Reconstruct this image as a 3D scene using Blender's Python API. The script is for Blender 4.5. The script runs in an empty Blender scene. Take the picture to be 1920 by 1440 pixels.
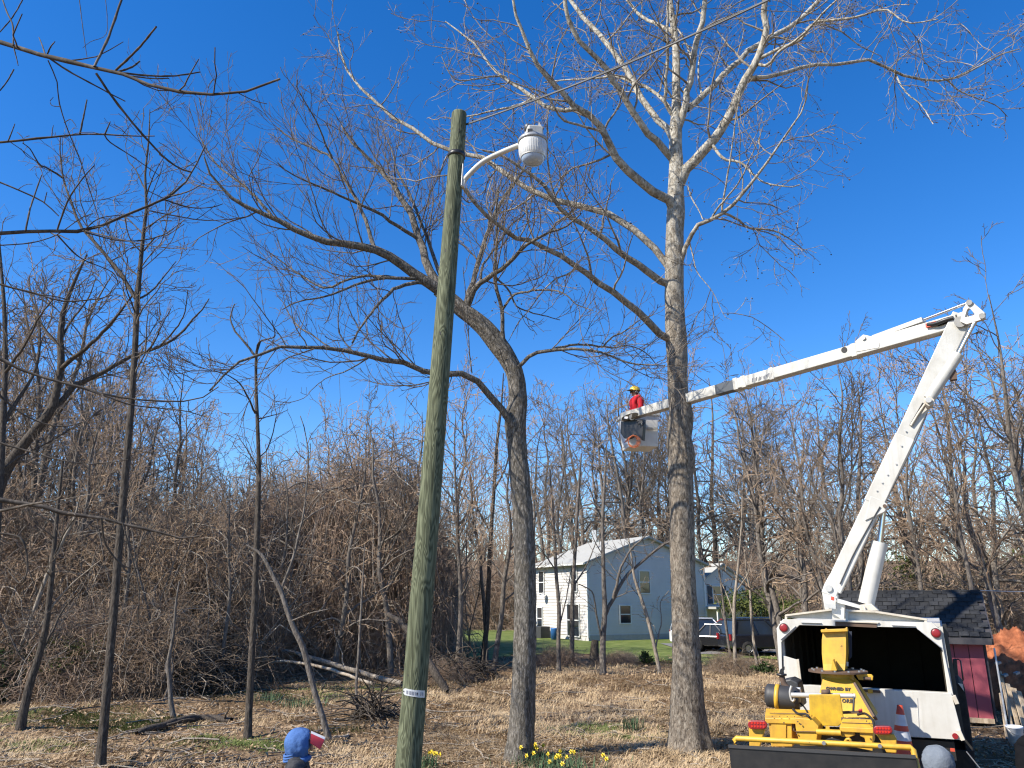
import bpy, math, random
import numpy as np
from mathutils import Vector, Matrix, noise as mnoise

# ------------------------------------------------------------------ camera, sky, sun, exposure
scene = bpy.context.scene
COL = scene.collection
PITCH = math.radians(15.5)
FPX = 1442.0
CAM = np.array([0.0, 0.0, 2.9])
cd = bpy.data.cameras.new('camera')
cd.sensor_width = 36.0
cd.lens = FPX / 1920.0 * 36.0
cd.clip_start = 0.05
cd.clip_end = 3000.0
cam = bpy.data.objects.new('camera', cd)
COL.objects.link(cam)
cam.location = CAM
cam.rotation_euler = (math.pi / 2 + PITCH, 0, 0)
scene.camera = cam

SUN_EL = math.radians(41.0)
SUN_DIR = Vector((-0.899 * math.cos(SUN_EL), -0.438 * math.cos(SUN_EL), math.sin(SUN_EL))).normalized()
world = bpy.data.worlds.new('World')
scene.world = world
world.use_nodes = True
wn, wl = world.node_tree.nodes, world.node_tree.links
bg = wn['Background']
sky = wn.new('ShaderNodeTexSky')
sky.sky_type = 'NISHITA'
sky.sun_disc = False
sky.sun_elevation = SUN_EL
sky.sun_rotation = math.atan2(SUN_DIR.x, SUN_DIR.y)
sky.altitude = 100.0
sky.air_density = 1.0
sky.dust_density = 0.1
sky.ozone_density = 4.0
hs = wn.new('ShaderNodeHueSaturation')
hs.inputs['Hue'].default_value = 0.509
hs.inputs['Saturation'].default_value = 1.33
hs.inputs['Value'].default_value = 1.0
wl.new(sky.outputs[0], hs.inputs['Color'])
wl.new(hs.outputs[0], bg.inputs['Color'])
bg.inputs['Strength'].default_value = 0.125

sd = bpy.data.lights.new('sun', 'SUN')
sd.energy = 5.0
sd.angle = math.radians(0.53)
sd.color = (1.0, 0.935, 0.83)
sun = bpy.data.objects.new('sun', sd)
COL.objects.link(sun)
sun.rotation_euler = SUN_DIR.to_track_quat('Z', 'Y').to_euler()
sun.location = (0, 0, 40)

scene.view_settings.view_transform = 'Standard'
scene.view_settings.look = 'None'
scene.view_settings.exposure = 0.80
scene.view_settings.gamma = 1.0
scene.render.engine = 'CYCLES'
scene.cycles.max_bounces = 6
scene.cycles.pixel_filter_type = 'BLACKMAN_HARRIS'
scene.cycles.filter_width = 1.2
scene.cycles.use_denoising = True

RNG = np.random.default_rng(11)
random.seed(5)

# ------------------------------------------------------------------ places: picking a point at a chosen distance
SP, CP = math.sin(PITCH), math.cos(PITCH)


def ray(px, py):
    a = (px - 960.0) / FPX
    b = (720.0 - py) / FPX
    return np.array([a, CP - b * SP, SP + b * CP])


def W(px, py, Y):
    d = ray(px, py)
    return CAM + d * (Y / d[1])


def depth_of(P):
    v = np.asarray(P)[:3] - CAM
    return v[1] * CP + v[2] * SP


def pxm(P):
    """metres that one photo pixel covers at P"""
    return depth_of(P) / FPX


def sstep(a, b, v):
    t = np.clip((np.asarray(v, dtype=float) - a) / (b - a), 0, 1)
    return t * t * (3 - 2 * t)


def gz(x, y):
    x = np.asarray(x, dtype=float)
    y = np.asarray(y, dtype=float)
    bump = (0.05 * np.sin(x * 1.9 + 1.3 * np.sin(y * .8)) * np.sin(y * 2.1 + x * .4) +
            0.045 * np.sin(x * 3.7 + y * 1.1) * np.sin(y * 3.1 - x * 1.7 + 1.0) +
            0.06 * np.sin(x * .7 - y * .5 + 2.0))
    band = sstep(12, 17, y) * (1 - sstep(40, 50, y)) * (1 - 0.9 * sstep(4.2, 6, x) * (1 - sstep(22, 27, y)))
    hill = np.clip((y - 80.0), 0, 160) * 0.085
    left = 1.0 * sstep(8, 30, -x) * sstep(22, 45, y)
    return bump * band + hill + left


def G(px, py, dz=0.0):
    d = ray(px, py)
    z = 0.0
    for _ in range(12):
        t = (z - CAM[2]) / d[2]
        q = CAM + d * t
        z = float(gz(q[0], q[1]))
    q[2] = z + dz
    return q


def on_plane(px, py, O, n):
    d = ray(px, py)
    t = np.dot(np.asarray(O) - CAM, n) / np.dot(d, n)
    return CAM + d * t


# ------------------------------------------------------------------ objects
WL = {}


def link(o):
    COL.objects.link(o)
    return o


def tagp(o, label=None, cat=None, group=None, kind=None):
    if label:
        o['label'] = label
    if cat:
        o['category'] = cat
    if group:
        o['group'] = group
    if kind:
        o['kind'] = kind
    return o


def thing(name, label, cat, loc, group=None):
    o = bpy.data.objects.new(name, None)
    o.empty_display_size = 0.2
    o.location = Vector([float(v) for v in loc])
    link(o)
    WL[o.name] = np.array([float(v) for v in loc])
    return tagp(o, label, cat, group)


def finish(name, me, mat, parent=None, bevel=0.0, label=None, kind=None, smooth=None):
    o = bpy.data.objects.new(name, me)
    if mat is not None:
        for m in (mat if isinstance(mat, (list, tuple)) else [mat]):
            me.materials.append(m)
    link(o)
    if parent is not None:
        o.parent = parent
        WL[o.name] = WL[parent.name]
    else:
        WL[o.name] = np.zeros(3)
    if bevel:
        b = o.modifiers.new('edge', 'BEVEL')
        b.width = bevel
        b.segments = 2
        b.limit_method = 'ANGLE'
        b.angle_limit = math.radians(40)
    if label:
        o['label'] = label
    if kind:
        o['kind'] = kind
    return o


def A(*v):
    return np.array(v, dtype=float)


def nrm(v):
    v = np.asarray(v, dtype=float)
    return v / max(np.linalg.norm(v), 1e-9)


class MB:
    """collects simple shapes in world coordinates and links them as ONE mesh object"""

    def __init__(self):
        self.v, self.f, self.s, self.m = [], [], [], []
        self.mi = 0

    def add(self, vs, fs, smooth=False):
        b = len(self.v)
        self.v.extend([tuple(float(c) for c in q) for q in vs])
        for f in fs:
            self.f.append(tuple(i + b for i in f))
            self.s.append(smooth)
            self.m.append(self.mi)
        return self

    def box(self, c, size, ax=None):
        ax = ax if ax is not None else (A(1, 0, 0), A(0, 1, 0), A(0, 0, 1))
        c = np.asarray(c, dtype=float)
        vs = []
        for k in (-.5, .5):
            for j in (-.5, .5):
                for i in (-.5, .5):
                    vs.append(c + ax[0] * size[0] * i + ax[1] * size[1] * j + ax[2] * size[2] * k)
        return self.add(vs, [(0, 2, 3, 1), (4, 5, 7, 6), (0, 1, 5, 4), (2, 6, 7, 3), (0, 4, 6, 2), (1, 3, 7, 5)])

    def prism(self, poly, ext):
        """polygon (3-D points) extruded by the vector ext"""
        poly = [np.asarray(q, dtype=float) for q in poly]
        ext = np.asarray(ext, dtype=float)
        n = len(poly)
        nn = np.zeros(3)
        for i in range(n):
            nn += np.cross(poly[i] - poly[0], poly[(i + 1) % n] - poly[0])
        if np.dot(nn, ext) > 0:
            poly = poly[::-1]
        vs = poly + [q + ext for q in poly]
        fs = [tuple(range(n)), tuple(range(2 * n - 1, n - 1, -1))]
        for i in range(n):
            j = (i + 1) % n
            fs.append((j, i, n + i, n + j))
        return self.add(vs, fs)

    def ring(self, outer, inner, ext):
        """flat frame between two loops of equal length, extruded"""
        n = len(outer)
        o = [np.asarray(q, dtype=float) for q in outer]
        i_ = [np.asarray(q, dtype=float) for q in inner]
        ext = np.asarray(ext, dtype=float)
        vs = o + i_ + [q + ext for q in o] + [q + ext for q in i_]
        fs = []
        for a in range(n):
            b = (a + 1) % n
            fs += [(a, b, n + b, n + a), (2 * n + b, 2 * n + a, 3 * n + a, 3 * n + b),
                   (b, a, 2 * n + a, 2 * n + b), (n + a, n + b, 3 * n + b, 3 * n + a)]
        return self.add(vs, fs)

    def tube(self, pts, rad, S=10, cap=True, smooth=True):
        pts = np.asarray(pts, dtype=float)
        rad = np.full(len(pts), rad) if np.isscalar(rad) else np.asarray(rad, dtype=float)
        P, R = pts[None], rad[None]
        v = tube_verts(P, R, S)[0]
        K = len(pts)
        vs = v.reshape(-1, 3)
        fs = []
        for k in range(K - 1):
            for s in range(S):
                t = (s + 1) % S
                fs.append((k * S + s, k * S + t, (k + 1) * S + t, (k + 1) * S + s))
        self.add(vs, fs, smooth)
        if cap:
            self.add(vs[:S][::-1], [tuple(range(S))])
            self.add(vs[-S:], [tuple(range(S))])
        return self

    def beam(self, p0, p1, w, h, up=(0, 0, 1), h1=None, w1=None):
        p0, p1 = np.asarray(p0, dtype=float), np.asarray(p1, dtype=float)
        h1 = h1 or h
        w1 = w1 or w
        d = nrm(p1 - p0)
        sx = nrm(np.cross(d, up))
        uz = np.cross(sx, d)
        vs = []
        for q, ww, hh in ((p0, w, h), (p1, w1, h1)):
            for a, b in ((-1, -1), (1, -1), (1, 1), (-1, 1)):
                vs.append(q + sx * ww / 2 * a + uz * hh / 2 * b)
        return self.add(vs, [(0, 3, 2, 1), (4, 5, 6, 7), (0, 1, 5, 4), (1, 2, 6, 5), (2, 3, 7, 6), (3, 0, 4, 7)])

    def lathe(self, prof, O, axis=(0, 0, 1), S=20, smooth=True):
        """prof: (radius, distance along the axis)"""
        axis = nrm(axis)
        ref = A(1, 0, 0) if abs(axis[0]) < .8 else A(0, 1, 0)
        a = nrm(np.cross(axis, ref))
        b = np.cross(axis, a)
        O = np.asarray(O, dtype=float)
        vs = []
        for r, z in prof:
            for s in range(S):
                t = 2 * math.pi * s / S
                vs.append(O + axis * z + (a * math.cos(t) + b * math.sin(t)) * max(r, 1e-4))
        fs = []
        for k in range(len(prof) - 1):
            for s in range(S):
                t = (s + 1) % S
                fs.append((k * S + s, k * S + t, (k + 1) * S + t, (k + 1) * S + s))
        return self.add(vs, fs, smooth)

    def disc(self, O, axis, r, th, S=20):
        return self.lathe([(0, 0), (r, 0), (r, th), (0, th)], O, axis, S, smooth=False)

    def build(self, name, mat, parent=None, bevel=0.0, label=None, kind=None):
        me = bpy.data.meshes.new(name)
        off = WL[parent.name] if parent is not None else np.zeros(3)
        v = np.array(self.v) - off
        me.from_pydata(v.tolist(), [], self.f)
        me.polygons.foreach_set('use_smooth', self.s)
        o = finish(name, me, mat, parent, bevel, label, kind)
        if any(self.m):
            me.polygons.foreach_set('material_index', self.m)
        me.validate()
        me.update()
        return o


def tube_verts(P, R, S):
    """P (N,K,3), R (N,K) -> (N,K,S,3)"""
    T = np.empty_like(P)
    T[:, 1:-1] = P[:, 2:] - P[:, :-2]
    T[:, 0] = P[:, 1] - P[:, 0]
    T[:, -1] = P[:, -1] - P[:, -2]
    T /= np.maximum(np.linalg.norm(T, axis=2, keepdims=True), 1e-9)
    ch = P[:, -1] - P[:, 0]
    ch /= np.maximum(np.linalg.norm(ch, axis=1, keepdims=True), 1e-9)
    ref = np.where(np.abs(ch[:, 2:3]) > .8, np.array([[1., 0., 0.]]), np.array([[0., 0., 1.]]))
    n1 = np.cross(T, ref[:, None, :])
    n1 /= np.maximum(np.linalg.norm(n1, axis=2, keepdims=True), 1e-9)
    n2 = np.cross(T, n1)
    an = np.arange(S) * 2 * np.pi / S
    return (P[:, :, None, :] + R[:, :, None, None] *
            (np.cos(an)[None, None, :, None] * n1[:, :, None, :] + np.sin(an)[None, None, :, None] * n2[:, :, None, :]))


def mesh_np(name, V, F4, smooth=True):
    """V (n,3), F4 (m,4) quads -> mesh, quickly"""
    me = bpy.data.meshes.new(name)
    me.vertices.add(len(V))
    me.vertices.foreach_set('co', np.ascontiguousarray(V, dtype=np.float32).ravel())
    m, k = F4.shape
    me.loops.add(m * k)
    me.loops.foreach_set('vertex_index', np.ascontiguousarray(F4, dtype=np.int32).ravel())
    me.polygons.add(m)
    me.polygons.foreach_set('loop_start', np.arange(0, m * k, k, dtype=np.int32))
    me.polygons.foreach_set('use_smooth', np.full(m, smooth))
    me.update(calc_edges=True)
    return me


def tubes_mesh(name, batches, off=None):
    """batches: list of (P, R, S)"""
    Vs, Fs, b, mi = [], [], 0, []
    for P, R, S, *mt in batches:
        if len(P) == 0:
            continue
        N, K, _ = P.shape
        v = tube_verts(P, R, S).reshape(-1, 3)
        base = (np.arange(N) * K * S)[:, None, None] + (np.arange(K - 1) * S)[None, :, None]
        s = np.arange(S)[None, None, :]
        t = (np.arange(S) + 1)[None, None, :] % S
        f = np.stack([base + s, base + t, base + S + t, base + S + s], axis=-1).reshape(-1, 4)
        Vs.append(v)
        Fs.append(f + b)
        mi.append(np.full(len(f), mt[0] if mt else 0, dtype=np.int32))
        b += len(v)
    V = np.concatenate(Vs)
    if off is not None:
        V = V - off
    me = mesh_np(name, V, np.concatenate(Fs))
    mi = np.concatenate(mi)
    if mi.any():
        me.polygons.foreach_set('material_index', mi)
    return me


def spline(pts, K):
    """Catmull-Rom through pts, K samples evenly spaced by length; pts may have extra columns (radius)"""
    p = np.asarray(pts, dtype=float)
    if len(p) == 2:
        t = np.linspace(0, 1, K)[:, None]
        return p[0] * (1 - t) + p[1] * t
    q = np.vstack([2 * p[0] - p[1], p, 2 * p[-1] - p[-2]])
    out = []
    for i in range(1, len(q) - 2):
        t = np.linspace(0, 1, 12, endpoint=False)[:, None]
        a, b, c, d = q[i - 1], q[i], q[i + 1], q[i + 2]
        out.append(.5 * (2 * b + (c - a) * t + (2 * a - 5 * b + 4 * c - d) * t * t + (3 * b - a - 3 * c + d) * t ** 3))
    out.append(q[-2][None])
    o = np.vstack(out)
    s = np.r_[0, np.cumsum(np.linalg.norm(np.diff(o[:, :3], axis=0), axis=1))]
    u = np.linspace(0, s[-1], K)
    return np.stack([np.interp(u, s, o[:, c]) for c in range(o.shape[1])], axis=1)


def plen(P):
    return np.linalg.norm(np.diff(P, axis=1), axis=2).sum(axis=1)


def grow(rng, P, R, cnt, L, ang=(30, 60), K=6, trop=.08, wob=.16, rr=.55, rmin=.004, t0=.15, t1=1.0, shrink=.5, rmax=9., flat=0.0):
    """children along every parent polyline, all at once"""
    N, M, _ = P.shape
    cnt = np.asarray(cnt, dtype=int)
    idx = np.repeat(np.arange(N), cnt)
    n = len(idx)
    if n == 0:
        return np.zeros((0, K, 3)), np.zeros((0, K))
    st = np.concatenate([np.arange(c) for c in cnt]) if n else np.zeros(0)
    t = t0 + (t1 - t0) * (st + rng.uniform(0, 1, n)) / cnt[idx]
    f = np.clip(t * (M - 1), 0, M - 1.001)
    i = f.astype(int)
    fr = (f - i)[:, None]
    pos = P[idx, i] * (1 - fr) + P[idx, i + 1] * fr
    rad = R[idx, i] * (1 - fr[:, 0]) + R[idx, i + 1] * fr[:, 0]
    T = P[idx, i + 1] - P[idx, i]
    T /= np.maximum(np.linalg.norm(T, axis=1, keepdims=True), 1e-9)
    rv = rng.normal(size=(n, 3))
    rv[:, 2] *= (1 - flat)
    pr = rv - T * (rv * T).sum(1, keepdims=True)
    pr /= np.maximum(np.linalg.norm(pr, axis=1, keepdims=True), 1e-9)
    a = np.radians(rng.uniform(ang[0], ang[1], n))[:, None]
    d = T * np.cos(a) + pr * np.sin(a)
    ln = np.asarray(L)[idx] * (1 - shrink * t) * rng.uniform(.55, 1.25, n)
    step = (ln / (K - 1))[:, None]
    Q = np.empty((n, K, 3))
    Q[:, 0] = pos
    up = np.array([[0, 0, 1.]])
    for k in range(1, K):
        d = d + wob * rng.normal(size=(n, 3)) + trop * up
        d /= np.maximum(np.linalg.norm(d, axis=1, keepdims=True), 1e-9)
        Q[:, k] = Q[:, k - 1] + d * step
    r0 = np.clip(rad * rr * rng.uniform(.7, 1.1, n), rmin, rmax)
    s = np.linspace(0, 1, K)[None]
    rt = np.maximum(rmin, r0 * .3)
    return Q, r0[:, None] * (1 - s) + rt[:, None] * s


def counts(rng, P, per_m, lo=0, hi=60):
    L = plen(P)
    c = L * per_m
    return np.clip(np.floor(c + rng.uniform(0, 1, len(L))), lo, hi).astype(int), L


# ------------------------------------------------------------------ materials
def mat_new(name):
    m = bpy.data.materials.new(name)
    m.use_nodes = True
    nt = m.node_tree
    return m, nt, nt.nodes['Principled BSDF'], nt.links


def ramp(nt, stops, interp='LINEAR'):
    r = nt.nodes.new('ShaderNodeValToRGB')
    r.color_ramp.interpolation = interp
    e = r.color_ramp.elements
    while len(e) < len(stops):
        e.new(0.5)
    for k, (p, c) in enumerate(stops):
        e[k].position = p
        e[k].color = (c[0], c[1], c[2], 1)
    return r


def coords(nt, scale=(1, 1, 1), rot=(0, 0, 0)):
    tc = nt.nodes.new('ShaderNodeTexCoord')
    mp = nt.nodes.new('ShaderNodeMapping')
    mp.inputs['Scale'].default_value = scale
    mp.inputs['Rotation'].default_value = rot
    nt.links.new(tc.outputs['Object'], mp.inputs['Vector'])
    return mp


def noise_tex(nt, vec, scale, detail=6, rough=.6, dist=0.0):
    n = nt.nodes.new('ShaderNodeTexNoise')
    n.inputs['Scale'].default_value = scale
    n.inputs['Detail'].default_value = detail
    n.inputs['Roughness'].default_value = rough
    n.inputs['Distortion'].default_value = dist
    nt.links.new(vec.outputs[0], n.inputs['Vector'])
    return n


def add_bump(nt, b, height, strength, dist):
    bp = nt.nodes.new('ShaderNodeBump')
    bp.inputs['Strength'].default_value = strength
    bp.inputs['Distance'].default_value = dist
    nt.links.new(height, bp.inputs['Height'])
    nt.links.new(bp.outputs[0], b.inputs['Normal'])
    return bp


def paint(name, col, rough=.45, metal=0.0, dirt=.25, dscale=3.0, spec=.5, dirtcol=None, bump=0.0, chips=None, streak=0.0):
    """painted or plain surface with mottled wear of its own"""
    m, nt, b, ln = mat_new(name)
    mp = coords(nt)
    n = noise_tex(nt, mp, dscale, 8, .65)
    dc = dirtcol or tuple(c * .45 + .02 for c in col)
    r = ramp(nt, [(.35, tuple(c * (1 - dirt) + d * dirt for c, d in zip(col, dc))), (.62, col)])
    ln.new(n.outputs['Fac'], r.inputs[0])
    out = r.outputs[0]
    if streak:
        ms = coords(nt, (1, 1, .07))
        ns = noise_tex(nt, ms, 9, 4, .6)
        rs_ = ramp(nt, [(.50, (0, 0, 0)), (.72, (streak,) * 3)])
        ln.new(ns.outputs['Fac'], rs_.inputs[0])
        mx = nt.nodes.new('ShaderNodeMixRGB')
        ln.new(rs_.outputs[0], mx.inputs[0])
        ln.new(out, mx.inputs[1])
        mx.inputs[2].default_value = (*dc, 1)
        out = mx.outputs[0]
    if chips:
        nc = noise_tex(nt, mp, chips[0], 6, .72, .4)
        rc_ = ramp(nt, [(chips[1], (0, 0, 0)), (chips[1] + .025, (1, 1, 1))])
        ln.new(nc.outputs['Fac'], rc_.inputs[0])
        mx = nt.nodes.new('ShaderNodeMixRGB')
        ln.new(rc_.outputs[0], mx.inputs[0])
        ln.new(out, mx.inputs[1])
        mx.inputs[2].default_value = (*chips[2], 1)
        out = mx.outputs[0]
        rr_ = nt.nodes.new('ShaderNodeMapRange')
        rr_.inputs['To Min'].default_value = rough
        rr_.inputs['To Max'].default_value = .85
        ln.new(rc_.outputs[0], rr_.inputs['Value'])
        ln.new(rr_.outputs[0], b.inputs['Roughness'])
    ln.new(out, b.inputs['Base Color'])
    if not chips:
        b.inputs['Roughness'].default_value = rough
    b.inputs['Metallic'].default_value = metal
    b.inputs['Specular IOR Level'].default_value = spec
    if bump:
        add_bump(nt, b, n.outputs['Fac'], bump, .02)
    return m


def bark(name, c1, c2, c3, scale=9, zs=.25, strength=.8, dist=.03, rough=.9):
    m, nt, b, ln = mat_new(name)
    mp = coords(nt, (1, 1, zs))
    n = noise_tex(nt, mp, scale, 8, .68, .6)
    r = ramp(nt, [(.32, c1), (.5, c2), (.68, c3)])
    ln.new(n.outputs['Fac'], r.inputs[0])
    ln.new(r.outputs[0], b.inputs['Base Color'])
    b.inputs['Roughness'].default_value = rough
    b.inputs['Specular IOR Level'].default_value = .25
    add_bump(nt, b, n.outputs['Fac'], strength, dist)
    return m


M = {}
M['bark_oak'] = bark('bark_oak', (.035, .029, .022), (.135, .12, .098), (.33, .30, .26), 30, .30, 1.0, .06)
M['bark_brown'] = bark('bark_brown', (.022, .018, .014), (.075, .061, .048), (.155, .13, .105), 34, .2, .9, .04)  # darkened: shade on the slender left trunk is put into the bark colour
M['bark_grey'] = bark('bark_grey', (.05, .042, .035), (.14, .12, .10), (.26, .23, .20), 26, .25, .8, .04)
M['bark_pale'] = bark('bark_pale', (.10, .08, .06), (.25, .21, .165), (.42, .37, .30), 22, .25, .7, .03)
M['twig_brown'] = bark('twig_brown', (.14, .095, .06), (.32, .23, .155), (.46, .35, .245), 3, .6, .2, .01)
M['twig_grey'] = bark('twig_grey', (.055, .044, .034), (.13, .105, .082), (.25, .21, .17), 3, .6, .2, .01)
M['twig_dark'] = bark('twig_dark', (.03, .026, .022), (.075, .062, .05), (.17, .14, .11), 8, .6, .3, .01)
M['twig_pale'] = bark('twig_pale', (.09, .073, .055), (.21, .18, .145), (.42, .37, .305), 3, .6, .2, .01)
M['vine'] = bark('vine', (.17, .115, .078), (.35, .25, .175), (.50, .38, .28), 2.5, .6, .2, .01)
M['dead_wood'] = bark('dead_wood', (.16, .125, .09), (.34, .28, .21), (.50, .43, .34), 8, .4, .6, .02)


def sycamore_bark():
    m, nt, b, ln = mat_new('bark_sycamore')
    mp = coords(nt, (1, 1, .38))
    n = noise_tex(nt, mp, 24, 8, .68, .8)
    low = ramp(nt, [(.35, (.04, .032, .024)), (.5, (.15, .122, .093)), (.68, (.33, .285, .225))])
    ln.new(n.outputs['Fac'], low.inputs[0])
    mp2 = coords(nt, (1, 1, .55))
    n2 = noise_tex(nt, mp2, 9, 6, .62, 1.2)
    hi = ramp(nt, [(.34, (.13, .11, .08)), (.44, (.28, .25, .195)), (.55, (.43, .40, .335)), (.75, (.53, .50, .43))])
    ln.new(n2.outputs['Fac'], hi.inputs[0])
    tc = nt.nodes.new('ShaderNodeTexCoord')
    sx = nt.nodes.new('ShaderNodeSeparateXYZ')
    ln.new(tc.outputs['Object'], sx.inputs[0])
    mr = nt.nodes.new('ShaderNodeMapRange')
    mr.inputs['From Min'].default_value = 7.0
    mr.inputs['From Max'].default_value = 14.5
    ln.new(sx.outputs['Z'], mr.inputs['Value'])
    ad = nt.nodes.new('ShaderNodeMath')
    ad.operation = 'MULTIPLY_ADD'
    ln.new(n2.outputs['Fac'], ad.inputs[0])
    ad.inputs[1].default_value = 1.2
    ln.new(mr.outputs[0], ad.inputs[2])
    sb = nt.nodes.new('ShaderNodeMath')
    sb.operation = 'SUBTRACT'
    sb.use_clamp = True
    ln.new(ad.outputs[0], sb.inputs[0])
    sb.inputs[1].default_value = .6
    mx = nt.nodes.new('ShaderNodeMixRGB')
    ln.new(sb.outputs[0], mx.inputs[0])
    ln.new(low.outputs[0], mx.inputs[1])
    ln.new(hi.outputs[0], mx.inputs[2])
    ln.new(mx.outputs[0], b.inputs['Base Color'])
    b.inputs['Roughness'].default_value = .85
    b.inputs['Specular IOR Level'].default_value = .25
    add_bump(nt, b, n.outputs['Fac'], .8, .04)
    return m


M['bark_sycamore'] = sycamore_bark()


def pole_wood():
    m, nt, b, ln = mat_new('treated_pole_wood')
    mp = coords(nt, (1, 1, .05))
    n = noise_tex(nt, mp, 42, 6, .6, .8)
    mp2 = coords(nt, (1, 1, .12))
    nw = noise_tex(nt, mp2, 9, 2, .4, .6)
    m1 = nt.nodes.new('ShaderNodeMath')
    m1.operation = 'MULTIPLY'
    ln.new(nw.outputs['Fac'], m1.inputs[0])
    m1.inputs[1].default_value = 95.0
    m2 = nt.nodes.new('ShaderNodeMath')
    m2.operation = 'SINE'
    ln.new(m1.outputs[0], m2.inputs[0])
    w = nt.nodes.new('ShaderNodeMapRange')
    w.inputs['From Min'].default_value = -1.0
    ln.new(m2.outputs[0], w.inputs['Value'])
    mx = nt.nodes.new('ShaderNodeMixRGB')
    mx.inputs[0].default_value = .30
    ln.new(n.outputs['Fac'], mx.inputs[1])
    ln.new(w.outputs[0], mx.inputs[2])
    r = ramp(nt, [(.25, (.036, .041, .021)), (.5, (.090, .10, .056)), (.78, (.18, .195, .118))])
    ln.new(mx.outputs[0], r.inputs[0])
    ln.new(r.outputs[0], b.inputs['Base Color'])
    b.inputs['Roughness'].default_value = .8
    b.inputs['Specular IOR Level'].default_value = .3
    add_bump(nt, b, mx.outputs[0], .5, .015)
    return m


M['pole'] = pole_wood()


def ground_mat():
    m, nt, b, ln = mat_new('leaf_litter_ground')
    mp = coords(nt)
    n1 = noise_tex(nt, mp, .35, 5, .6)
    n2 = noise_tex(nt, mp, 4.5, 10, .75, .5)
    v = nt.nodes.new('ShaderNodeTexVoronoi')
    v.inputs['Scale'].default_value = 11
    ln.new(mp.outputs[0], v.inputs['Vector'])
    r2 = ramp(nt, [(.28, (.05, .034, .022)), (.45, (.17, .115, .07)), (.58, (.30, .215, .135)), (.72, (.44, .335, .225))])
    ln.new(n2.outputs['Fac'], r2.inputs[0])
    r1 = ramp(nt, [(.38, (.62, .58, .52)), (.6, (1.0, .98, .94))])
    ln.new(n1.outputs['Fac'], r1.inputs[0])
    mu = nt.nodes.new('ShaderNodeMixRGB')
    mu.blend_type = 'MULTIPLY'
    mu.inputs[0].default_value = 1
    ln.new(r2.outputs[0], mu.inputs[1])
    ln.new(r1.outputs[0], mu.inputs[2])
    ln.new(mu.outputs[0], b.inputs['Base Color'])
    b.inputs['Roughness'].default_value = .95
    b.inputs['Specular IOR Level'].default_value = .1
    mx = nt.nodes.new('ShaderNodeMixRGB')
    mx.inputs[0].default_value = .5
    ln.new(n2.outputs['Fac'], mx.inputs[1])
    ln.new(v.outputs['Distance'], mx.inputs[2])
    add_bump(nt, b, mx.outputs[0], 1.0, .08)
    return m


M['ground'] = ground_mat()


def leafy(name, cols, scale=7.0, trans=.0, rough=.8):
    m, nt, b, ln = mat_new(name)
    mp = coords(nt)
    n = noise_tex(nt, mp, scale, 4, .8)
    k = len(cols)
    r = ramp(nt, [(.3 + .4 * i / max(k - 1, 1), c) for i, c in enumerate(cols)])
    ln.new(n.outputs['Fac'], r.inputs[0])
    ln.new(r.outputs[0], b.inputs['Base Color'])
    b.inputs['Roughness'].default_value = rough
    b.inputs['Specular IOR Level'].default_value = .2
    return m


M['litter'] = leafy('dead_leaves', [(.13, .085, .05), (.25, .165, .095), (.36, .26, .16), (.46, .36, .25)], 9)
M['straw'] = leafy('dry_grass', [(.24, .16, .09), (.42, .305, .175), (.55, .43, .275)], 2.6)
M['lawn'] = leafy('lawn', [(.06, .085, .02), (.12, .155, .035), (.19, .20, .07)], 1.1)
M['grass'] = leafy('green_grass', [(.06, .085, .022), (.12, .15, .04), (.20, .21, .08)], 5)
M['leaf_dark'] = leafy('dark_leaves', [(.016, .03, .010), (.035, .06, .017), (.06, .09, .028)], 5)
M['leaf_olive'] = leafy('olive_leaves', [(.045, .06, .015), (.085, .10, .025), (.15, .155, .05)], 5)
M['daffodil'] = leafy('daffodil_leaves', [(.035, .07, .035), (.07, .12, .06), (.12, .18, .09)], 8)
M['red_dirt'] = leafy('red_clay', [(.17, .055, .025), (.32, .105, .045), (.45, .17, .08)], 3.2)
M['chips'] = leafy('wood_chips', [(.07, .05, .035), (.19, .14, .10), (.34, .27, .20)], 14)

M['white'] = paint('white_paint', (.53, .515, .47), .45, dirt=.3, dscale=2.2, dirtcol=(.30, .27, .21), chips=(7, .70, (.16, .085, .04)), streak=.35)
M['white_in'] = paint('white_fibreglass', (.50, .49, .45), .45, dirt=.35, dscale=4, dirtcol=(.27, .25, .20), streak=.3)
M['bucket'] = paint('white_bucket', (.70, .69, .66), .45, dirt=.2, dscale=5, streak=.25)
M['cream'] = paint('cream_channel', (.56, .50, .40), .5, dirt=.5, dscale=5)
M['rust'] = paint('rusty_steel', (.11, .065, .04), .75, dirt=.6, dscale=9)
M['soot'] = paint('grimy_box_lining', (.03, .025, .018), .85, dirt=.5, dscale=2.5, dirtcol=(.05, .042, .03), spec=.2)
M['yellow'] = paint('yellow_paint', (.63, .36, .028), .5, dirt=.45, dscale=5, dirtcol=(.28, .16, .04), chips=(13, .665, (.055, .035, .02)), streak=.45)
M['yellow_old'] = paint('worn_yellow_paint', (.55, .34, .015), .5, dirt=.55, dscale=7, dirtcol=(.26, .15, .02), chips=(16, .69, (.10, .06, .03)), streak=.5)
M['black'] = paint('black_paint', (.012, .012, .013), .4, dirt=.3, dscale=6, dirtcol=(.05, .045, .04))
M['rubber'] = paint('rubber', (.018, .018, .018), .85, dirt=.4, dscale=8, dirtcol=(.06, .055, .05), spec=.2)
M['char'] = paint('dark_plastic', (.035, .035, .036), .55, dirt=.3, dscale=5)
M['steel'] = paint('steel', (.45, .45, .46), .35, .85, dirt=.3, dscale=6)
M['chrome'] = paint('bright_rod', (.65, .67, .70), .15, .95, dirt=.1, dscale=6)
M['galv'] = paint('galvanised', (.50, .49, .46), .5, .35, dirt=.3, dscale=9)
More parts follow.
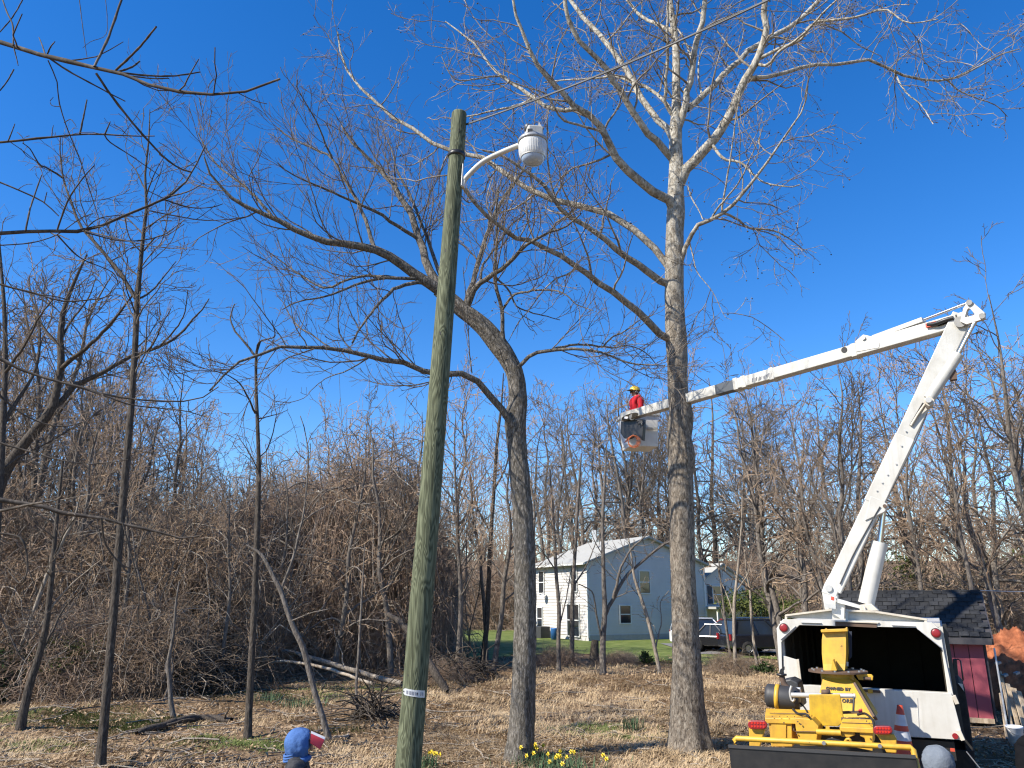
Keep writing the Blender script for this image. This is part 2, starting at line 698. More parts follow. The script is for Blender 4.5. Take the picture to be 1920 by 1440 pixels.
M['alu'] = paint('aluminium_tag', (.60, .61, .62), .5, .4, dirt=.2, dscale=30)
M['ink'] = paint('dark_lettering', (.02, .018, .016), .7, dirt=.2)
M['ink_grey'] = paint('embossed_marks', (.20, .21, .25), .6, dirt=.2)
M['red_lens'] = paint('red_lens', (.24, .010, .014), .38, dirt=.2, dscale=20)
M['red_dot'] = paint('bright_red_segment', (.52, .03, .02), .2, dirt=.1, dscale=20)
M['lens_ring'] = paint('lens_ring', (.05, .02, .02), .4)
M['tape'] = paint('reflective_tape', (.42, .42, .43), .45, dirt=.15)
M['grey_band'] = paint('grey_insulator', (.065, .075, .088), .45, dirt=.15)
M['orange'] = paint('cone_orange', (.50, .06, .025), .6, dirt=.35, dscale=9)
M['cone_white'] = paint('cone_sleeve', (.52, .53, .55), .5, dirt=.45, dscale=9)
M['shed_red'] = paint('barn_red', (.30, .055, .075), .6, dirt=.25, dscale=3, dirtcol=(.18, .05, .06))
M['shed_dark'] = paint('dark_trim', (.055, .05, .052), .7, dirt=.3)
M['shingle'] = paint('asphalt_shingle', (.036, .037, .040), .9, dirt=.5, dscale=6, spec=.2, dirtcol=(.035, .037, .042))
M['siding'] = paint('white_siding', (.56, .53, .485), .5, dirt=.15, dscale=1.5)
M['roof_pale'] = paint('pale_roof', (.36, .355, .32), .8, dirt=.25, dscale=3)
M['fascia'] = paint('fascia', (.62, .62, .58), .6, dirt=.2)
M['brick'] = paint('foundation', (.36, .35, .34), .85, dirt=.3, dscale=6)
M['shutter'] = paint('dark_shutter', (.04, .045, .055), .6)
M['board'] = bark('weathered_board', (.20, .145, .095), (.36, .28, .19), (.50, .41, .30), 12, .12, .4, .01)
M['plastic_white'] = paint('white_plastic', (.68, .70, .76), .4, dirt=.2, dscale=8)
M['blue_cloth'] = paint('blue_fleece', (.07, .145, .34), .9, dirt=.35, dscale=18, spec=.1, dirtcol=(.04, .085, .22), bump=.6)
M['cap_red'] = paint('red_cap', (.55, .04, .05), .7, dirt=.2)
M['cap_white'] = paint('white_cap_panel', (.70, .68, .66), .7, dirt=.1)
M['black_cloth'] = paint('charcoal_jacket', (.030, .031, .034), .85, dirt=.5, dscale=30, spec=.2, dirtcol=(.07, .07, .075), bump=.5)
M['soft_black'] = paint('black_fleece', (.007, .007, .008), .95, dirt=.3, dscale=20, spec=.05, dirtcol=(.014, .014, .015))
M['grey_cloth'] = paint('grey_fleece', (.155, .175, .20), .95, dirt=.35, dscale=22, spec=.1, dirtcol=(.10, .115, .14), bump=.6)
M['red_cloth'] = paint('red_hoodie', (.42, .02, .03), .9, dirt=.3, dscale=14, spec=.1)
M['denim'] = paint('dark_trousers', (.035, .04, .055), .9, dirt=.3, dscale=14, spec=.1)
M['skin'] = paint('skin', (.40, .23, .16), .55, dirt=.15, dscale=12)
M['hair'] = paint('dark_hair', (.02, .015, .012), .7)
M['helmet'] = paint('yellow_helmet', (.70, .47, .03), .3, dirt=.15)
M['boot'] = paint('boot_leather', (.07, .045, .025), .7)
M['rope'] = paint('orange_rope', (.36, .10, .04), .85, dirt=.3, dscale=40)
M['wire'] = paint('cable', (.10, .10, .10), .6)
M['concrete'] = paint('concrete', (.34, .32, .29), .9, dirt=.3, dscale=6)
M['log_orange'] = paint('fresh_cut_wood', (.42, .20, .09), .9, dirt=.3, dscale=9)
M['bin_blue'] = paint('blue_plastic', (.03, .14, .38), .5)


def glass_dark(name, col=(.02, .025, .03), rough=.08):
    m, nt, b, ln = mat_new(name)
    b.inputs['Base Color'].default_value = (*col, 1)
    b.inputs['Roughness'].default_value = rough
    b.inputs['Specular IOR Level'].default_value = .8
    return m


M['pane'] = glass_dark('window_pane')
M['mirror'] = glass_dark('mirror', (.05, .06, .08), .05)


def lamp_glass():
    m, nt, b, ln = mat_new('ribbed_lamp_glass')
    mp = coords(nt)
    n = noise_tex(nt, mp, 9, 4, .5)
    r = ramp(nt, [(.3, (.54, .54, .52)), (.7, (.66, .66, .64))])
    ln.new(n.outputs['Fac'], r.inputs[0])
    ln.new(r.outputs[0], b.inputs['Base Color'])
    b.inputs['Roughness'].default_value = .3
    b.inputs['Transmission Weight'].default_value = .12
    b.inputs['IOR'].default_value = 1.3
    return m


M['lamp_glass'] = lamp_glass()
M['lamp_bowl'] = paint('sky_painted_lamp_bowl', (.38, .48, .62), .08, dirt=.2, dscale=5, spec=.8)  # opaque bowl; the blue stands in for sky reflected in its glass
M['head_grey'] = paint('weathered_lamp_head', (.33, .34, .35), .45, .3, dirt=.5, dscale=14)


def car_paint(name, col):
    m, nt, b, ln = mat_new(name)
    b.inputs['Base Color'].default_value = (*col, 1)
    b.inputs['Roughness'].default_value = .25
    b.inputs['Coat Weight'].default_value = .6
    return m

# ------------------------------------------------------------------ the ground
def grid_mesh(name, xs, ys, zf, keep=None):
    X, Y = np.meshgrid(xs, ys)
    V = np.stack([X, Y, zf(X, Y)], -1).reshape(-1, 3)
    nx, ny = len(xs), len(ys)
    i, j = np.meshgrid(np.arange(nx - 1), np.arange(ny - 1))
    a = (j * nx + i).ravel()
    F = np.stack([a, a + 1, a + nx + 1, a + nx], -1)
    if keep is not None:
        c = V[F].mean(1)
        F = F[keep(c[:, 0], c[:, 1])]
    return mesh_np(name, V, F)


def spread(*segs):
    out = [np.linspace(a, b, n, endpoint=False) for a, b, n in segs]
    return np.r_[np.concatenate(out), segs[-1][1]]


gxs = spread((-700, -120, 12), (-120, -30, 30), (-30, 30, 240), (30, 120, 30), (120, 700, 12))
gys = spread((-60, 8, 14), (8, 46, 160), (46, 120, 50), (120, 300, 24), (300, 900, 8))
tagp(finish('ground', grid_mesh('ground', gxs, gys, gz), M['ground']), kind='structure')


def lawn_keep(x, y):
    e = 41 + 2.2 * np.sin(x * .55) + 1.2 * np.sin(x * 1.7 + 1) - 2.5 * sstep(1, 6, x)
    e = e + 9 * (1 - sstep(-7, 0, x))
    return (y > e) & (y < 80) & (x > -16 + 2 * np.sin(y * .4)) & (x < 34)


tagp(finish('lawn', grid_mesh('lawn', np.linspace(-20, 36, 150), np.linspace(34, 82, 140), lambda x, y: gz(x, y) + .03,
                              lawn_keep), M['lawn']), kind='structure')
dm = paint('asphalt_drive', (.17, .165, .16), .95, dirt=.3, dscale=4)
tagp(finish('driveway', grid_mesh('driveway', np.linspace(9.5, 40, 30), np.linspace(42.5, 52, 12), lambda x, y: gz(x, y) + .06), dm), kind='structure')

# ------------------------------------------------------------------ house far behind
UZ = A(0, 0, 1)


def wall_siding(P0, u, n, width, z0, z1, top=None, step=.2):
    """overlapping boards joined into one sheet; top(s) gives the wall's height at s"""
    mb = MB()
    z = z0
    while z < z1 - .01:
        a, b = 0.0, width
        if top is not None:
            ss = np.linspace(0, width, 120)
            ok = ss[top(ss) > z + step * .5]
            if len(ok) < 2:
                break
            a, b = ok[0], ok[-1]
        q0, q1 = P0 + u * a + UZ * z, P0 + u * b + UZ * z
        mb.prism([q0 + n * .05, q0, q0 + UZ * step + n * .0, q0 + UZ * step + n * .012], (q1 - q0))
        z += step
    return mb


def window_part(root, C, u, n, w, h, mat_frame, name='window', shutters=False):
    """C: centre of the opening on the wall; frame proud of it, pane and sash bar as sub-parts"""
    def rect(w_, h_):
        return [C + u * a * w_ / 2 + UZ * b * h_ / 2 for a, b in ((-1, -1), (1, -1), (1, 1), (-1, 1))]
    f = MB().ring([q + n * .055 for q in rect(w + .16, h + .16)], [q + n * .055 for q in rect(w, h)], n * .06).build(name, mat_frame, root)
    MB().prism([q + n * .062 for q in rect(w - .005, h - .005)], n * .012).build('pane', M['pane'], f)
    MB().box(C + n * .09, (w - .01, .02, .07), (u, n, UZ)).build('sash', mat_frame, f)
    if shutters:
        for s in (-1, 1):
            MB().box(C + n * .085 + u * s * (w / 2 + .3), (.36, .05, h + .1), (u, n, UZ)).build('shutter', M['shutter'], f)
    return f


HC = A(5.22, 55.0, 0.0)
HU = A(math.cos(math.radians(26)), math.sin(math.radians(26)), 0)      # along the gable wall, to the right
HV = A(-HU[1], HU[0], 0)                                               # along the side wall, away
GN, SN = -HV, -HU
HW, HL, HE, HR = 10.2, 7.7, 5.3, 7.05
house = thing('house', 'white two storey house with a pale gabled roof standing beyond the lawn', 'house', HC)
mb = MB()
mb.prism([HC + UZ * -.3, HC + HU * HW + UZ * -.3, HC + HU * HW + UZ * HE, HC + HU * HW / 2 + UZ * HR, HC + UZ * HE], HV * HL)
mb.build('wall', M['siding'], house)
wall_siding(HC, HU, GN, HW, .35, HR, lambda s: HE + (HR - HE) * (1 - np.abs(s - HW / 2) / (HW / 2))).build('siding', M['siding'], house, kind='stuff')
wall_siding(HC + HV * HL, -HV, SN, HL, .35, HE).build('siding', M['siding'], house, kind='stuff')
MB().box(HC + HU * HW / 2 + GN * .03 + UZ * .1, (HW + .08, .06, .6), (HU, HV, UZ)).build('foundation', M['brick'], house)
for s in (0, 1):
    MB().box(HC + HU * (HW * s) + GN * .05 + SN * .03 + UZ * (HE / 2 + .1), (.14, .10, HE - .3), (HU, HV, UZ)).build('corner_board', M['fascia'], house)
mb = MB()
for s in (0, 1):
    e = HC + HU * (-.45 if s == 0 else HW + .45) + UZ * (HE - .2) + GN * .4
    r_ = HC + HU * HW / 2 + UZ * (HR + .02) + GN * .4
    mb.prism([e, r_, r_ + UZ * .14, e + UZ * .14], HV * (HL + .8))
rf = mb.build('roof', M['roof_pale'], house)
MB().box(HC + HU * HW * .3 + HV * HL * .5 + UZ * (HR + .3), (.3, .3, 1.0)).build('vent_pipe', M['fascia'], rf)
MB().box(HC + SN * .48 + HV * HL / 2 + UZ * (HE - .16), (.12, HL + .7, .12), (HU, HV, UZ)).build('gutter', M['fascia'], rf)
window_part(house, HC + HU * 4.75 + UZ * 3.95, HU, GN, .85, 1.5, M['fascia'])
window_part(house, HC + HU * 3.0 + UZ * 1.75, HU, GN, .85, 1.15, M['fascia'])
for d, z in ((1.7, 4.1), (6.6, 4.0), (6.9, 1.35)):
    window_part(house, HC + HV * d + UZ * z, HV, SN, .75, 1.55, M['fascia'])
f = window_part(house, HC + HV * 1.9 + UZ * 1.35, HV, SN, 1.6, 2.1, M['fascia'], 'sliding_door')
MB().box(HC + HV * 1.9 + UZ * 1.35 + SN * .10, (.06, .03, 2.1), (HV, SN, UZ)).build('door_post', M['fascia'], f)
dish = MB().lathe([(.0, 0), (.16, .02), (.27, .09), (.28, .10)], HC + HV * 5.9 + UZ * 3.0 + SN * .28, SN + A(0, 0, .3), 14)
dish.tube([HC + HV * 5.9 + UZ * 2.7 + SN * .02, HC + HV * 5.9 + UZ * 2.95 + SN * .3], .02, 6)
dish.build('satellite_dish', M['tape'], house)
# lower wing on the right
WC = HC + HU * (HW + .02) + HV * .6
wing = MB()
wing.prism([WC + UZ * -.3, WC + HU * 4.4 + UZ * -.3, WC + HU * 4.4 + UZ * 4.1, WC + HU * 2.2 + UZ * 5.3, WC + UZ * 4.1], HV * 6)
wing.build('side_wing', M['siding'], house)
wall_siding(WC, HU, GN, 4.4, 2.2, 5.3, lambda s: 4.1 + 1.2 * (1 - np.abs(s - 2.2) / 2.2)).build('siding', M['siding'], house, kind='stuff')
window_part(house, WC + HU * 1.6 + UZ * 3.1, HU, GN, .8, 1.2, M['fascia'], shutters=True)
mb = MB()
for s in (0, 1):
    e = WC + HU * (-.05 if s == 0 else 4.75) + UZ * 3.93 + GN * .3
    r_ = WC + HU * 2.2 + UZ * 5.32 + GN * .3
    mb.prism([e, r_, r_ + UZ * .13, e + UZ * .13], HV * 6.5)
mb.build('wing_roof', M['roof_pale'], house)
pr = MB().box(WC + HU * 2.2 + GN * .9 + UZ * 2.15, (4.6, 1.9, .16), (HU, HV, UZ))
pr.build('porch_roof', M['roof_pale'], house)
for s in (.15, 4.25):
    MB().box(WC + HU * s + GN * 1.7 + UZ * 1.05, (.12, .12, 2.08), (HU, HV, UZ)).build('porch_post', M['fascia'], house)

ac = MB().box(HC + HV * 5.1 + SN * .8 + UZ * .42, (.8, .8, .84), (HU, HV, UZ))
o = ac.build('air_conditioner', M['char'], None, .04)
tagp(o, 'dark grey square condenser unit beside the sunlit house wall', 'air conditioner')
b = thing('storage_bin', 'blue lidded plastic bin at the far end of the sunlit house wall', 'bin', HC + HV * 7.4 + SN * .9)
MB().box(HC + HV * 7.4 + SN * .9 + UZ * .45, (.9, 1.2, .9), (HU, HV, UZ)).build('body', M['char'], b, .03)
MB().box(HC + HV * 7.4 + SN * .9 + UZ * 1.02, (1.0, 1.3, .22), (HU, HV, UZ)).build('lid', M['bin_blue'], b, .05)
o = MB().lathe([(.001, 0), (.28, 0), (.33, .75), (.35, .8), (.001, .8)], HC + HV * 2.9 + SN * 1.0, UZ, 14).build('barrel', M['bin_blue'])
tagp(o, 'blue barrel standing by the sliding door of the white house', 'barrel')


# ------------------------------------------------------------------ parked cars
def make_car(label, at, heading, L, Wd, H, paint_mat, kind='suv'):
    at = A(at[0], at[1], float(gz(at[0], at[1])) + .06)
    f = A(math.cos(heading), math.sin(heading), 0)
    s = A(-f[1], f[0], 0)
    root = thing('parked_car', label, 'car', at, 'cars parked beside the house')

    def q(x, y, z):
        return at + f * x + s * y + UZ * z
    h0, hb = .32, H * .58
    side = [(-L / 2, .42), (-L / 2 + .03, hb * .93), (-L / 2 + .25, hb), (L / 2 - 1.25, hb), (L / 2 - .2, hb * .86), (L / 2, hb * .7), (L / 2, .36), (L / 2 - .1, h0), (-L / 2 + .1, h0)]
    mb = MB().prism([q(x, -Wd / 2, z) for x, z in side], s * Wd)
    mb.build('body', paint_mat, root, .06)
    xb, xf = -L / 2 + (.12 if kind != 'sedan' else .75), L / 2 - 1.55
    roofb, rooff = xb + (.22 if kind != 'sedan' else .55), xf - .75
    lo = [(xb, -1), (xf + .25, -1), (xf + .25, 1), (xb, 1)]
    hi = [(roofb, -1), (rooff, -1), (rooff, 1), (roofb, 1)]
    yw, yt = Wd / 2 - .05, Wd / 2 - .2
    vs = [q(x, k * yw, hb - .01) for x, k in lo] + [q(x, k * yt, H - .07) for x, k in hi]
    g = MB().add(vs, [(0, 1, 5, 4), (1, 2, 6, 5), (2, 3, 7, 6), (3, 0, 4, 7), (4, 5, 6, 7)])
    g.build('window', M['pane'], root)
    MB().prism([q(roofb - .05, -yt - .02, H - .08), q(rooff + .06, -yt - .02, H - .08), q(rooff + .06, yt + .02, H - .08), q(roofb - .05, yt + .02, H - .08)], UZ * .08).build('roof', paint_mat, root, .03)
    for k in (-1, 1):
        for fx in (0.02, .36, .68, .985):
            a0, a1 = vs[0] * (1 - fx) + vs[1] * fx, vs[4] * (1 - fx) + vs[5] * fx
            if k == 1:
                a0, a1 = vs[3] * (1 - fx) + vs[2] * fx, vs[7] * (1 - fx) + vs[6] * fx
            MB().beam(a0 + s * k * .015, a1 + s * k * .015, .08, .05, f).build('pillar', paint_mat, root)
        for x in (-L / 2 + .85, L / 2 - .85):
            w = MB().lathe([(.001, 0), (.33, 0), (.34, .04), (.34, .18), (.31, .22), (.001, .22)], q(x, k * (Wd / 2 - .19), .34), s * k, 18).build('wheel', M['rubber'], root)
            rm = MB().lathe([(.001, .03), (.06, .03), (.20, .0), (.21, .02)], q(x, k * (Wd / 2 + .02), .34), s * k, 14)
            rm.build('rim', M['steel'], w)
        MB().box(q(L / 2 + .005, k * (Wd / 2 - .25), hb * .74), (.06, .34, .15), (f, s, UZ)).build('headlight', M['tape'], root)
        MB().box(q(-L / 2 - .005, k * (Wd / 2 - .15), hb * .85), (.06, .2, .3), (f, s, UZ)).build('tail_light', M['red_lens'], root)
    MB().box(q(L / 2 + .02, 0, .45), (.1, Wd * .9, .18), (f, s, UZ)).build('bumper', M['char'], root, .02)
    return root


make_car('white sport utility car parked nearest the house porch', W(1318, 1222, 46)[:2], math.radians(-75), 4.6, 1.85, 1.72, car_paint('car_white', (.62, .62, .62)))
make_car('black low saloon car parked between the white car and the birch stems', W(1366, 1228, 43.5)[:2], math.radians(-35), 4.5, 1.78, 1.42, car_paint('car_black', (.012, .012, .014)), 'sedan')
make_car('dark blue sport utility car in the middle of the parked row', W(1402, 1228, 46)[:2], math.radians(200), 4.6, 1.85, 1.75, car_paint('car_blue', (.02, .035, .06)))
make_car('long dark van at the end of the parked row by the truck box', W(1447, 1236, 42)[:2], math.radians(8), 5.0, 1.9, 1.75, car_paint('car_dark', (.012, .014, .02)))
make_car('red car mostly hidden behind the black saloon', W(1356, 1215, 52)[:2], math.radians(180), 4.3, 1.75, 1.5, car_paint('car_red', (.25, .02, .02)), 'sedan')

# ------------------------------------------------------------------ shed behind the truck
TH = math.radians(28)
TR = A(math.cos(TH), -math.sin(TH), 0)       # to the right along truck and shed fronts
TF = A(math.sin(TH), math.cos(TH), 0)        # forward, away from the camera
SB = A(11.15, 19.2, 0.12)
SLEN, SDEP, SEV, SRI = 3.1, 3.4, 1.98, 3.05
shed = thing('garden_shed', 'barn red wooden shed with a dark shingle roof behind the truck', 'shed', SB)
fl = SB - TR * SLEN
npl = 10
pw = SLEN / npl
for k in range(npl):
    p0 = fl + TR * (k * pw + .006)
    MB().box(p0 + TR * (pw / 2 - .006) + UZ * .95 + TF * .03 + TF * (.004 * (k % 3)), (pw - .016, .05, 1.78), (TR, TF, UZ)).build('plank', M['shed_red'], shed)
MB().prism([fl + TF * .06, SB + TF * .06, SB + TF * SDEP, fl + TF * SDEP], UZ * 1.9).build('wall', M['shed_dark'], shed)
MB().prism([SB + TR * .01 + TF * .06, SB + TR * .01 + TF * SDEP, SB + TR * .01 + TF * SDEP + UZ * 1.95, SB + TR * .01 + TF * SDEP / 2 + UZ * 2.9, SB + TR * .01 + TF * .06 + UZ * 1.95], TR * .05).build('gable_wall', M['shed_dark'], shed)
MB().box((fl + SB) / 2 + UZ * .02 - TF * .02, (SLEN, .1, .1), (TR, TF, UZ)).build('sill_beam', M['board'], shed)
eF = -TF * .28 + UZ * (SEV - .12)
rg = TF * SDEP / 2 + UZ * (SRI - .12)
mb = MB()
mb.prism([fl - TR * .2 + eF, fl - TR * .2 + rg, fl - TR * .2 + rg - UZ * .09, fl - TR * .2 + eF - UZ * .09], TR * (SLEN + .38))
eB = TF * (SDEP + .28) + UZ * (SEV - .12)
mb.prism([fl - TR * .2 + rg, fl - TR * .2 + eB, fl - TR * .2 + eB - UZ * .09, fl - TR * .2 + rg - UZ * .09], TR * (SLEN + .38))
roof = mb.build('roof', M['shed_dark'], shed)
sl = nrm(rg - eF)
sn = nrm(np.cross(TR, sl))
rows = 11
rl = np.linalg.norm(rg - eF)
sh_me = {}
for j in range(rows):
    nn = 16
    ww = (SLEN + .38) / nn
    for k in range(nn):
        off = (j % 2) * .5 * ww
        w0 = ww - .012
        xx = k * ww + off + ww / 2
        if xx + ww / 2 > SLEN + .39:
            continue
        C = fl - TR * .2 + eF + TR * xx + sl * (rl / rows * (j + .5)) + sn * (.014 + .004 * ((j * 7 + k * 3) % 4))
        key = (j * 7 + k * 3) % 5
        if key not in sh_me:
            tmp = MB()
            c0 = A(0, 0, 0)
            hh = rl / rows + .02
            vs = []
            for zz in (0, 1):
                for yy in (-.5, .5):
                    for ax_ in (-.5, .5):
                        lift = .016 if yy < 0 else .004
                        vs.append(TR * w0 * ax_ + sl * hh * yy + sn * (zz * .008 + lift + .002 * key))
            tmp.add(vs, [(0, 2, 3, 1), (4, 5, 7, 6), (0, 1, 5, 4), (2, 6, 7, 3), (0, 4, 6, 2), (1, 3, 7, 5)])
            me = bpy.data.meshes.new('shingle')
            me.from_pydata(tmp.v, [], tmp.f)
            cc = (.028, .034, .040, .031, .046)[key]
            me.materials.append(paint('asphalt_shingle_%s' % 'abcde'[key], (cc, cc * 1.02, cc * 1.06), .95, dirt=.4, dscale=8, spec=.05))
            sh_me[key] = me
        o = bpy.data.objects.new('shingle', sh_me[key])
        link(o)
        o.parent = roof
        o.location = Vector((C - SB).tolist())
for a, b_ in ((eF, rg), (rg, eB)):
    MB().beam(SB + TR * .2 + a + UZ * -.08, SB + TR * .2 + b_ + UZ * -.08, .04, .16).build('rake_board', M['shed_dark'], shed)
MB().beam(fl - TR * .2 + eF - UZ * .1, SB + TR * .18 + eF - UZ * .1, .03, .1).build('eave_board', M['shed_dark'], shed)
MB().box(fl - TR * .2 + TR * (SLEN + .38) / 2 + rg + UZ * .01, (SLEN + .38, .2, .03), (TR, TF, UZ)).build('ridge_cap', M['shingle'], shed)

# mound of red clay, chips and boards to the right of the shed
mc = W(1950, 1270, 23.0)


def mound(name, cx, cy, rx, ry, h, mat, seed, label, cat, amp=.25, n=90):
    xs = np.linspace(-1, 1, n)
    X, Y = np.meshgrid(xs, xs)
    r2 = X * X + Y * Y
    rr = np.random.default_rng(seed)
    ph = rr.uniform(0, 6, 8)
    nz = sum(np.sin(X * (3 + 2 * k) + ph[k] + 1.7 * np.sin(Y * (2 + k) + ph[-k])) * np.cos(Y * (4 + 1.6 * k) + ph[k - 3]) / (1 + k) for k in range(6))
    Z = h * np.clip(1 - r2, 0, 1) ** .8 * (1 + amp * nz * .5) + rr.normal(size=X.shape) * h * .022 + h * .055 * np.sin(X * 17 + 3 * np.sin(Y * 9)) * np.sin(Y * 15 + 2 * np.sin(X * 11)) * np.clip(1 - r2, 0, 1)
    V = np.stack([cx + X * rx, cy + Y * ry, gz(cx + X * rx, cy + Y * ry) + Z - .06], -1).reshape(-1, 3)
    i, j = np.meshgrid(np.arange(n - 1), np.arange(n - 1))
    a = (j * n + i).ravel()
    F = np.stack([a, a + 1, a + n + 1, a + n], -1)
    F = F[(r2.ravel()[F] < 1.0).any(1)]
    o = finish(name, mesh_np(name, V, F), mat)
    return tagp(o, label, cat)


mound('clay_mound', mc[0] + .6, mc[1] + .5, 3.0, 2.6, 2.25, M['red_dirt'], 3, 'mound of bare red clay to the right of the red shed', 'dirt mound')
m2 = G(1905, 1330)
mound('wood_chip_pile', m2[0] + .9, m2[1] + .5, 1.5, 1.3, .95, M['chips'], 8, 'low grey pile of wood chips in front of the red clay mound', 'wood chip pile', .2)


def plank_between(name, a, b, w, t, mat, label, cat, up=(0, -1, .2), group=None):
    o = MB().beam(a, b, w, t, up).build(name, mat, None, .006)
    return tagp(o, label, cat, group)


bl = [((1864, 1215), (1893, 1392), .05, 'metal', 'thin grey metal pole leaning against the dark shed corner'),
      ((1876, 1300), (1889, 1388), .10, 'board', 'short pale board nearest the shed corner, leaning beside the metal pole'),
      ((1880, 1280), (1903, 1392), .09, 'board', 'narrow whitish split board leaning just left of the white bucket'),
      ((1874, 1258), (1899, 1345), .14, 'board', 'brown board leaning highest against the clay bank'),
      ((1889, 1282), (1912, 1375), .15, 'board', 'weathered brown board leaning behind the white bucket'),
      ((1900, 1290), (1926, 1378), .20, 'board', 'wide tan board leaning above the white bucket'),
      ((1910, 1296), (1938, 1384), .16, 'board', 'tan board at the outer end of the leaning boards')]
for (ax_, ay), (bx_, by), w, k, lab in bl:
    b0 = G(bx_, by)
    w *= .62
    d_ = b0[1]
    a0 = W(ax_, ay, d_ + .55)
    plank_between('metal_pole' if k == 'metal' else 'wooden_board', a0, b0 + UZ * .01, w, .03, M['galv'] if k == 'metal' else M['board'], lab, 'pole' if k == 'metal' else 'board', group=None if k == 'metal' else 'boards leaning beside the shed')
a0, b0 = G(1818, 1375, .12), G(1884, 1369, .10)
tagp(MB().tube([a0, (a0 + b0) / 2 - UZ * .02, b0], .014, 6).build('wooden_stick', M['board']), 'thin pale stick lying level in front of the shed sill', 'stick')
bp = G(1907, 1398)
bk = thing('plastic_bucket', 'white plastic bucket standing under the leaning boards', 'bucket', bp)
MB().lathe([(.001, .0), (.125, 0), (.15, .33), (.162, .335), (.162, .37), (.150, .37), (.145, .33), (.12, .02), (.001, .02)], bp, UZ, 24).build('body', M['plastic_white'], bk)
hn = [bp + UZ * .33 + A(.16 * math.cos(t), -.02 - .13 * math.sin(t), -.12 * math.sin(t)) for t in np.linspace(0, math.pi, 12)]
MB().tube(hn, .004, 5).build('handle', M['steel'], bk)
for k, (px, py) in enumerate(((1884, 1266), (1906, 1262), (1871, 1243))):
    c = W(px, py, 21.2)
    mb = MB().box(c, (.15, .10, .06), (nrm(A(1, .3, .3)), nrm(A(-.3, 1, .1)), nrm(A(-.3, -.1, 1))))
    tagp(mb.build('concrete_chunk', M['concrete'], None, .015), ('broken pale concrete chunk at the foot of the clay mound', 'lower pale chunk resting where clay meets wood chips', 'small white chunk embedded in the clay mound')[k], 'rubble')

# ------------------------------------------------------------------ trees
def limb_px(pts, w0, w1, Y0, dY, K=16, wig=.35, rng=RNG, power=1.0):
    """a traced limb: photo points with its own run in depth, radius from the width it shows"""
    p = np.asarray(pts, dtype=float)
    s = np.r_[0, np.cumsum(np.linalg.norm(np.diff(p, axis=0), axis=1))]
    s /= s[-1]
    q = [np.r_[W(x, y, Y0 + dY * t ** power), 0] for (x, y), t in zip(p, s)]
    c = spline(np.array(q), K)[:, :3]
    t = np.linspace(0, 1, K)
    w = w0 * (1 - t) + w1 * t
    r = np.array([pxm(c[i]) * w[i] / 2 for i in range(K)])
    c[1:-1] += rng.normal(size=(K - 2, 3)) * (r[1:-1, None] * wig * .5)
    return c, r


def trunk_px(rows, Y0, dY=0.0, K=30, base=None):
    """rows: (px, py, width px)"""
    q = []
    n = len(rows)
    for k, (x, y, w) in enumerate(rows):
        P = W(x, y, Y0 + dY * k / (n - 1))
        q.append(np.r_[P, pxm(P) * w / 2])
    return spline(np.array(q), K)


def trunk_mesh(name, cr, S=20, rough=.06, flare=.35, fl_h=.8, seed=0, off=None, ridge=0.0):
    """knotty trunk with a flared foot; cr rows (x,y,z,r) from the ground up"""
    P, R = cr[None, :, :3], cr[None, :, 3]
    v = tube_verts(P, R, S)[0]
    K = len(cr)
    for k in range(K):
        h = cr[k, 2] - cr[0, 2]
        fl = flare * math.exp(-max(h, 0) / fl_h * 2.2)
        for s in range(S):
            d = v[k, s] - cr[k, :3]
            an = 2 * math.pi * s / S
            q = Vector((math.cos(an) * 1.6 + seed, math.sin(an) * 1.6, h * .9))
            e = rough * mnoise.noise(q) + rough * .6 * mnoise.noise(q * 3.1)
            if ridge:
                e -= ridge * abs(mnoise.noise(Vector((math.cos(an) * 5.5 + seed, math.sin(an) * 5.5, h * 1.6)))) * 2
                e += ridge * mnoise.noise(Vector((math.cos(an) * 9 - seed, math.sin(an) * 9, h * 5.0)))
            e += fl * (1 + .5 * math.sin(an * 4 + seed) + .3 * math.sin(an * 7 + seed * 2))
            v[k, s] = cr[k, :3] + d * (1 + e)
    F = []
    for k in range(K - 1):
        for s in range(S):
            t = (s + 1) % S
            F.append((k * S + s, k * S + t, (k + 1) * S + t, (k + 1) * S + s))
    V = v.reshape(-1, 3)
    if off is not None:
        V = V - off
    return mesh_np(name, V, np.array(F))


def sub_batches(rng, limbs, spec, S=(5, 4, 3, 3)):
    """spec: list of dicts (per_m, len, ang, K, trop, wob, rr, rmin, t0, shrink) for each further order"""
    batches = []
    K = max(len(c) for c, r in limbs)
    P = np.stack([spline(np.c_[c, r], K)[:, :3] for c, r in limbs])
    R = np.stack([spline(np.c_[c, r], K)[:, 3] for c, r in limbs])
    last = None
    for o, sp in enumerate(spec):
        c, L = counts(rng, P, sp['per_m'], sp.get('lo', 0), sp.get('hi', 60))
        base = np.minimum(L * sp.get('frac', .5), sp.get('len', 2.0))
        base = np.maximum(base, sp.get('minlen', .1))
        P2, R2 = grow(rng, P, R, c, base, sp.get('ang', (30, 60)), sp.get('K', 6), sp.get('trop', .08), sp.get('wob', .16), sp.get('rr', .55),
                      sp.get('rmin', .004), sp.get('t0', .15), 1.0, sp.get('shrink', .4), sp.get('rmax', 9), sp.get('flat', 0))
        batches.append((P2, R2, S[min(o, len(S) - 1)]))
        P, R = P2, R2
        last = (P2, R2)
    return batches, last


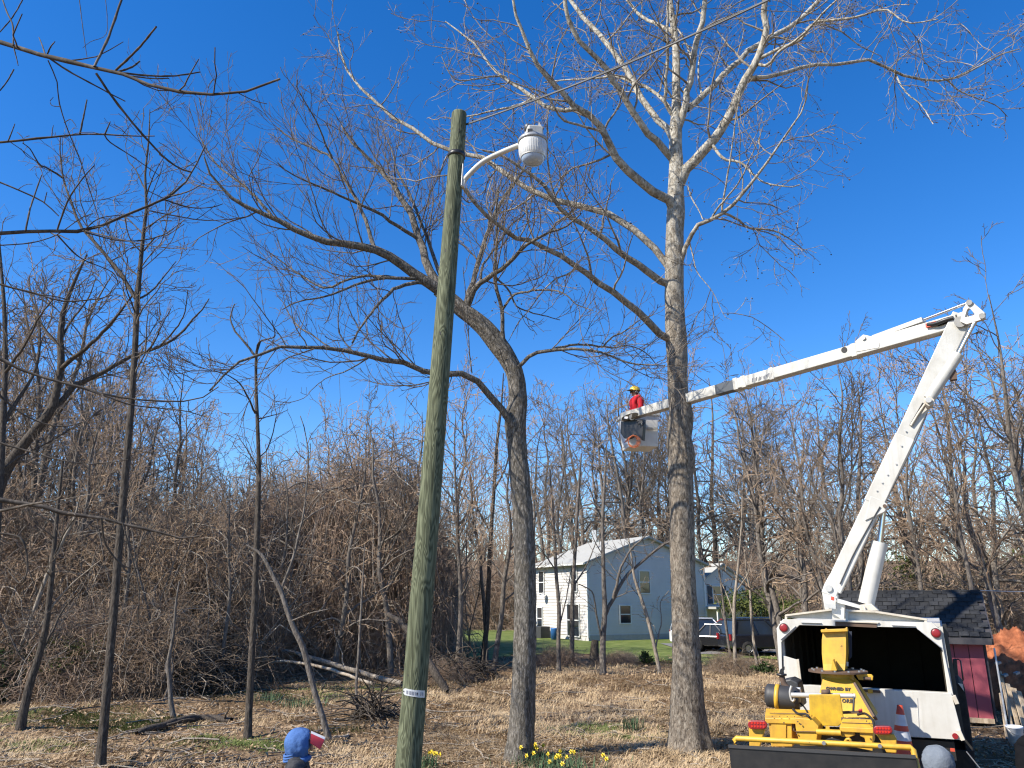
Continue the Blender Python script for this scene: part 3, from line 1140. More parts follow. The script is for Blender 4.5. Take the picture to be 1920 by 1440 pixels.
# ---- the big pale sycamore
SY = float(G(1295, 1415)[1])
syc_rows = [(1297, 1424, 80), (1295, 1395, 74), (1293, 1375, 70), (1290, 1330, 63), (1288, 1287, 58), (1287, 1229, 53), (1285, 1150, 49), (1282, 1110, 47), (1280, 1050, 46), (1278, 960, 45), (1276, 890, 46),
            (1278, 855, 51), (1274, 820, 46), (1277, 780, 46), (1272, 740, 39), (1270, 700, 37), (1269, 660, 38), (1266, 600, 37), (1264, 550, 35), (1264, 500, 34), (1265, 440, 33),
            (1267, 398, 34), (1267, 355, 30), (1268, 325, 28), (1267, 280, 24), (1267, 240, 22), (1268, 180, 16), (1267, 83, 13), (1257, 10, 11), (1250, -60, 9)]
syc = trunk_px(syc_rows, SY, .5, 190)
syc[0, 2] -= .15
sycamore = thing('sycamore_tree', 'tall pale barked sycamore in the foreground with the boom passing behind its trunk', 'tree', (syc[0, 0], syc[0, 1], syc[0, 2] + .1))
SO = WL[sycamore.name]
finish('trunk', trunk_mesh('trunk', syc, 48, .08, .30, .9, 2.0, SO, .028), M['bark_sycamore'], sycamore)
YS = SY + .3
SYC_LIMBS = [
    # traced points, width at both ends, run in depth
    ([(1270, 246), (1279, 222), (1291, 167), (1302, 105), (1316, 42), (1324, -20), (1330, -70)], 14, 8, -.9),
    ([(1274, 345), (1284, 322), (1313, 289), (1344, 255), (1372, 205), (1402, 142), (1424, 97), (1435, 50), (1431, 0), (1428, -50)], 21, 9, -1.6),
    ([(1288, 205), (1297, 200), (1335, 164), (1372, 128), (1416, 86), (1458, 64), (1500, 36), (1535, 0), (1560, -30)], 12, 7, 1.6),
    ([(1402, 146), (1418, 146), (1458, 142), (1508, 125), (1575, 121), (1633, 112), (1674, 134), (1723, 148), (1777, 150), (1821, 132), (1880, 101), (1911, 92)], 8, 2, 2.4),
    ([(1777, 150), (1795, 168), (1830, 184), (1866, 197), (1889, 219)], 3, 1.5, .8),
    ([(1678, 137), (1696, 170), (1727, 197), (1750, 233)], 3.5, 1.5, -.8),
    ([(1424, 110), (1463, 90), (1503, 74), (1526, 43), (1597, 34), (1660, 18), (1700, 43), (1759, 36)], 7, 2, -2.0),
    ([(1500, 76), (1526, 45), (1575, 58), (1611, 85), (1647, 103)], 4, 1.5, 1.2),
    ([(1418, 120), (1440, 122), (1462, 95), (1500, 70), (1540, 28), (1580, -10)], 6, 3, -2.4),
    ([(1336, 272), (1358, 297), (1391, 306), (1416, 331), (1438, 344), (1486, 351), (1500, 346)], 6, 2, -1.4),
    ([(1272, 510), (1286, 467), (1299, 436), (1313, 418), (1336, 411), (1355, 401), (1380, 378), (1416, 333), (1441, 300), (1480, 244), (1508, 200), (1515, 160)], 10, 2, -2.4),
    ([(1354, 401), (1355, 383), (1360, 355), (1369, 300), (1380, 222), (1388, 170)], 4, 1.5, -1.2),
    ([(1358, 400), (1385, 412), (1405, 428), (1430, 430), (1458, 436), (1491, 455), (1513, 475)], 5, 1.5, 1.6),
    ([(1334, 411), (1345, 392), (1385, 342), (1405, 300), (1425, 255)], 4, 1.5, -1.8),
    ([(1290, 350), (1297, 372), (1312, 398), (1318, 412)], 3, 2, -.5),
    ([(1293, 455), (1298, 475), (1308, 511), (1336, 547), (1358, 592), (1372, 600)], 2.5, 1, -1.0),
    ([(1262, 640), (1243, 627), (1210, 597), (1157, 550), (1097, 510), (1053, 480), (1007, 457), (967, 447), (923, 413), (890, 380), (868, 352), (845, 325)], 15, 6, -3.0),
    ([(1260, 535), (1243, 527), (1210, 507), (1163, 473), (1133, 447), (1100, 427), (1080, 415), (1060, 403), (1047, 387), (1030, 360), (1010, 337), (980, 318), (940, 290), (905, 282)], 15, 4, -1.8),
    ([(1262, 512), (1253, 498), (1223, 463), (1180, 423), (1113, 393), (1073, 383), (1027, 372), (980, 350), (940, 317), (907, 297), (870, 290), (830, 280), (780, 247), (767, 233), (737, 220), (710, 197), (683, 177), (667, 150), (643, 117), (633, 60)], 14, 3, 2.2),
    ([(1268, 405), (1247, 373), (1213, 347), (1167, 310), (1147, 277), (1127, 240), (1100, 210), (1080, 200), (1063, 180), (1037, 157), (1013, 130), (993, 93), (970, 37), (962, 0), (958, -40)], 19, 4, -2.4),
    ([(1085, 203), (1047, 207), (1027, 200), (997, 183), (973, 163), (940, 143), (913, 113), (890, 83), (862, 60), (835, 40)], 9, 2, 1.4),
    ([(950, 145), (925, 142), (903, 147), (857, 150), (840, 132), (828, 105)], 4, 1.5, -.8),
    ([(1150, 278), (1127, 248), (1078, 233), (1053, 224), (1040, 203), (1022, 175), (985, 163), (955, 152)], 6, 2, -1.8),
    ([(1005, 178), (985, 192), (960, 200), (927, 207), (900, 214), (865, 220), (840, 222)], 5, 2, 1.2),
    ([(1262, 300), (1257, 291), (1230, 264), (1194, 219), (1163, 170), (1132, 125), (1091, 81), (1069, 45), (1062, 10), (1055, -40)], 14, 7, -1.8),
    ([(1262, 262), (1253, 242), (1217, 202), (1190, 157), (1163, 116), (1127, 67), (1096, 36), (1073, 4), (1050, -30)], 13, 7, 1.8),
    ([(1265, 225), (1248, 193), (1217, 166), (1181, 152), (1150, 143), (1110, 148), (1060, 150), (1020, 155)], 8, 2, 2.4),
    ([(1266, 68), (1257, 58), (1230, 45), (1199, 27), (1176, 0), (1160, -30)], 8, 4, 1.6),
    ([(1262, 218), (1248, 188), (1250, 112), (1253, 0), (1255, -50)], 7, 4, -1.2),
    ([(1300, 118), (1290, 90), (1275, 60), (1262, 52)], 5, 3, 1.0),
    ([(1315, 175), (1309, 130), (1318, 95), (1340, 88), (1352, 108), (1365, 130)], 4, 2, 1.4),
    ([(1244, 628), (1225, 640), (1190, 670), (1170, 690)], 2, 1, -1.0),
]
syc_l = []
for pts, w0, w1, dy in SYC_LIMBS:
    i_ = int(np.argmin(np.abs(np.array([t[1] for t in syc_rows]) - pts[0][1])))
    c, r = limb_px(pts, w0, w1, SY + .5 * i_ / (len(syc_rows) - 1), dy, 18, .5)
    syc_l.append((c, r))
# limbs that spring from other limbs start where those run
def attach(limbs, i, j):
    ci, cj = limbs[i][0], limbs[j][0]
    d0 = np.argmin(np.linalg.norm(np.stack([(cj[:, 0] / cj[:, 1]), (cj[:, 2] - 2.9) / cj[:, 1]], 1) - np.array([ci[0, 0] / ci[0, 1], (ci[0, 2] - 2.9) / ci[0, 1]]), axis=1))
    s = cj[d0, 1] / ci[0, 1]
    limbs[i] = (CAM + (ci - CAM) * s, limbs[i][1] * s)


for i, j in ((3, 1), (4, 3), (5, 3), (6, 1), (7, 6), (8, 1), (9, 1), (11, 10), (12, 10), (13, 10), (14, 10), (15, 10), (20, 19), (21, 20), (22, 19), (23, 20), (29, 0), (30, 2), (31, 16)):
    attach(syc_l, i, j)
for c, r in syc_l:
    finish('limb', tubes_mesh('limb', [(c[None], r[None], 10)], SO), M['bark_sycamore'], sycamore)
rs = np.random.default_rng(21)
top = (syc[-60::3, :3], syc[-60::3, 3])
tw, last = sub_batches(rs, syc_l + [top], [
    dict(per_m=1.5, len=2.4, frac=.75, minlen=.7, ang=(35, 75), K=8, trop=.03, wob=.20, rr=.42, rmin=.009, t0=.22, rmax=.03, shrink=.35),
    dict(per_m=3.4, len=1.1, frac=.6, minlen=.3, ang=(30, 70), K=6, trop=-.02, wob=.24, rr=.55, rmin=.0058, t0=.15, shrink=.3),
    dict(per_m=4.6, len=.5, frac=.6, minlen=.16, ang=(25, 65), K=4, trop=-.02, wob=.24, rr=.6, rmin=.0042, t0=.15, shrink=.3)], (5, 4, 3))
finish('crown', tubes_mesh('crown', tw, SO), M['twig_pale'], sycamore)
# seed balls hanging from the outer twigs
tips = last[0][:, -1]
tips = tips[(tips[:, 2] > 8.5)]
tips = tips[rs.permutation(len(tips))[:1500]]
oc = np.array([[1, 0, 0], [-1, 0, 0], [0, 1, 0], [0, -1, 0], [0, 0, 1], [0, 0, -1]], float)
fc = np.array([[0, 2, 4], [2, 1, 4], [1, 3, 4], [3, 0, 4], [2, 0, 5], [1, 2, 5], [3, 1, 5], [0, 3, 5]])
sz = rs.uniform(.017, .026, len(tips))
V = (tips[:, None, :] + A(0, 0, -.05) + oc[None] * sz[:, None, None] - SO).reshape(-1, 3)
F = (fc[None] + (np.arange(len(tips)) * 6)[:, None, None]).reshape(-1, 3)
finish('seed_balls', mesh_np('seed_balls', V, F), M['twig_dark'], sycamore, kind='stuff')

# ---- the leaning tree left of it
OY = float(G(975, 1428)[1])
oak_rows = [(972, 1440, 60), (975, 1418, 53), (978, 1370, 48), (981, 1300, 45), (984, 1220, 43), (985, 1130, 41.5), (984, 1050, 40), (980, 960, 38), (974, 890, 37), (969, 830, 37), (966, 790, 40), (970, 750, 35),
            (966, 705, 33), (952, 672, 34), (933, 645, 36), (912, 618, 34), (890, 598, 31), (868, 582, 29), (845, 563, 28), (822, 543, 26)]
oak = trunk_px(oak_rows, OY, -.3, 170)
oak[0, 2] -= .12
leaner = thing('leaning_tree', 'grey barked tree whose trunk bends left behind the wooden lamp pole', 'tree', (oak[0, 0], oak[0, 1], oak[0, 2] + .1))
OO = WL[leaner.name]
finish('trunk', trunk_mesh('trunk', oak, 44, .08, .28, .8, 7.0, OO, .04), M['bark_oak'], leaner)
YO = OY - .3
OAK_LIMBS = [
    ([(830, 549), (777, 510), (743, 487), (703, 467), (643, 458), (593, 447), (547, 427), (510, 408), (460, 387), (437, 373), (413, 350), (393, 323), (383, 295)], 21, 3, -1.5),
    ([(512, 409), (483, 373), (447, 340), (410, 313), (387, 280), (372, 250)], 6, 2, 1.0),
    ([(835, 555), (817, 527), (800, 490), (790, 453), (777, 420), (760, 383), (740, 350), (720, 327), (687, 293), (660, 267), (640, 235)], 18, 3, 1.5),
    ([(790, 453), (773, 440), (743, 423), (710, 400), (660, 377), (593, 347), (547, 327), (520, 305)], 8, 2, -1.5),
    ([(838, 540), (823, 507), (797, 437), (783, 400), (770, 367), (743, 317), (737, 287), (720, 250)], 8, 2, 2.6),
    ([(703, 467), (697, 455), (687, 417), (667, 373), (640, 327), (623, 297), (593, 280), (547, 260), (520, 240)], 8, 2, 1.4),
    ([(623, 297), (612, 275), (607, 260), (593, 227), (567, 183), (555, 160)], 4, 1.5, -1.0),
    ([(785, 522), (753, 522), (710, 522), (660, 537), (613, 555), (560, 565), (530, 580)], 7, 2, -1.2),
    ([(760, 522), (693, 517), (650, 525), (607, 540), (560, 513), (527, 490), (508, 475)], 6, 2, 1.2),
    ([(795, 530), (777, 530), (743, 540), (720, 560), (693, 590), (677, 613), (660, 643)], 8, 3, -1.4),
    ([(962, 800), (958, 790), (933, 760), (910, 730), (890, 707), (873, 700), (847, 703), (807, 697), (773, 683), (727, 677), (690, 667), (647, 658), (613, 652), (587, 655), (547, 650), (513, 653), (480, 668), (443, 680), (420, 703), (393, 733)], 14, 3.5, -2.2),
    ([(868, 584), (880, 550), (893, 500), (907, 460), (923, 413), (937, 383), (967, 340), (985, 310)], 11, 4, 1.2),
    ([(876, 575), (883, 557), (900, 530), (927, 513), (957, 490), (983, 463), (1027, 437), (1057, 427), (1090, 400)], 12, 2.5, -1.8),
    ([(940, 655), (942, 600), (940, 577), (932, 547), (928, 500), (932, 443), (930, 400), (935, 350)], 9, 3, -.6),
    ([(941, 582), (963, 553), (987, 547), (1020, 543), (1057, 550), (1080, 570), (1113, 583)], 5, 1.5, -1.6),
    ([(930, 520), (953, 543), (967, 573), (993, 585), (1020, 592), (1050, 600)], 4, 1.5, 1.0),
    ([(968, 692), (993, 667), (1020, 658), (1063, 655), (1100, 655), (1133, 663), (1180, 680), (1215, 684), (1247, 685)], 8, 2, -1.0),
    ([(1033, 657), (1067, 647), (1107, 647), (1147, 652), (1180, 648), (1213, 663), (1235, 690)], 5, 1.5, 1.4),
    ([(1128, 652), (1147, 633), (1173, 620), (1200, 600), (1225, 590)], 3.5, 1.5, -1.0),
    ([(848, 704), (840, 730), (833, 760)], 2, 1, -.4),
    ([(885, 700), (880, 660), (877, 600), (874, 560), (868, 500)], 2.5, 1.5, -.6),
    ([(690, 672), (650, 695), (610, 710), (580, 735)], 3, 1.2, .8),
    ([(900, 530), (905, 500), (925, 470), (960, 420), (985, 400), (1000, 370)], 5, 1.5, .8),
]
oak_l = []
for pts, w0, w1, dy in OAK_LIMBS:
    oak_l.append(limb_px(pts, w0, w1, YO, dy, 18, .5))
for i, j in ((1, 0), (3, 2), (5, 0), (6, 5), (7, 0), (8, 7), (9, 0), (14, 13), (15, 13), (17, 16), (18, 17), (19, 10), (20, 10), (21, 10), (22, 12)):
    attach(oak_l, i, j)
for c, r in oak_l:
    finish('limb', tubes_mesh('limb', [(c[None], r[None], 10)], OO), M['bark_oak'], leaner)
ro = np.random.default_rng(33)
tw, last = sub_batches(ro, oak_l, [
    dict(per_m=2.6, len=2.0, frac=.6, minlen=.6, ang=(25, 55), K=8, trop=.10, wob=.15, rr=.40, rmin=.007, t0=.2, rmax=.017, shrink=.35),
    dict(per_m=4.2, len=.95, frac=.6, minlen=.3, ang=(20, 48), K=6, trop=.09, wob=.15, rr=.55, rmin=.0046, t0=.12, shrink=.3),
    dict(per_m=5.6, len=.42, frac=.6, minlen=.14, ang=(20, 48), K=4, trop=.08, wob=.16, rr=.6, rmin=.0034, t0=.12, shrink=.3)], (5, 4, 3))
finish('crown', tubes_mesh('crown', tw, OO), M['twig_grey'], leaner)


# ---- slimmer trees traced one by one
def slim_tree(name, label, trunk, Y, limbs, spec, seed, mb_=M['bark_brown'], mt=M['twig_grey'], dY=0.0, S=12, K=34, group=None, flare=.2, joins=()):
    cr = trunk_px(trunk, Y, dY, K)
    g = float(gz(cr[0, 0], cr[0, 1]))
    cr[0, 2] = min(cr[0, 2], g - .05)
    root = thing(name, label, 'tree', (cr[0, 0], cr[0, 1], g), group)
    off = WL[root.name]
    finish('trunk', trunk_mesh('trunk', cr, S, .07, flare, .5, seed * 1.3, off), mb_, root)
    rg_ = np.random.default_rng(seed)
    ls = []
    for L in limbs:
        pts, w0, w1, dy = L[:4]
        s0 = np.argmin(np.abs(np.array([t[1] for t in trunk]) - pts[0][1]))
        ls.append(limb_px(pts, w0, w1, Y + dY * s0 / (len(trunk) - 1), dy, 14, .5, rg_))
    for i, j in joins:
        attach(ls, i, j)
    for c, r in ls:
        finish('limb', tubes_mesh('limb', [(c[None], r[None], 8)], off), mb_, root)
    if spec:
        n0 = int(K * .45)
        base = ls + [(cr[n0:, :3], cr[n0:, 3])]
        tw_, _ = sub_batches(rg_, base, spec, (4, 3, 3))
        finish('crown', tubes_mesh('crown', tw_, off), mt, root)
    return root


SPEC_A = [dict(per_m=1.5, len=1.7, frac=.55, minlen=.5, ang=(35, 65), K=8, trop=.08, wob=.18, rr=.4, rmin=.008, t0=.1, rmax=.022, shrink=.3),
          dict(per_m=3.6, len=.8, frac=.6, minlen=.25, ang=(28, 55), K=6, trop=.05, wob=.18, rr=.55, rmin=.0055, t0=.12, shrink=.3),
          dict(per_m=5.5, len=.38, frac=.6, minlen=.14, ang=(25, 55), K=4, trop=.05, wob=.18, rr=.6, rmin=.004, t0=.12, shrink=.3)]
YA = float(G(185, 1440)[1])
slim_tree('slender_tree', 'tall dark slender trunk standing nearest at the left, rising from the bottom edge', [(187, 1448, 19), (191, 1400, 17.5), (204, 1250, 15.5), (213, 1150, 14.5), (221, 1050, 14), (234, 900, 13), (241, 820, 12), (247, 750, 11.5), (253, 660, 10.5), (257, 570, 10), (263, 500, 8), (270, 430, 6.5), (275, 385, 5.5), (272, 330, 4), (279, 260, 3), (281, 205, 1.2)], YA,
          [([(257, 563), (233, 523), (213, 497), (180, 457), (150, 420), (133, 377), (120, 340), (113, 287), (113, 255)], 8, 2, 1.2),
           ([(120, 335), (95, 318), (73, 307), (57, 280), (42, 268)], 4, 1.5, -.8),
           ([(256, 672), (285, 648), (307, 603), (320, 580)], 4, 1.5, -.9),
           ([(260, 560), (285, 545), (310, 515), (330, 490)], 4, 1.5, .9),
           ([(272, 430), (300, 410), (330, 395)], 3, 1, -.6), ([(268, 440), (240, 410), (215, 395)], 3, 1, .8),
           ([(255, 590), (238, 545), (235, 520), (240, 480)], 3, 1, -1), ([(270, 470), (292, 445), (315, 440), (345, 420)], 3, 1, -.8), ([(264, 520), (240, 500), (225, 470), (228, 440)], 3, 1, .9), ([(274, 360), (255, 320), (240, 300), (235, 270)], 3, 1, .6), ([(273, 370), (290, 325), (310, 290)], 3, 1, -.6)], [dict(SPEC_A[0], per_m=2.3), dict(SPEC_A[1], per_m=4.4), SPEC_A[2]], 5, joins=((1, 0),))
slim_tree('forked_tree', 'forked tree leaning right behind the tall slender trunk at the left', [(-70, 1330, 25), (-40, 1100, 24), (-5, 920, 22), (28, 855, 20), (62, 812, 18), (98, 765, 16), (108, 720, 13), (115, 680, 13), (113, 633, 11), (120, 580, 9), (140, 527, 6), (163, 477, 3)], 23.0,
          [([(95, 768), (120, 742), (147, 720), (193, 697), (247, 668), (300, 650), (337, 630), (353, 607), (377, 583), (392, 560)], 11, 2, 1.6),
           ([(113, 693), (153, 660), (187, 630), (213, 600), (237, 570), (255, 545)], 9, 3, -1.5),
           ([(114, 650), (85, 620), (60, 560), (55, 520)], 5, 2, 1.2), ([(300, 650), (325, 622), (345, 590), (352, 545)], 4, 1.5, -1.2),
           ([(113, 640), (135, 600), (165, 560), (180, 520)], 5, 1.5, 1.0)], SPEC_A, 6, joins=((3, 0),), S=14)
slim_tree('edge_tree', 'dark tree trunk cut by the left edge of the photograph', [(-22, 1340, 15), (-12, 1100, 14), (0, 900, 12), (6, 780, 10), (10, 680, 9), (8, 580, 7), (2, 500, 5), (-4, 430, 4)], 21.0,
          [([(5, 800), (40, 740), (70, 680), (75, 620), (65, 560)], 8, 2, 1.0), ([(8, 700), (45, 650), (70, 600), (100, 560)], 6, 2, -1.2), ([(2, 880), (50, 850), (90, 830), (140, 800)], 5, 1.5, .8)], SPEC_A, 8)
YS2 = float(G(465, 1385)[1])
slim_tree('slender_tree', 'straight thin dark trunk between the tall slender trunk and the lamp pole', [(464, 1390, 15), (467, 1330, 13.5), (472, 1230, 12.5), (477, 1130, 11.5), (482, 1000, 10.5), (485, 880, 8), (483, 800, 7), (480, 720, 5.5), (481, 660, 5), (488, 640, 3.5)], YS2,
          [([(480, 668), (455, 638), (440, 620), (432, 595), (440, 570)], 5, 2, .8), ([(481, 660), (485, 643), (500, 636), (515, 630), (510, 600)], 4, 1.5, -.8), ([(479, 775), (465, 745), (450, 720), (430, 705), (400, 695)], 4, 1.5, -1.0),
           ([(484, 785), (500, 782), (525, 775), (540, 768)], 2.5, 1, .8)], SPEC_A[:2] + [dict(SPEC_A[2], per_m=3.5)], 9)
YL = float(G(620, 1390)[1])
slim_tree('leaning_sapling', 'pale sapling leaning left towards the thin dark trunk', [(618, 1392, 12.5), (605, 1345, 11.5), (588, 1290, 11), (570, 1220, 11), (552, 1180, 10), (540, 1150, 9.5), (527, 1110, 9), (512, 1080, 8), (490, 1040, 6), (462, 1022, 3)], YL,
          [([(526, 1108), (545, 1060), (558, 1010), (570, 960), (576, 900), (578, 850), (570, 800), (563, 780)], 5, 1.5, .9), ([(545, 1165), (580, 1150), (615, 1142)], 3, 1.5, -.7)], [dict(SPEC_A[0], per_m=1.0, len=1.0), dict(SPEC_A[1], per_m=2.0)], 10, M['bark_grey'], M['twig_grey'])
SAP = [('pale double stem sapling at the left edge beside the dense brush', [(-4, 1320, 9), (15, 1265, 9), (40, 1210, 8), (66, 1140, 8), (90, 1075, 7), (115, 1020, 6), (140, 970, 4), (150, 930, 2)], [([(40, 1222), (70, 1185), (100, 1135), (140, 1090), (190, 1050)], 5, 2, -.5)], M['bark_pale']),
       ('curved grey trunk at the far left standing in the green patch', [(38, 1366, 17), (45, 1330, 16), (55, 1285, 15), (70, 1240, 13), (85, 1180, 12), (95, 1100, 10), (102, 1020, 8), (110, 940, 6), (118, 860, 4)], [([(72, 1235), (95, 1190), (120, 1140), (150, 1110)], 5, 2, .7), ([(100, 1050), (120, 1000), (150, 960)], 4, 2, -.6)], M['bark_brown']),
       ('short crooked stem in the clearing right of the tall slender trunk', [(327, 1356, 10), (321, 1320, 9), (318, 1280, 8), (316, 1240, 7), (325, 1190, 5), (330, 1130, 4), (336, 1090, 2)], [([(318, 1275), (310, 1250), (320, 1225)], 3, 1.5, .4)], M['bark_grey']),
       ('thin grey stem just left of the lamp pole', [(671, 1338, 6), (668, 1290, 5), (672, 1230, 5), (676, 1160, 4), (680, 1090, 3), (684, 1020, 2)], [], M['bark_grey']),
       ('grey stem between the leaning sapling and the lamp pole with a broken limb', [(741, 1248, 9), (742, 1200, 8), (745, 1150, 8), (750, 1090, 7), (760, 1020, 6), (768, 940, 5), (770, 880, 3)], [([(743, 1160), (765, 1120), (795, 1080), (830, 1040)], 4, 1.5, .9), ([(745, 1130), (725, 1080), (700, 1040)], 4, 1.5, -.9)], M['bark_pale']),
       ('dark stem behind the lamp pole on its right side', [(905, 1232, 11), (912, 1180, 10), (916, 1100, 9), (920, 1010, 8), (926, 920, 7), (932, 830, 6), (940, 760, 4), (944, 700, 2)], [([(920, 1000), (895, 950), (880, 880)], 4, 1.5, 1.0), ([(926, 920), (950, 870), (962, 810)], 4, 1.5, -1.0)], M['bark_brown']),
       ('pair stem left of the white house in front of its lit wall', [(1048, 1262, 9), (1047, 1210, 8), (1048, 1140, 8), (1043, 1080, 7), (1040, 1020, 6), (1036, 950, 5), (1030, 880, 3)], [([(1047, 1180), (1062, 1120), (1072, 1060)], 3, 1.5, .8), ([(1042, 1070), (1015, 1030), (1000, 1020)], 3, 1.5, -.7)], M['bark_grey']),
       ('brown stem crossing the middle of the sunlit house wall', [(1071, 1252, 10), (1073, 1190, 9), (1073, 1130, 8), (1076, 1070, 7), (1080, 1010, 6), (1084, 930, 5), (1090, 850, 3)], [([(1075, 1100), (1100, 1060), (1120, 1010)], 3.5, 1.5, .9)], M['bark_grey']),
       ('forked tree in front of the corner of the white house', [(1131, 1268, 13), (1130, 1225, 12), (1131, 1185, 11), (1134, 1150, 10), (1132, 1090, 8), (1131, 1040, 7), (1130, 980, 6), (1134, 900, 4), (1138, 830, 2)], [([(1134, 1155), (1150, 1120), (1170, 1085), (1195, 1060), (1225, 1035), (1252, 1018), (1290, 1000)], 8, 3, 1.2), ([(1150, 1122), (1162, 1070), (1180, 1035), (1205, 1010), (1225, 985)], 6, 2, -1.0), ([(1128, 1200), (1118, 1150), (1110, 1110), (1085, 1095)], 4, 2, -.8)], M['bark_grey']),
       ('pale curved sapling leaning left before the shaded gable wall', [(1238, 1268, 8), (1230, 1225, 7), (1217, 1170, 7), (1205, 1130, 6), (1190, 1085, 5), (1185, 1050, 4), (1178, 1005, 2)], [([(1228, 1220), (1240, 1165), (1238, 1130), (1254, 1108)], 3, 1.5, .7)], M['bark_pale']),
       ('straight white barked birch stem between the sycamore and the truck', [(1379, 1268, 7), (1378, 1220, 7), (1376, 1180, 6), (1377, 1130, 6), (1380, 1100, 5), (1385, 1050, 4), (1390, 990, 3), (1392, 930, 2)], [([(1377, 1160), (1365, 1120), (1352, 1090), (1345, 1060)], 3, 1.5, .6), ([(1379, 1110), (1400, 1080), (1410, 1040)], 3, 1.5, -.6)], M['bark_pale']),
       ('pale crooked stem nearest the truck box among the saplings', [(1422, 1258, 6), (1415, 1220, 6), (1411, 1180, 5), (1408, 1140, 5), (1406, 1105, 4), (1400, 1075, 3), (1396, 1030, 2)], [([(1411, 1190), (1425, 1240), (1430, 1258)], 2, 2, -.3), ([(1406, 1110), (1425, 1100), (1450, 1095)], 2.5, 1.2, .6)], M['bark_pale']),
       ('slim grey sapling leaning left just right of the sycamore trunk', [(1376, 1262, 5), (1368, 1220, 5), (1361, 1170, 5), (1356, 1130, 4), (1350, 1080, 3), (1346, 1020, 2)], [([(1362, 1175), (1348, 1130), (1335, 1100), (1322, 1095)], 3, 1.5, .5)], M['bark_grey'])]
for k, (lab, tr, li, mb_) in enumerate(SAP):
    yy = float(G(tr[0][0], tr[0][1] - 4)[1])
    yy = min(yy, 36.0)
    slim_tree('sapling', lab, tr, yy, li, [dict(SPEC_A[0], per_m=1.3, len=1.5), dict(SPEC_A[1], per_m=2.6, rmin=.008), dict(SPEC_A[2], per_m=3.2, rmin=.007)], 40 + k, mb_, M['twig_grey'], S=10, K=24)

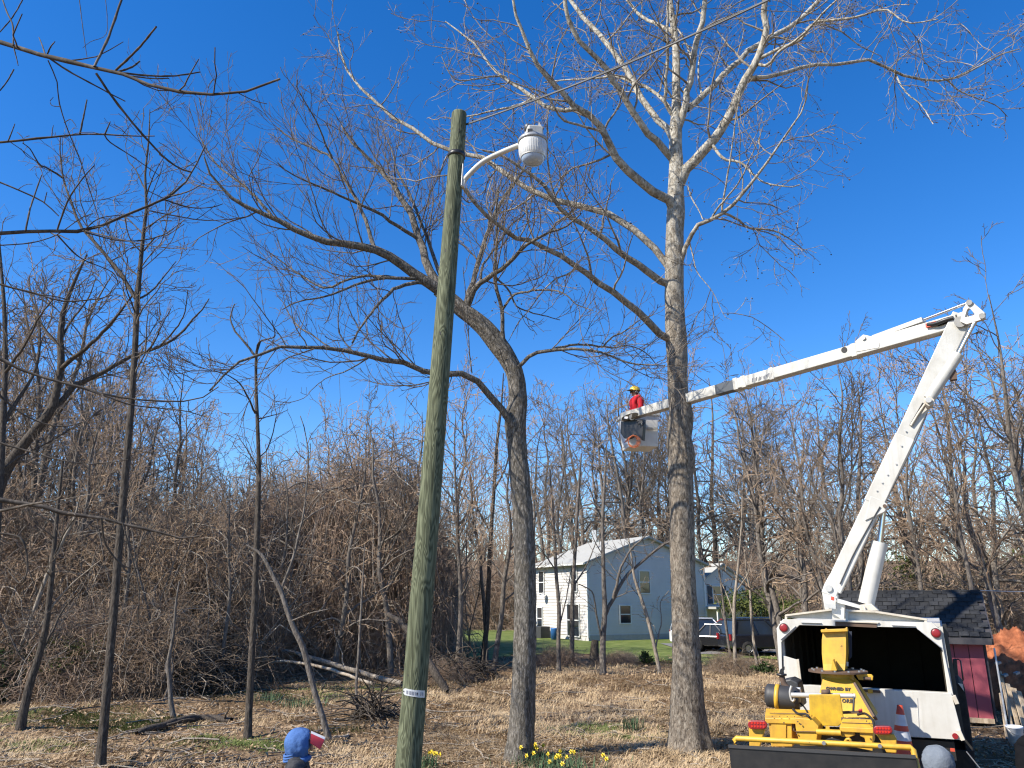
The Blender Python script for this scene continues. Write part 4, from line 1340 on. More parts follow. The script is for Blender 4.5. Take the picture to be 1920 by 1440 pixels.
# ---- near branches that reach in from a tree standing outside the frame
near = thing('overhanging_tree', 'dark bare branches reaching in at the upper left from a near tree', 'tree', (-6.5, 4.6, 0.0))
NO = WL[near.name]
ntr = np.array([[-6.5, 4.6, -.1, .17], [-6.45, 4.62, 2, .15], [-6.3, 4.6, 4.2, .13], [-6.2, 4.5, 6.5, .10], [-6.1, 4.4, 8.6, .06]])
finish('trunk', trunk_mesh('trunk', spline(ntr, 24), 14, .06, .3, .5, 1.0, NO), M['bark_brown'], near)
NB = [([(-260, 10), (-120, 45), (0, 77), (33, 88), (87, 105), (133, 117), (177, 127), (213, 133), (240, 143), (283, 160), (343, 173), (420, 177), (480, 167), (525, 148)], 12, 4, 4.3, -.5),
      ([(177, 125), (200, 77), (213, 43), (227, 0), (240, -40)], 4.5, 4, 4.0, .2), ([(217, 132), (260, 90), (293, 50)], 4.5, 3.5, 4.0, -.3), ([(220, 135), (247, 126), (262, 115)], 4, 3, 4.0, .1),
      ([(227, 137), (283, 142), (330, 142), (375, 135)], 4, 2.5, 4.0, .3), ([(240, 142), (283, 147), (317, 147)], 3, 2, 4.0, .2),
      ([(180, 137), (207, 177), (240, 220), (277, 263), (310, 297), (340, 317), (360, 323)], 4.5, 3, 4.05, .5),
      ([(87, 105), (120, 128), (150, 145), (200, 172), (235, 190)], 3.5, 2, 4.1, .4), ([(85, 103), (78, 82), (73, 70)], 3, 1.5, 4.1, .1), ([(88, 103), (95, 88), (103, 78)], 3, 1.8, 4.1, -.1),
      ([(90, 113), (107, 153), (110, 187), (123, 233), (150, 300), (167, 353), (183, 403)], 2.2, 1.6, 4.1, .6), ([(113, 200), (98, 198), (94, 190), (100, 182)], 1.6, 1, 4.2, 0), ([(120, 230), (132, 224), (140, 232), (143, 238)], 1.6, 1, 4.2, 0),
      ([(25, 85), (24, 48), (14, 25), (5, 0), (-5, -30)], 3, 2, 4.1, .2), ([(26, 90), (30, 105), (34, 123)], 2.5, 1.5, 4.1, 0), ([(45, -5), (25, 30), (0, 60)], 2.2, 2, 4.4, 0), ([(26, 130), (15, 150), (0, 170)], 2.4, 2, 4.4, 0),
      ([(148, -10), (155, 50), (163, 107)], 1.6, 1.2, 4.6, 0), ([(198, 0), (201, 35), (198, 66), (170, 78), (155, 90)], 1.3, .8, 4.6, 0),
      ([(-200, 275), (-90, 268), (0, 267), (67, 260), (150, 252), (197, 252), (240, 255), (290, 255)], 6, 2, 5.0, .2), ([(150, 251), (157, 217), (163, 187)], 3.5, 2.2, 5.1, 0), ([(197, 251), (205, 232), (207, 228)], 3, 1.8, 5.1, 0), ([(196, 253), (207, 267), (250, 295), (300, 330)], 2.5, 1.2, 5.1, .4),
      ([(15, 265), (25, 240), (28, 232)], 2.5, 1.5, 5.0, 0), ([(97, 257), (98, 245), (100, 235)], 2, 1.2, 5.0, 0),
      ([(-250, 450), (-110, 442), (0, 437), (93, 433), (153, 433), (200, 420), (250, 397), (310, 373), (340, 350), (360, 323), (385, 273)], 10, 2.5, 5.2, .3),
      ([(310, 375), (340, 385), (367, 390), (400, 388), (418, 382)], 3, 1.5, 5.4, .2), ([(310, 370), (350, 360), (383, 343)], 3, 1.5, 5.4, -.2), ([(160, 436), (233, 452), (300, 443), (340, 417)], 3, 1.5, 5.3, .3), ([(280, 395), (330, 405), (383, 413), (430, 411), (470, 405)], 2.5, 1.3, 5.4, .3),
      ([(160, 433), (230, 450), (290, 462), (350, 467)], 2.5, 1.3, 5.3, -.3), ([(107, 432), (127, 377), (153, 337), (177, 310)], 3.5, 2, 5.3, -.2), ([(48, 433), (57, 390), (78, 328)], 3.5, 2, 5.2, .2), ([(155, 434), (185, 410), (235, 402)], 2.5, 1.5, 5.3, .2),
      ([(0, 460), (60, 455), (107, 440), (150, 410), (175, 400)], 2.5, 1.5, 5.6, .3), ([(107, 440), (150, 483), (210, 510), (222, 535)], 3, 1.5, 5.3, .5),
      ([(-180, 275), (-70, 315), (0, 342), (43, 360), (83, 380), (110, 405)], 5, 2, 5.6, .3), ([(83, 380), (88, 360)], 2, 1.5, 5.7, 0),
      ([(-150, 620), (0, 673), (33, 690), (60, 702), (140, 723), (200, 740), (267, 750), (353, 752), (397, 737), (410, 725)], 7, 2, 5.9, .6), ([(160, 730), (205, 745), (250, 760), (343, 770), (387, 782)], 3, 1.5, 6.1, .4), ([(353, 752), (357, 772), (395, 742)], 1.6, 1, 6.2, .1),
      ([(-130, 490), (0, 533), (67, 550), (120, 565), (187, 560), (210, 553)], 5, 2, 6.2, .3), ([(67, 552), (120, 560), (180, 590), (230, 640)], 2.2, 1.2, 6.3, .5),
      ([(-200, 900), (-90, 920), (0, 937), (75, 949), (124, 964), (188, 971), (233, 983), (300, 998), (338, 1009), (375, 1005)], 12, 2.5, 8.5, .8), ([(0, 958), (60, 945), (110, 935), (128, 900)], 6, 2, 8.7, -.4), ([(190, 972), (198, 1020), (230, 1060), (262, 1066)], 4, 2, 8.8, .4), ([(230, 980), (260, 1100), (258, 1160), (270, 1190)], 3, 1.5, 8.9, .3),
      ([(0, 1000), (40, 1010), (52, 1060), (40, 1095), (15, 1070)], 4, 2, 9.0, .2), ([(-60, 800), (0, 830), (50, 845), (110, 862), (170, 870), (240, 862)], 4, 1.5, 8.2, .4), ([(-40, 700), (20, 760), (70, 790), (120, 800), (160, 790)], 4, 1.5, 8.0, .5)]
nb = []
for pts, w0, w1, y0, dy in NB:
    c, r = limb_px(pts, w0, w1, y0, dy, 16, .2)
    # swollen buds at the nodes
    r[[4, 8, 12]] *= 1.22
    nb.append((c, r))
    nb_o = finish('branch', tubes_mesh('branch', [(c[None], r[None], 8)], NO), M['twig_dark'], near)
# hidden runs from the trunk outside the frame to the branches that start at the edge
for i in (0, 19, 25, 36, 38, 41, 43, 48, 49):
    c, r = nb[i]
    z = c[0]
    a = np.array([-6.3 + .02 * c[0][2], 4.6, np.clip(z[2] - .6, 1.6, 7.5)])
    q = spline(np.array([np.r_[a, r[0] * 1.7], np.r_[(a * .45 + z * .55) + A(0, 0, .12), r[0] * 1.3], np.r_[z, r[0]]]), 8)
    finish('branch', tubes_mesh('branch', [(q[None, :, :3], q[None, :, 3], 8)], NO), M['twig_dark'], near)
rn = np.random.default_rng(77)
P_, _ = sub_batches(rn, [nb[i] for i in (0, 6, 19, 25, 29, 36, 38, 39, 41, 43, 48, 49)], [dict(per_m=1.6, len=.5, frac=.3, minlen=.12, ang=(35, 60), K=5, trop=.03, wob=.14, rr=.5, rmin=.003, t0=.4, rmax=.006)], (4,))
finish('twigs', tubes_mesh('twigs', P_, NO), M['twig_dark'], near, kind='stuff')


# ---- a stock of woodland trees, unit sized in metres, copied into the wood behind
def wood_tree(seed, H, style):
    rg_ = np.random.default_rng(seed)
    lean = rg_.normal(size=2) * (.05 if style != 'vine' else .09)
    n = 9
    z = np.linspace(0, 1, n)
    wx = np.cumsum(rg_.normal(size=(n, 2)) * .018 * H, axis=0)
    r0 = H * (.0095 if style == 'tall' else .0115)
    c = np.stack([lean[0] * z * H + wx[:, 0] * z, lean[1] * z * H + wx[:, 1] * z, z * H * .97 - .1], 1)
    r = r0 * (1 - z) ** .8 + .012
    cr = spline(np.c_[c, r], 20)
    batches = [(cr[None, :, :3], cr[None, :, 3], 8)]
    P, R = cr[None, :, :3], cr[None, :, 3]
    if style == 'tall':
        n1, t0, a1, l1 = 20, .38, (28, 50), .30
    elif style == 'wide':
        n1, t0, a1, l1 = 18, .25, (35, 62), .42
    else:
        n1, t0, a1, l1 = 22, .15, (45, 80), .30
    P1, R1 = grow(rg_, P, R, [n1], [H * l1], a1, 9, .06 if style != 'vine' else -.06, .15, .55, .012, t0, 1.0, .55, .065)
    c1, L1 = counts(rg_, P1, 2.0, 3, 12)
    P2, R2 = grow(rg_, P1, R1, c1, np.minimum(L1 * .5, 2.2), (28, 58), 6, .05 if style != 'vine' else -.05, .17, .5, .011, .2, 1.0, .4, .03)
    c2, L2 = counts(rg_, P2, 3.6, 2, 8)
    P3, R3 = grow(rg_, P2, R2, c2, np.minimum(L2 * .6, 1.1), (25, 55), 5, .04 if style != 'vine' else -.08, .2, .6, .0095, .15, 1.0, .35)
    c3, L3 = counts(rg_, P3, 4.4, 1, 5)
    P4, R4 = grow(rg_, P3, R3, c3, np.minimum(L3 * .6, .55), (25, 55), 4, .03, .2, .6, .008, .15, 1.0, .3)
    trunk = tubes_mesh('trunk', batches + [(P1, R1, 5)])
    crown = tubes_mesh('crown', [(P2, R2, 4), (P3, R3, 3), (P4, R4, 3)])
    return trunk, crown


STOCK = []
for k, (st, hh) in enumerate((('tall', 13), ('tall', 12), ('wide', 12), ('wide', 11), ('tall', 14), ('vine', 10), ('vine', 9), ('wide', 13))):
    t_, c_ = wood_tree(100 + k, hh, st)
    mbk = M['bark_grey']
    t_.materials.append(mbk)
    c_.materials.append(M['twig_grey'] if k in (0, 2, 7) else M['twig_brown'])
    STOCK.append((t_, c_, hh, st))

SKY = [(-200, 560), (0, 620), (120, 660), (230, 720), (330, 780), (400, 850), (500, 850), (600, 835), (680, 790), (760, 760), (850, 730), (930, 730), (1010, 715), (1090, 740), (1180, 700), (1300, 690), (1400, 700), (1500, 690), (1600, 720), (1700, 700), (1800, 680), (1880, 640), (1960, 600), (2200, 560)]
skx, sky_ = np.array([s[0] for s in SKY]), np.array([s[1] for s in SKY])
rw = np.random.default_rng(404)


def blocked(x, y):
    """kept clear: house, drive, lawn, shed, truck and mound"""
    q = A(x, y, 0) - HC
    if -1.5 < q @ HU < 14.5 and -2 < q @ HV < 10:
        return True
    if bool(lawn_keep(x, y)) and y < 66:
        return True
    if 8 < x < 36 and 38 < y < 56:
        return True
    q = A(x, y, 0) - SB
    if -SLEN - .8 < q @ TR < 1.0 and -1.0 < q @ TF < SDEP + .8:
        return True
    return False


WOODS = []
ZONES = [(195, 'left of the tall slender trunk'), (470, 'right of the tall slender trunk'), (800, 'left of the lamp pole'), (985, 'right of the lamp pole'),
         (1285, 'behind the white house'), (1480, 'right of the sycamore'), (1690, 'behind the raised boom'), (9999, 'behind the shed')]

def place_wood(x, y, toppx_jit, pick=None, hscale=1.0, key=None):
    dpt = y * CP
    px = 960 + FPX * x / (y * CP + 4 * SP)
    ty = np.interp(px, skx, sky_) + toppx_jit
    top = W(px, ty, y)[2]
    g = float(gz(x, y))
    H = max(top - g, 4.0) * hscale
    k = pick if pick is not None else int(rw.integers(0, len(STOCK)))
    t_, c_, hh, st = STOCK[k]
    s = H / hh
    zn = [z for z in ZONES if px < z[0]][0][1]
    kind_ = {'tall': 'tall narrow', 'wide': 'broad crowned', 'vine': 'vine draped'}[st]
    row = 'front' if y < (36 if px < 450 else 44 if px < 1000 else 58 if px < 1440 else 38) else 'back'
    lab = '%s bare tree in the %s of the wood %s' % (kind_, row, zn)
    root = thing('woodland_tree', lab, 'tree', (x, y, g), '%s trees %s, %s' % (kind_, zn, row))
    root.rotation_euler = (0, 0, float(rw.uniform(0, 6.28)))
    sxy = s * float(rw.uniform(.8, 1.05))
    root.scale = (sxy, sxy, s)
    for nm, me in (('trunk', t_), ('crown', c_)):
        o = link(bpy.data.objects.new(nm, me))
        o.parent = root
    WOODS.append((x, y))


n_try = 0
while len(WOODS) < 128 and n_try < 9000:
    n_try += 1
    px = rw.uniform(-110, 2080)
    lo, hi = (25, 52) if px < 450 else (30, 64) if px < 1000 else (48, 84) if px < 1440 else (25, 56)
    y = rw.uniform(lo, hi)
    x = (px - 960) / FPX * (y * CP + 3 * SP)
    if blocked(x, y) or any((x - a) ** 2 + (y - b) ** 2 < 3.2 for a, b in WOODS):
        continue
    j = abs(rw.normal()) * 55 - 12
    st = None
    if 380 < px < 860 and rw.uniform() < .55:
        st = int(rw.choice([5, 6]))
    place_wood(x, y, j, st)
# a few larger ones that the photograph shows singly
for px, y, top, k in ((1560, 24.5, 660, 7), (1450, 33, 690, 2), (1905, 27, 560, 2), (1790, 26, 690, 4), (1690, 27, 700, 1), (960, 44, 690, 4), (1010, 46, 705, 0), (850, 42, 720, 1), (1130, 50, 690, 0), (1215, 50, 690, 4), (640, 40, 805, 3), (720, 38, 770, 5), (90, 30, 520, 4), (330, 33, 690, 1), (15, 29, 470, 2)):
    x = (px - 960) / FPX * (y * CP + 4 * SP)
    if not blocked(x, y):
        place_wood(x, y, top - np.interp(px, skx, sky_), k)


# ---- tangled brush and vines at the wood's edge
def tangle(rg_, n, rx, ry, h, K=7, lmin=1.0, lmax=2.8, r=.010):
    """arching bare stems filling a low dome"""
    a = rg_.uniform(0, 2 * np.pi, n)
    rr = np.sqrt(rg_.uniform(0, 1, n))
    x, y = rx * rr * np.cos(a), ry * rr * np.sin(a)
    zt = h * np.clip(1 - rr ** 2, .05, 1) ** .6
    z = zt * rg_.uniform(.0, 1.0, n) ** .7
    P = np.empty((n, K, 3))
    P[:, 0] = np.stack([x, y, z], 1)
    d = rg_.normal(size=(n, 3))
    d[:, 2] = np.abs(d[:, 2]) * .9 + .1
    d /= np.linalg.norm(d, axis=1, keepdims=True)
    L = rg_.uniform(lmin, lmax, n)
    for k in range(1, K):
        d = d + .22 * rg_.normal(size=(n, 3)) + np.array([[0, 0, -.24]])
        d /= np.linalg.norm(d, axis=1, keepdims=True)
        P[:, k] = P[:, k - 1] + d * (L / (K - 1))[:, None]
        P[:, k, 2] = np.maximum(P[:, k, 2], .03)
    R = np.repeat((r * rg_.uniform(.6, 1.6, n))[:, None], K, 1) * np.linspace(1.1, .6, K)[None]
    return P, R


BR = []
for k in range(4):
    rg_ = np.random.default_rng(900 + k)
    P, R = tangle(rg_, 2050, 3.0, 2.4, 3.4 + .4 * k, 7, .7, 2.4, .0075)
    c, L = counts(rg_, P, 1.6, 0, 4)
    P2, R2 = grow(rg_, P, R, c, np.minimum(L * .4, .7), (30, 70), 4, -.03, .25, .7, .006, .1, 1.0, .2)
    # some thick upright stems and long pale arching vines among the thin ones
    m_ = 34
    P3 = np.zeros((m_, 7, 3))
    P3[:, 0, :2] = rg_.normal(size=(m_, 2)) * np.array([1.5, 1.2])
    d3 = rg_.normal(size=(m_, 3)) * .28 + A(0, 0, 1)
    for q_ in range(1, 7):
        d3 = d3 + rg_.normal(size=(m_, 3)) * .16
        d3 /= np.linalg.norm(d3, axis=1, keepdims=True)
        P3[:, q_] = P3[:, q_ - 1] + d3 * (rg_.uniform(.5, .8, m_))[:, None]
    R3 = rg_.uniform(.016, .042, m_)[:, None] * np.linspace(1, .35, 7)[None]
    P4, R4 = grow(rg_, P3, R3, np.full(m_, 7), np.full(m_, 1.6), (30, 65), 6, .03, .2, .45, .008, .25, 1.0, .4, .018)
    P5, R5 = tangle(rg_, 170, 3.1, 2.5, 3.6 + .4 * k, 9, 2.0, 4.2, .012)
    me = tubes_mesh('stems', [(P, R, 3), (P2, R2, 3), (P3, R3, 5, 1), (P4, R4, 3, 1), (P5, R5, 4, 2)])
    me.materials.append(M['vine'] if k % 2 == 0 else M['twig_brown'])
    me.materials.append(M['bark_grey'])
    me.materials.append(M['twig_pale'])
    BR.append(me)


def place_brush(px, y, h, wd=1.0, k=None, dz=0.0):
    x = (px - 960) / FPX * (y * CP)
    if blocked(x, y):
        return
    k = int(rw.integers(0, 4)) if k is None else k
    zn = [z for z in ZONES if px < z[0]][0][1]
    sz_ = 'low' if h < 2.9 else 'high' if h > 6 else 'middling'
    rw_ = 'near' if y < 32 else 'far' if y > 43 else 'mid distance'
    lab = '%s brown tangled thicket %s, %s' % (sz_, zn, rw_)
    grp = lab + ' (thickets)'
    o = link(bpy.data.objects.new('thicket', BR[k]))
    o.location = (x, y, float(gz(x, y)) + dz)
    o.rotation_euler = (0, 0, float(rw.uniform(0, 6.28)))
    s = h / (3.4 + .4 * k)
    o.scale = (wd, wd, s)
    tagp(o, lab, 'thicket', grp)


for px in range(-120, 790, 50):
    hh = float(np.interp(px, [-120, 100, 330, 420, 520, 600, 700, 800, 880, 980], [5.2, 5.2, 5.4, 6.6, 8.0, 8.6, 8.2, 6.0, 3.6, 3.0]))
    for y in (29, 35, 42):
        if px > 740 and y < 34:
            continue
        place_brush(px + rw.uniform(-26, 26), y + rw.uniform(-2, 2) + (7 if 380 < px < 860 else 0), hh * rw.uniform(.65, 1.12) * (1 + (y - 29) * .012), rw.uniform(.85, 1.2))
for px in range(-80, 330, 60):
    place_brush(px, 25.5 + rw.uniform(-1, 1), 2.6 * rw.uniform(.6, 1.2), .7)
for px in range(1330, 2060, 60):
    if px > 1570:
        place_brush(px + rw.uniform(-20, 20), rw.uniform(28, 36), rw.uniform(2.4, 4.2), 1.0)
    if px > 1490:
        place_brush(px + rw.uniform(-20, 20), rw.uniform(40, 58), rw.uniform(3.5, 6.0), 1.25)
    else:
        place_brush(px + rw.uniform(-20, 20), rw.uniform(60, 70), rw.uniform(4.5, 7.0), 1.25)
for px in range(860, 1420, 60):
    place_brush(px + rw.uniform(-20, 20), rw.uniform(70, 84), rw.uniform(4.5, 7.0), 1.5)
for px, y in ((840, 30), (1045, 36), (1160, 37), (1360, 33)):
    place_brush(px, y, rw.uniform(.5, .9), .35)

# ---- far wood: one mass behind everything
rf_ = np.random.default_rng(55)
n = 420
fy = rf_.uniform(84, 150, n)
fx = rf_.uniform(-.8, .8, n) * fy
fh = rf_.uniform(8, 15, n)
P = np.zeros((n, 7, 3))
for k in range(7):
    P[:, k, 0] = fx + rf_.normal(size=n) * .12 * k
    P[:, k, 1] = fy
    P[:, k, 2] = gz(fx, fy) + fh * k / 6
R = np.linspace(.17, .03, 7)[None] * rf_.uniform(.6, 1.3, n)[:, None]
P1, R1 = grow(rf_, P, R, np.full(n, 12), fh * .36, (25, 60), 5, .08, .14, .5, .03, .15, 1.0, .4, .08)
P2, R2 = grow(rf_, P1, R1, np.full(len(P1), 5), np.full(len(P1), 1.7), (25, 60), 4, .05, .2, .7, .022, .15, 1.0, .3)
tagp(finish('distant_woods', tubes_mesh('distant_woods', [(P, R, 5), (P1, R1, 3), (P2, R2, 3)]), M['twig_brown']), 'bare brown wood closing the view far behind house and brush', 'woods', None, 'stuff')


# ---- green shrubs
def leaf_shrub(name, label, at, rx, ry, h, n, ls, mat, seed, group=None, cat='shrub', wood=True):
    rg_ = np.random.default_rng(seed)
    at = np.asarray(at, float)
    root = thing(name, label, cat, at, group)
    u = rg_.normal(size=(n, 3))
    u /= np.linalg.norm(u, axis=1, keepdims=True)
    clump = rg_.integers(0, 26, n)
    cc = rg_.normal(size=(26, 3))
    cc /= np.linalg.norm(cc, axis=1, keepdims=True)
    cc *= rg_.uniform(.35, .95, (26, 1))
    q = cc[clump] * .85 + u * rg_.uniform(.02, .34, (n, 1))
    C = np.stack([q[:, 0] * rx, q[:, 1] * ry, h * .5 + q[:, 2] * h * .5], 1)
    C[:, 2] = np.maximum(C[:, 2], .05)
    a = rg_.normal(size=(n, 3))
    a /= np.linalg.norm(a, axis=1, keepdims=True)
    b = np.cross(a, rg_.normal(size=(n, 3)))
    b /= np.linalg.norm(b, axis=1, keepdims=True)
    s = ls * rg_.uniform(.6, 1.3, (n, 1))
    V = np.stack([C - a * s, C + b * s * .4, C + a * s, C - b * s * .4], 1).reshape(-1, 3)
    F = np.arange(4 * n).reshape(-1, 4)
    finish('foliage', mesh_np('foliage', V, F, False), mat, root)
    m = 22
    P = np.zeros((m, 5, 3))
    e = cc[rg_.integers(0, 26, m)]
    for k in range(5):
        t = k / 4
        P[:, k, 0], P[:, k, 1], P[:, k, 2] = e[:, 0] * rx * t, e[:, 1] * ry * t, (h * .5 + e[:, 2] * h * .4) * t ** .7
    P += rg_.normal(size=P.shape) * .03
    finish('stems', tubes_mesh('stems', [(P, np.repeat(np.linspace(.03, .008, 5)[None], m, 0), 4)]), M['bark_brown'], root)
    return root


SH = [('dark green honeysuckle tangle at the left edge low in the brush', 20, 23.6, 1.5, .8, 1.9, 2600, .05, 'leaf_dark'),
      ('mossy green shrub behind the slender trunk at the left', 150, 24.0, 1.5, .8, 2.1, 2600, .05, 'leaf_olive'),
      ('low olive shrub right of the slender trunk in the brush', 300, 25.6, 1.5, .8, 1.1, 1600, .05, 'leaf_olive'),
      ('green shrub beyond the parked cars by the truck box', 1420, 54, 3.2, 2.0, 3.8, 3000, .12, 'leaf_olive'),
      ('dark evergreen bush behind the saplings beside the cars', 1395, 57, 2.4, 2.0, 4.2, 2400, .12, 'leaf_dark'),
      ('yellow green bushes in the wood above the shed roof', 1760, 33, 2.6, 1.8, 5.6, 3200, .09, 'leaf_olive'),
      ('yellow green bush in the wood right of the shed roof', 1880, 34, 2.8, 2.0, 5.2, 3200, .09, 'leaf_olive'),
      ('dim green bush in the wood left of the lift cylinder', 1640, 34, 2.0, 1.5, 4.2, 2400, .09, 'leaf_olive'),
      ('small dark evergreen bush on the edge of the lawn', 1205, 36, .42, .42, .7, 900, .05, 'leaf_dark'),
      ('dark low bush right of the far tree stump', 1420, 32, .6, .5, .5, 600, .06, 'leaf_dark')]
for k, (lab, px, y, rx, ry, h, n, ls, mt) in enumerate(SH):
    x = (px - 960) / FPX * (y * CP)
    leaf_shrub('green_shrub', lab, (x, y, float(gz(x, y))), rx, ry, h, n, ls, M[mt], 700 + k)

# ---- logs, stump, brush pile
def log_thing(name, label, pts, cat, mat=M['dead_wood'], K=16, S=10, group=None, branches=0, seed=1):
    cr = spline(np.array(pts), K)
    rg_ = np.random.default_rng(seed)
    cr[:, :3] += rg_.normal(size=(K, 3)) * cr[:, 3:4] * .15
    o = thing(name, label, cat, cr[0, :3], group)
    off = WL[o.name]
    finish('trunk', tubes_mesh('trunk', [(cr[None, :, :3], cr[None, :, 3], S)], off), mat, o)
    if branches:
        P, R = grow(rg_, cr[None, :, :3], cr[None, :, 3], [branches], [np.linalg.norm(cr[-1, :3] - cr[0, :3]) * .3], (30, 70), 6, .1, .18, .4, .012, .2, 1, .3, .04)
        for k in range(len(P)):
            finish('branch', tubes_mesh('branch', [(P[k:k + 1], R[k:k + 1], 6)], off), mat, o)
    return o


def gp(px, py, dz, r):
    return np.r_[G(px, py, dz), r]


def wp(px, py, Y, r):
    return np.r_[W(px, py, Y), r]


log_thing('fallen_log', 'long pale fallen trunk propped across the brush left of the lamp pole', [wp(752, 1282, 27.5, .09), wp(680, 1262, 28.2, .085), wp(600, 1238, 29.0, .08), wp(520, 1217, 29.8, .07), wp(440, 1193, 30.5, .06), wp(405, 1183, 31, .04)], 'log', M['bark_pale'], branches=4, seed=3)
log_thing('fallen_log', 'thin bare pole lying below the long fallen trunk', [wp(700, 1283, 26.5, .05), wp(600, 1250, 27.3, .05), wp(520, 1240, 28.0, .04), wp(470, 1262, 28.2, .03)], 'log', M['dead_wood'], seed=4)
log_thing('broken_trunk', 'dark broken trunk leaning beside the lamp pole near the brush pile', [wp(838, 1296, 25.5, .12), wp(815, 1262, 25.6, .13), wp(790, 1215, 26, .13), wp(760, 1175, 26.6, .11), wp(728, 1150, 27.2, .07)], 'log', M['bark_brown'], seed=5, branches=3)
log_thing('rotten_log', 'dark rotten log lying in the clearing at the left', [gp(255, 1378, .05, .06), gp(310, 1366, .08, .08), gp(370, 1354, .09, .09), gp(432, 1356, .06, .07)], 'log', M['bark_brown'], seed=6, branches=3)
log_thing('dead_branch', 'dark dead branch on the leaf litter below the rotten log', [gp(245, 1425, .03, .03), gp(275, 1408, .05, .035), gp(330, 1415, .04, .02)], 'branch', M['bark_brown'], seed=7)
log_thing('dead_branch', 'short pale branch on the litter behind the blue hooded person', [gp(625, 1386, .03, .04), gp(645, 1385, .03, .04), gp(654, 1384, .03, .03)], 'branch', M['dead_wood'], seed=8)
log_thing('dead_branch', 'pale lath lying left of the sycamore foot', [gp(1188, 1408, .03, .03), gp(1216, 1409, .03, .03), gp(1246, 1412, .03, .02)], 'branch', M['bark_pale'], seed=9)
st = thing('tree_stump', 'dark broken stump in front of the white house', 'stump', G(1115, 1243))
sp = G(1115, 1243)
sc = np.array([np.r_[sp + A(0, 0, -.1), .26], np.r_[sp + A(.0, 0, .3), .21], np.r_[sp + A(.02, 0, .7), .19], np.r_[sp + A(.05, 0, 1.0), .15]])
finish('trunk', trunk_mesh('trunk', spline(sc, 12), 14, .18, .5, .4, 4.0, WL[st.name]), M['bark_brown'], st)
MB().box(sp + A(.25, -.05, .04), (.2, .2, .1)).build('cut_chunk', M['log_orange'], st, .02)


def brush_pile(name, label, at, n, rx, h, seed, r=.018):
    rg_ = np.random.default_rng(seed)
    P, R = tangle(rg_, n, rx, rx * .8, h, 5, .5, 1.6, r)
    o = thing(name, label, 'brush pile', at)
    finish('sticks', tubes_mesh('sticks', [(P, R, 4)]), M['bark_brown'], o, kind='stuff')
    return o


brush_pile('brush_pile', 'heap of cut brown branches right of the lamp pole', G(862, 1278), 190, 1.3, .9, 71)
brush_pile('brush_pile', 'dark heap of sticks deep in the clearing left of the thin trunk', G(385, 1302), 230, 1.3, 1.3, 72)
brush_pile('root_tangle', 'small clump of upturned roots left of the lamp pole', G(692, 1350), 120, .45, .45, 73, .014)

# ------------------------------------------------------------------ bucket truck
Rw = W(1630, 1250, 11.2)
RO = A(Rw[0], Rw[1], 0.0)
NF = TF                                   # the plane of the rear faces along TF


def T(lx, ly, lz):
    return RO + TR * lx + TF * ly + UZ * lz


def tp(px, py, ly):
    """the point seen at a photo position on the upright plane ly metres ahead of the truck's rear"""
    return on_plane(px, py, RO + TF * ly, TF)


def tpoly(pts, ly):
    return [tp(x, y, ly) for x, y in pts]


truck = thing('bucket_truck', 'white bucket truck seen from behind with chip box open and boom raised', 'truck', RO)
TX = (TR, TF, UZ)
xl, xr, zt_, zb = -1.17, .96, 2.57, 1.17
BL_ = 3.3
# rear frame with its eight sided opening (outer and inner loops)
outer = [(1456, 1178), (1468, 1161), (1748, 1167), (1763, 1181), (1769, 1218), (1788, 1305), (1505, 1290), (1463, 1288)]
inner = [(1465, 1204), (1499, 1172), (1717, 1177), (1766, 1217), (1768, 1220), (1779, 1299), (1505, 1284), (1467, 1282)]
MB().ring(tpoly(outer, 0), tpoly(inner, 0), TF * .10).build('rear_frame', M['white'], truck, .008)
# walls, roof, floor and headboard of the box, lined with grime inside
w_ = MB()
w_.box(T(xl + .03, .1 + BL_ / 2, (zt_ + zb) / 2), (.05, BL_, zt_ - zb - .10), TX)
w_.box(T(xr - .03, .1 + BL_ / 2, (zt_ + zb) / 2), (.05, BL_, zt_ - zb - .10), TX)
w_.box(T((xl + xr) / 2, .1 + BL_ / 2, zt_ - .03), (xr - xl - .06, BL_, .05), TX)
w_.build('box_wall', M['white'], truck)
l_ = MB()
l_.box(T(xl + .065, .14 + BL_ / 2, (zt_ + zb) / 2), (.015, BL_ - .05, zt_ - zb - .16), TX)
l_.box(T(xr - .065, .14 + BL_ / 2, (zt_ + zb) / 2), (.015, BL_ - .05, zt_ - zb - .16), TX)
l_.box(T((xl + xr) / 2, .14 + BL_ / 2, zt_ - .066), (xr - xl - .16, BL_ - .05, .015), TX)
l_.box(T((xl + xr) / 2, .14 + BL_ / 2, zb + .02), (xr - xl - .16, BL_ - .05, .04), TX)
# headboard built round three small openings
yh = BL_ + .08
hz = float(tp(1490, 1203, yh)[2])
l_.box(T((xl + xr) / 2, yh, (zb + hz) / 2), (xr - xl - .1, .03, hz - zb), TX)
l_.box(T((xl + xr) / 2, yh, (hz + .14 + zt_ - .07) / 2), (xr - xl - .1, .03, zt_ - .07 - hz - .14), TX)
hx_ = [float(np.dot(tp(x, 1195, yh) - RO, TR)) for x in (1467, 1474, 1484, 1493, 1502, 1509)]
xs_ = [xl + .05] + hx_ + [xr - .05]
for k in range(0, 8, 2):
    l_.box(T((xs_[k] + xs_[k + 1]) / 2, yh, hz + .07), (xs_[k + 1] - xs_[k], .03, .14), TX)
l_.build('box_lining', M['soot'], truck)
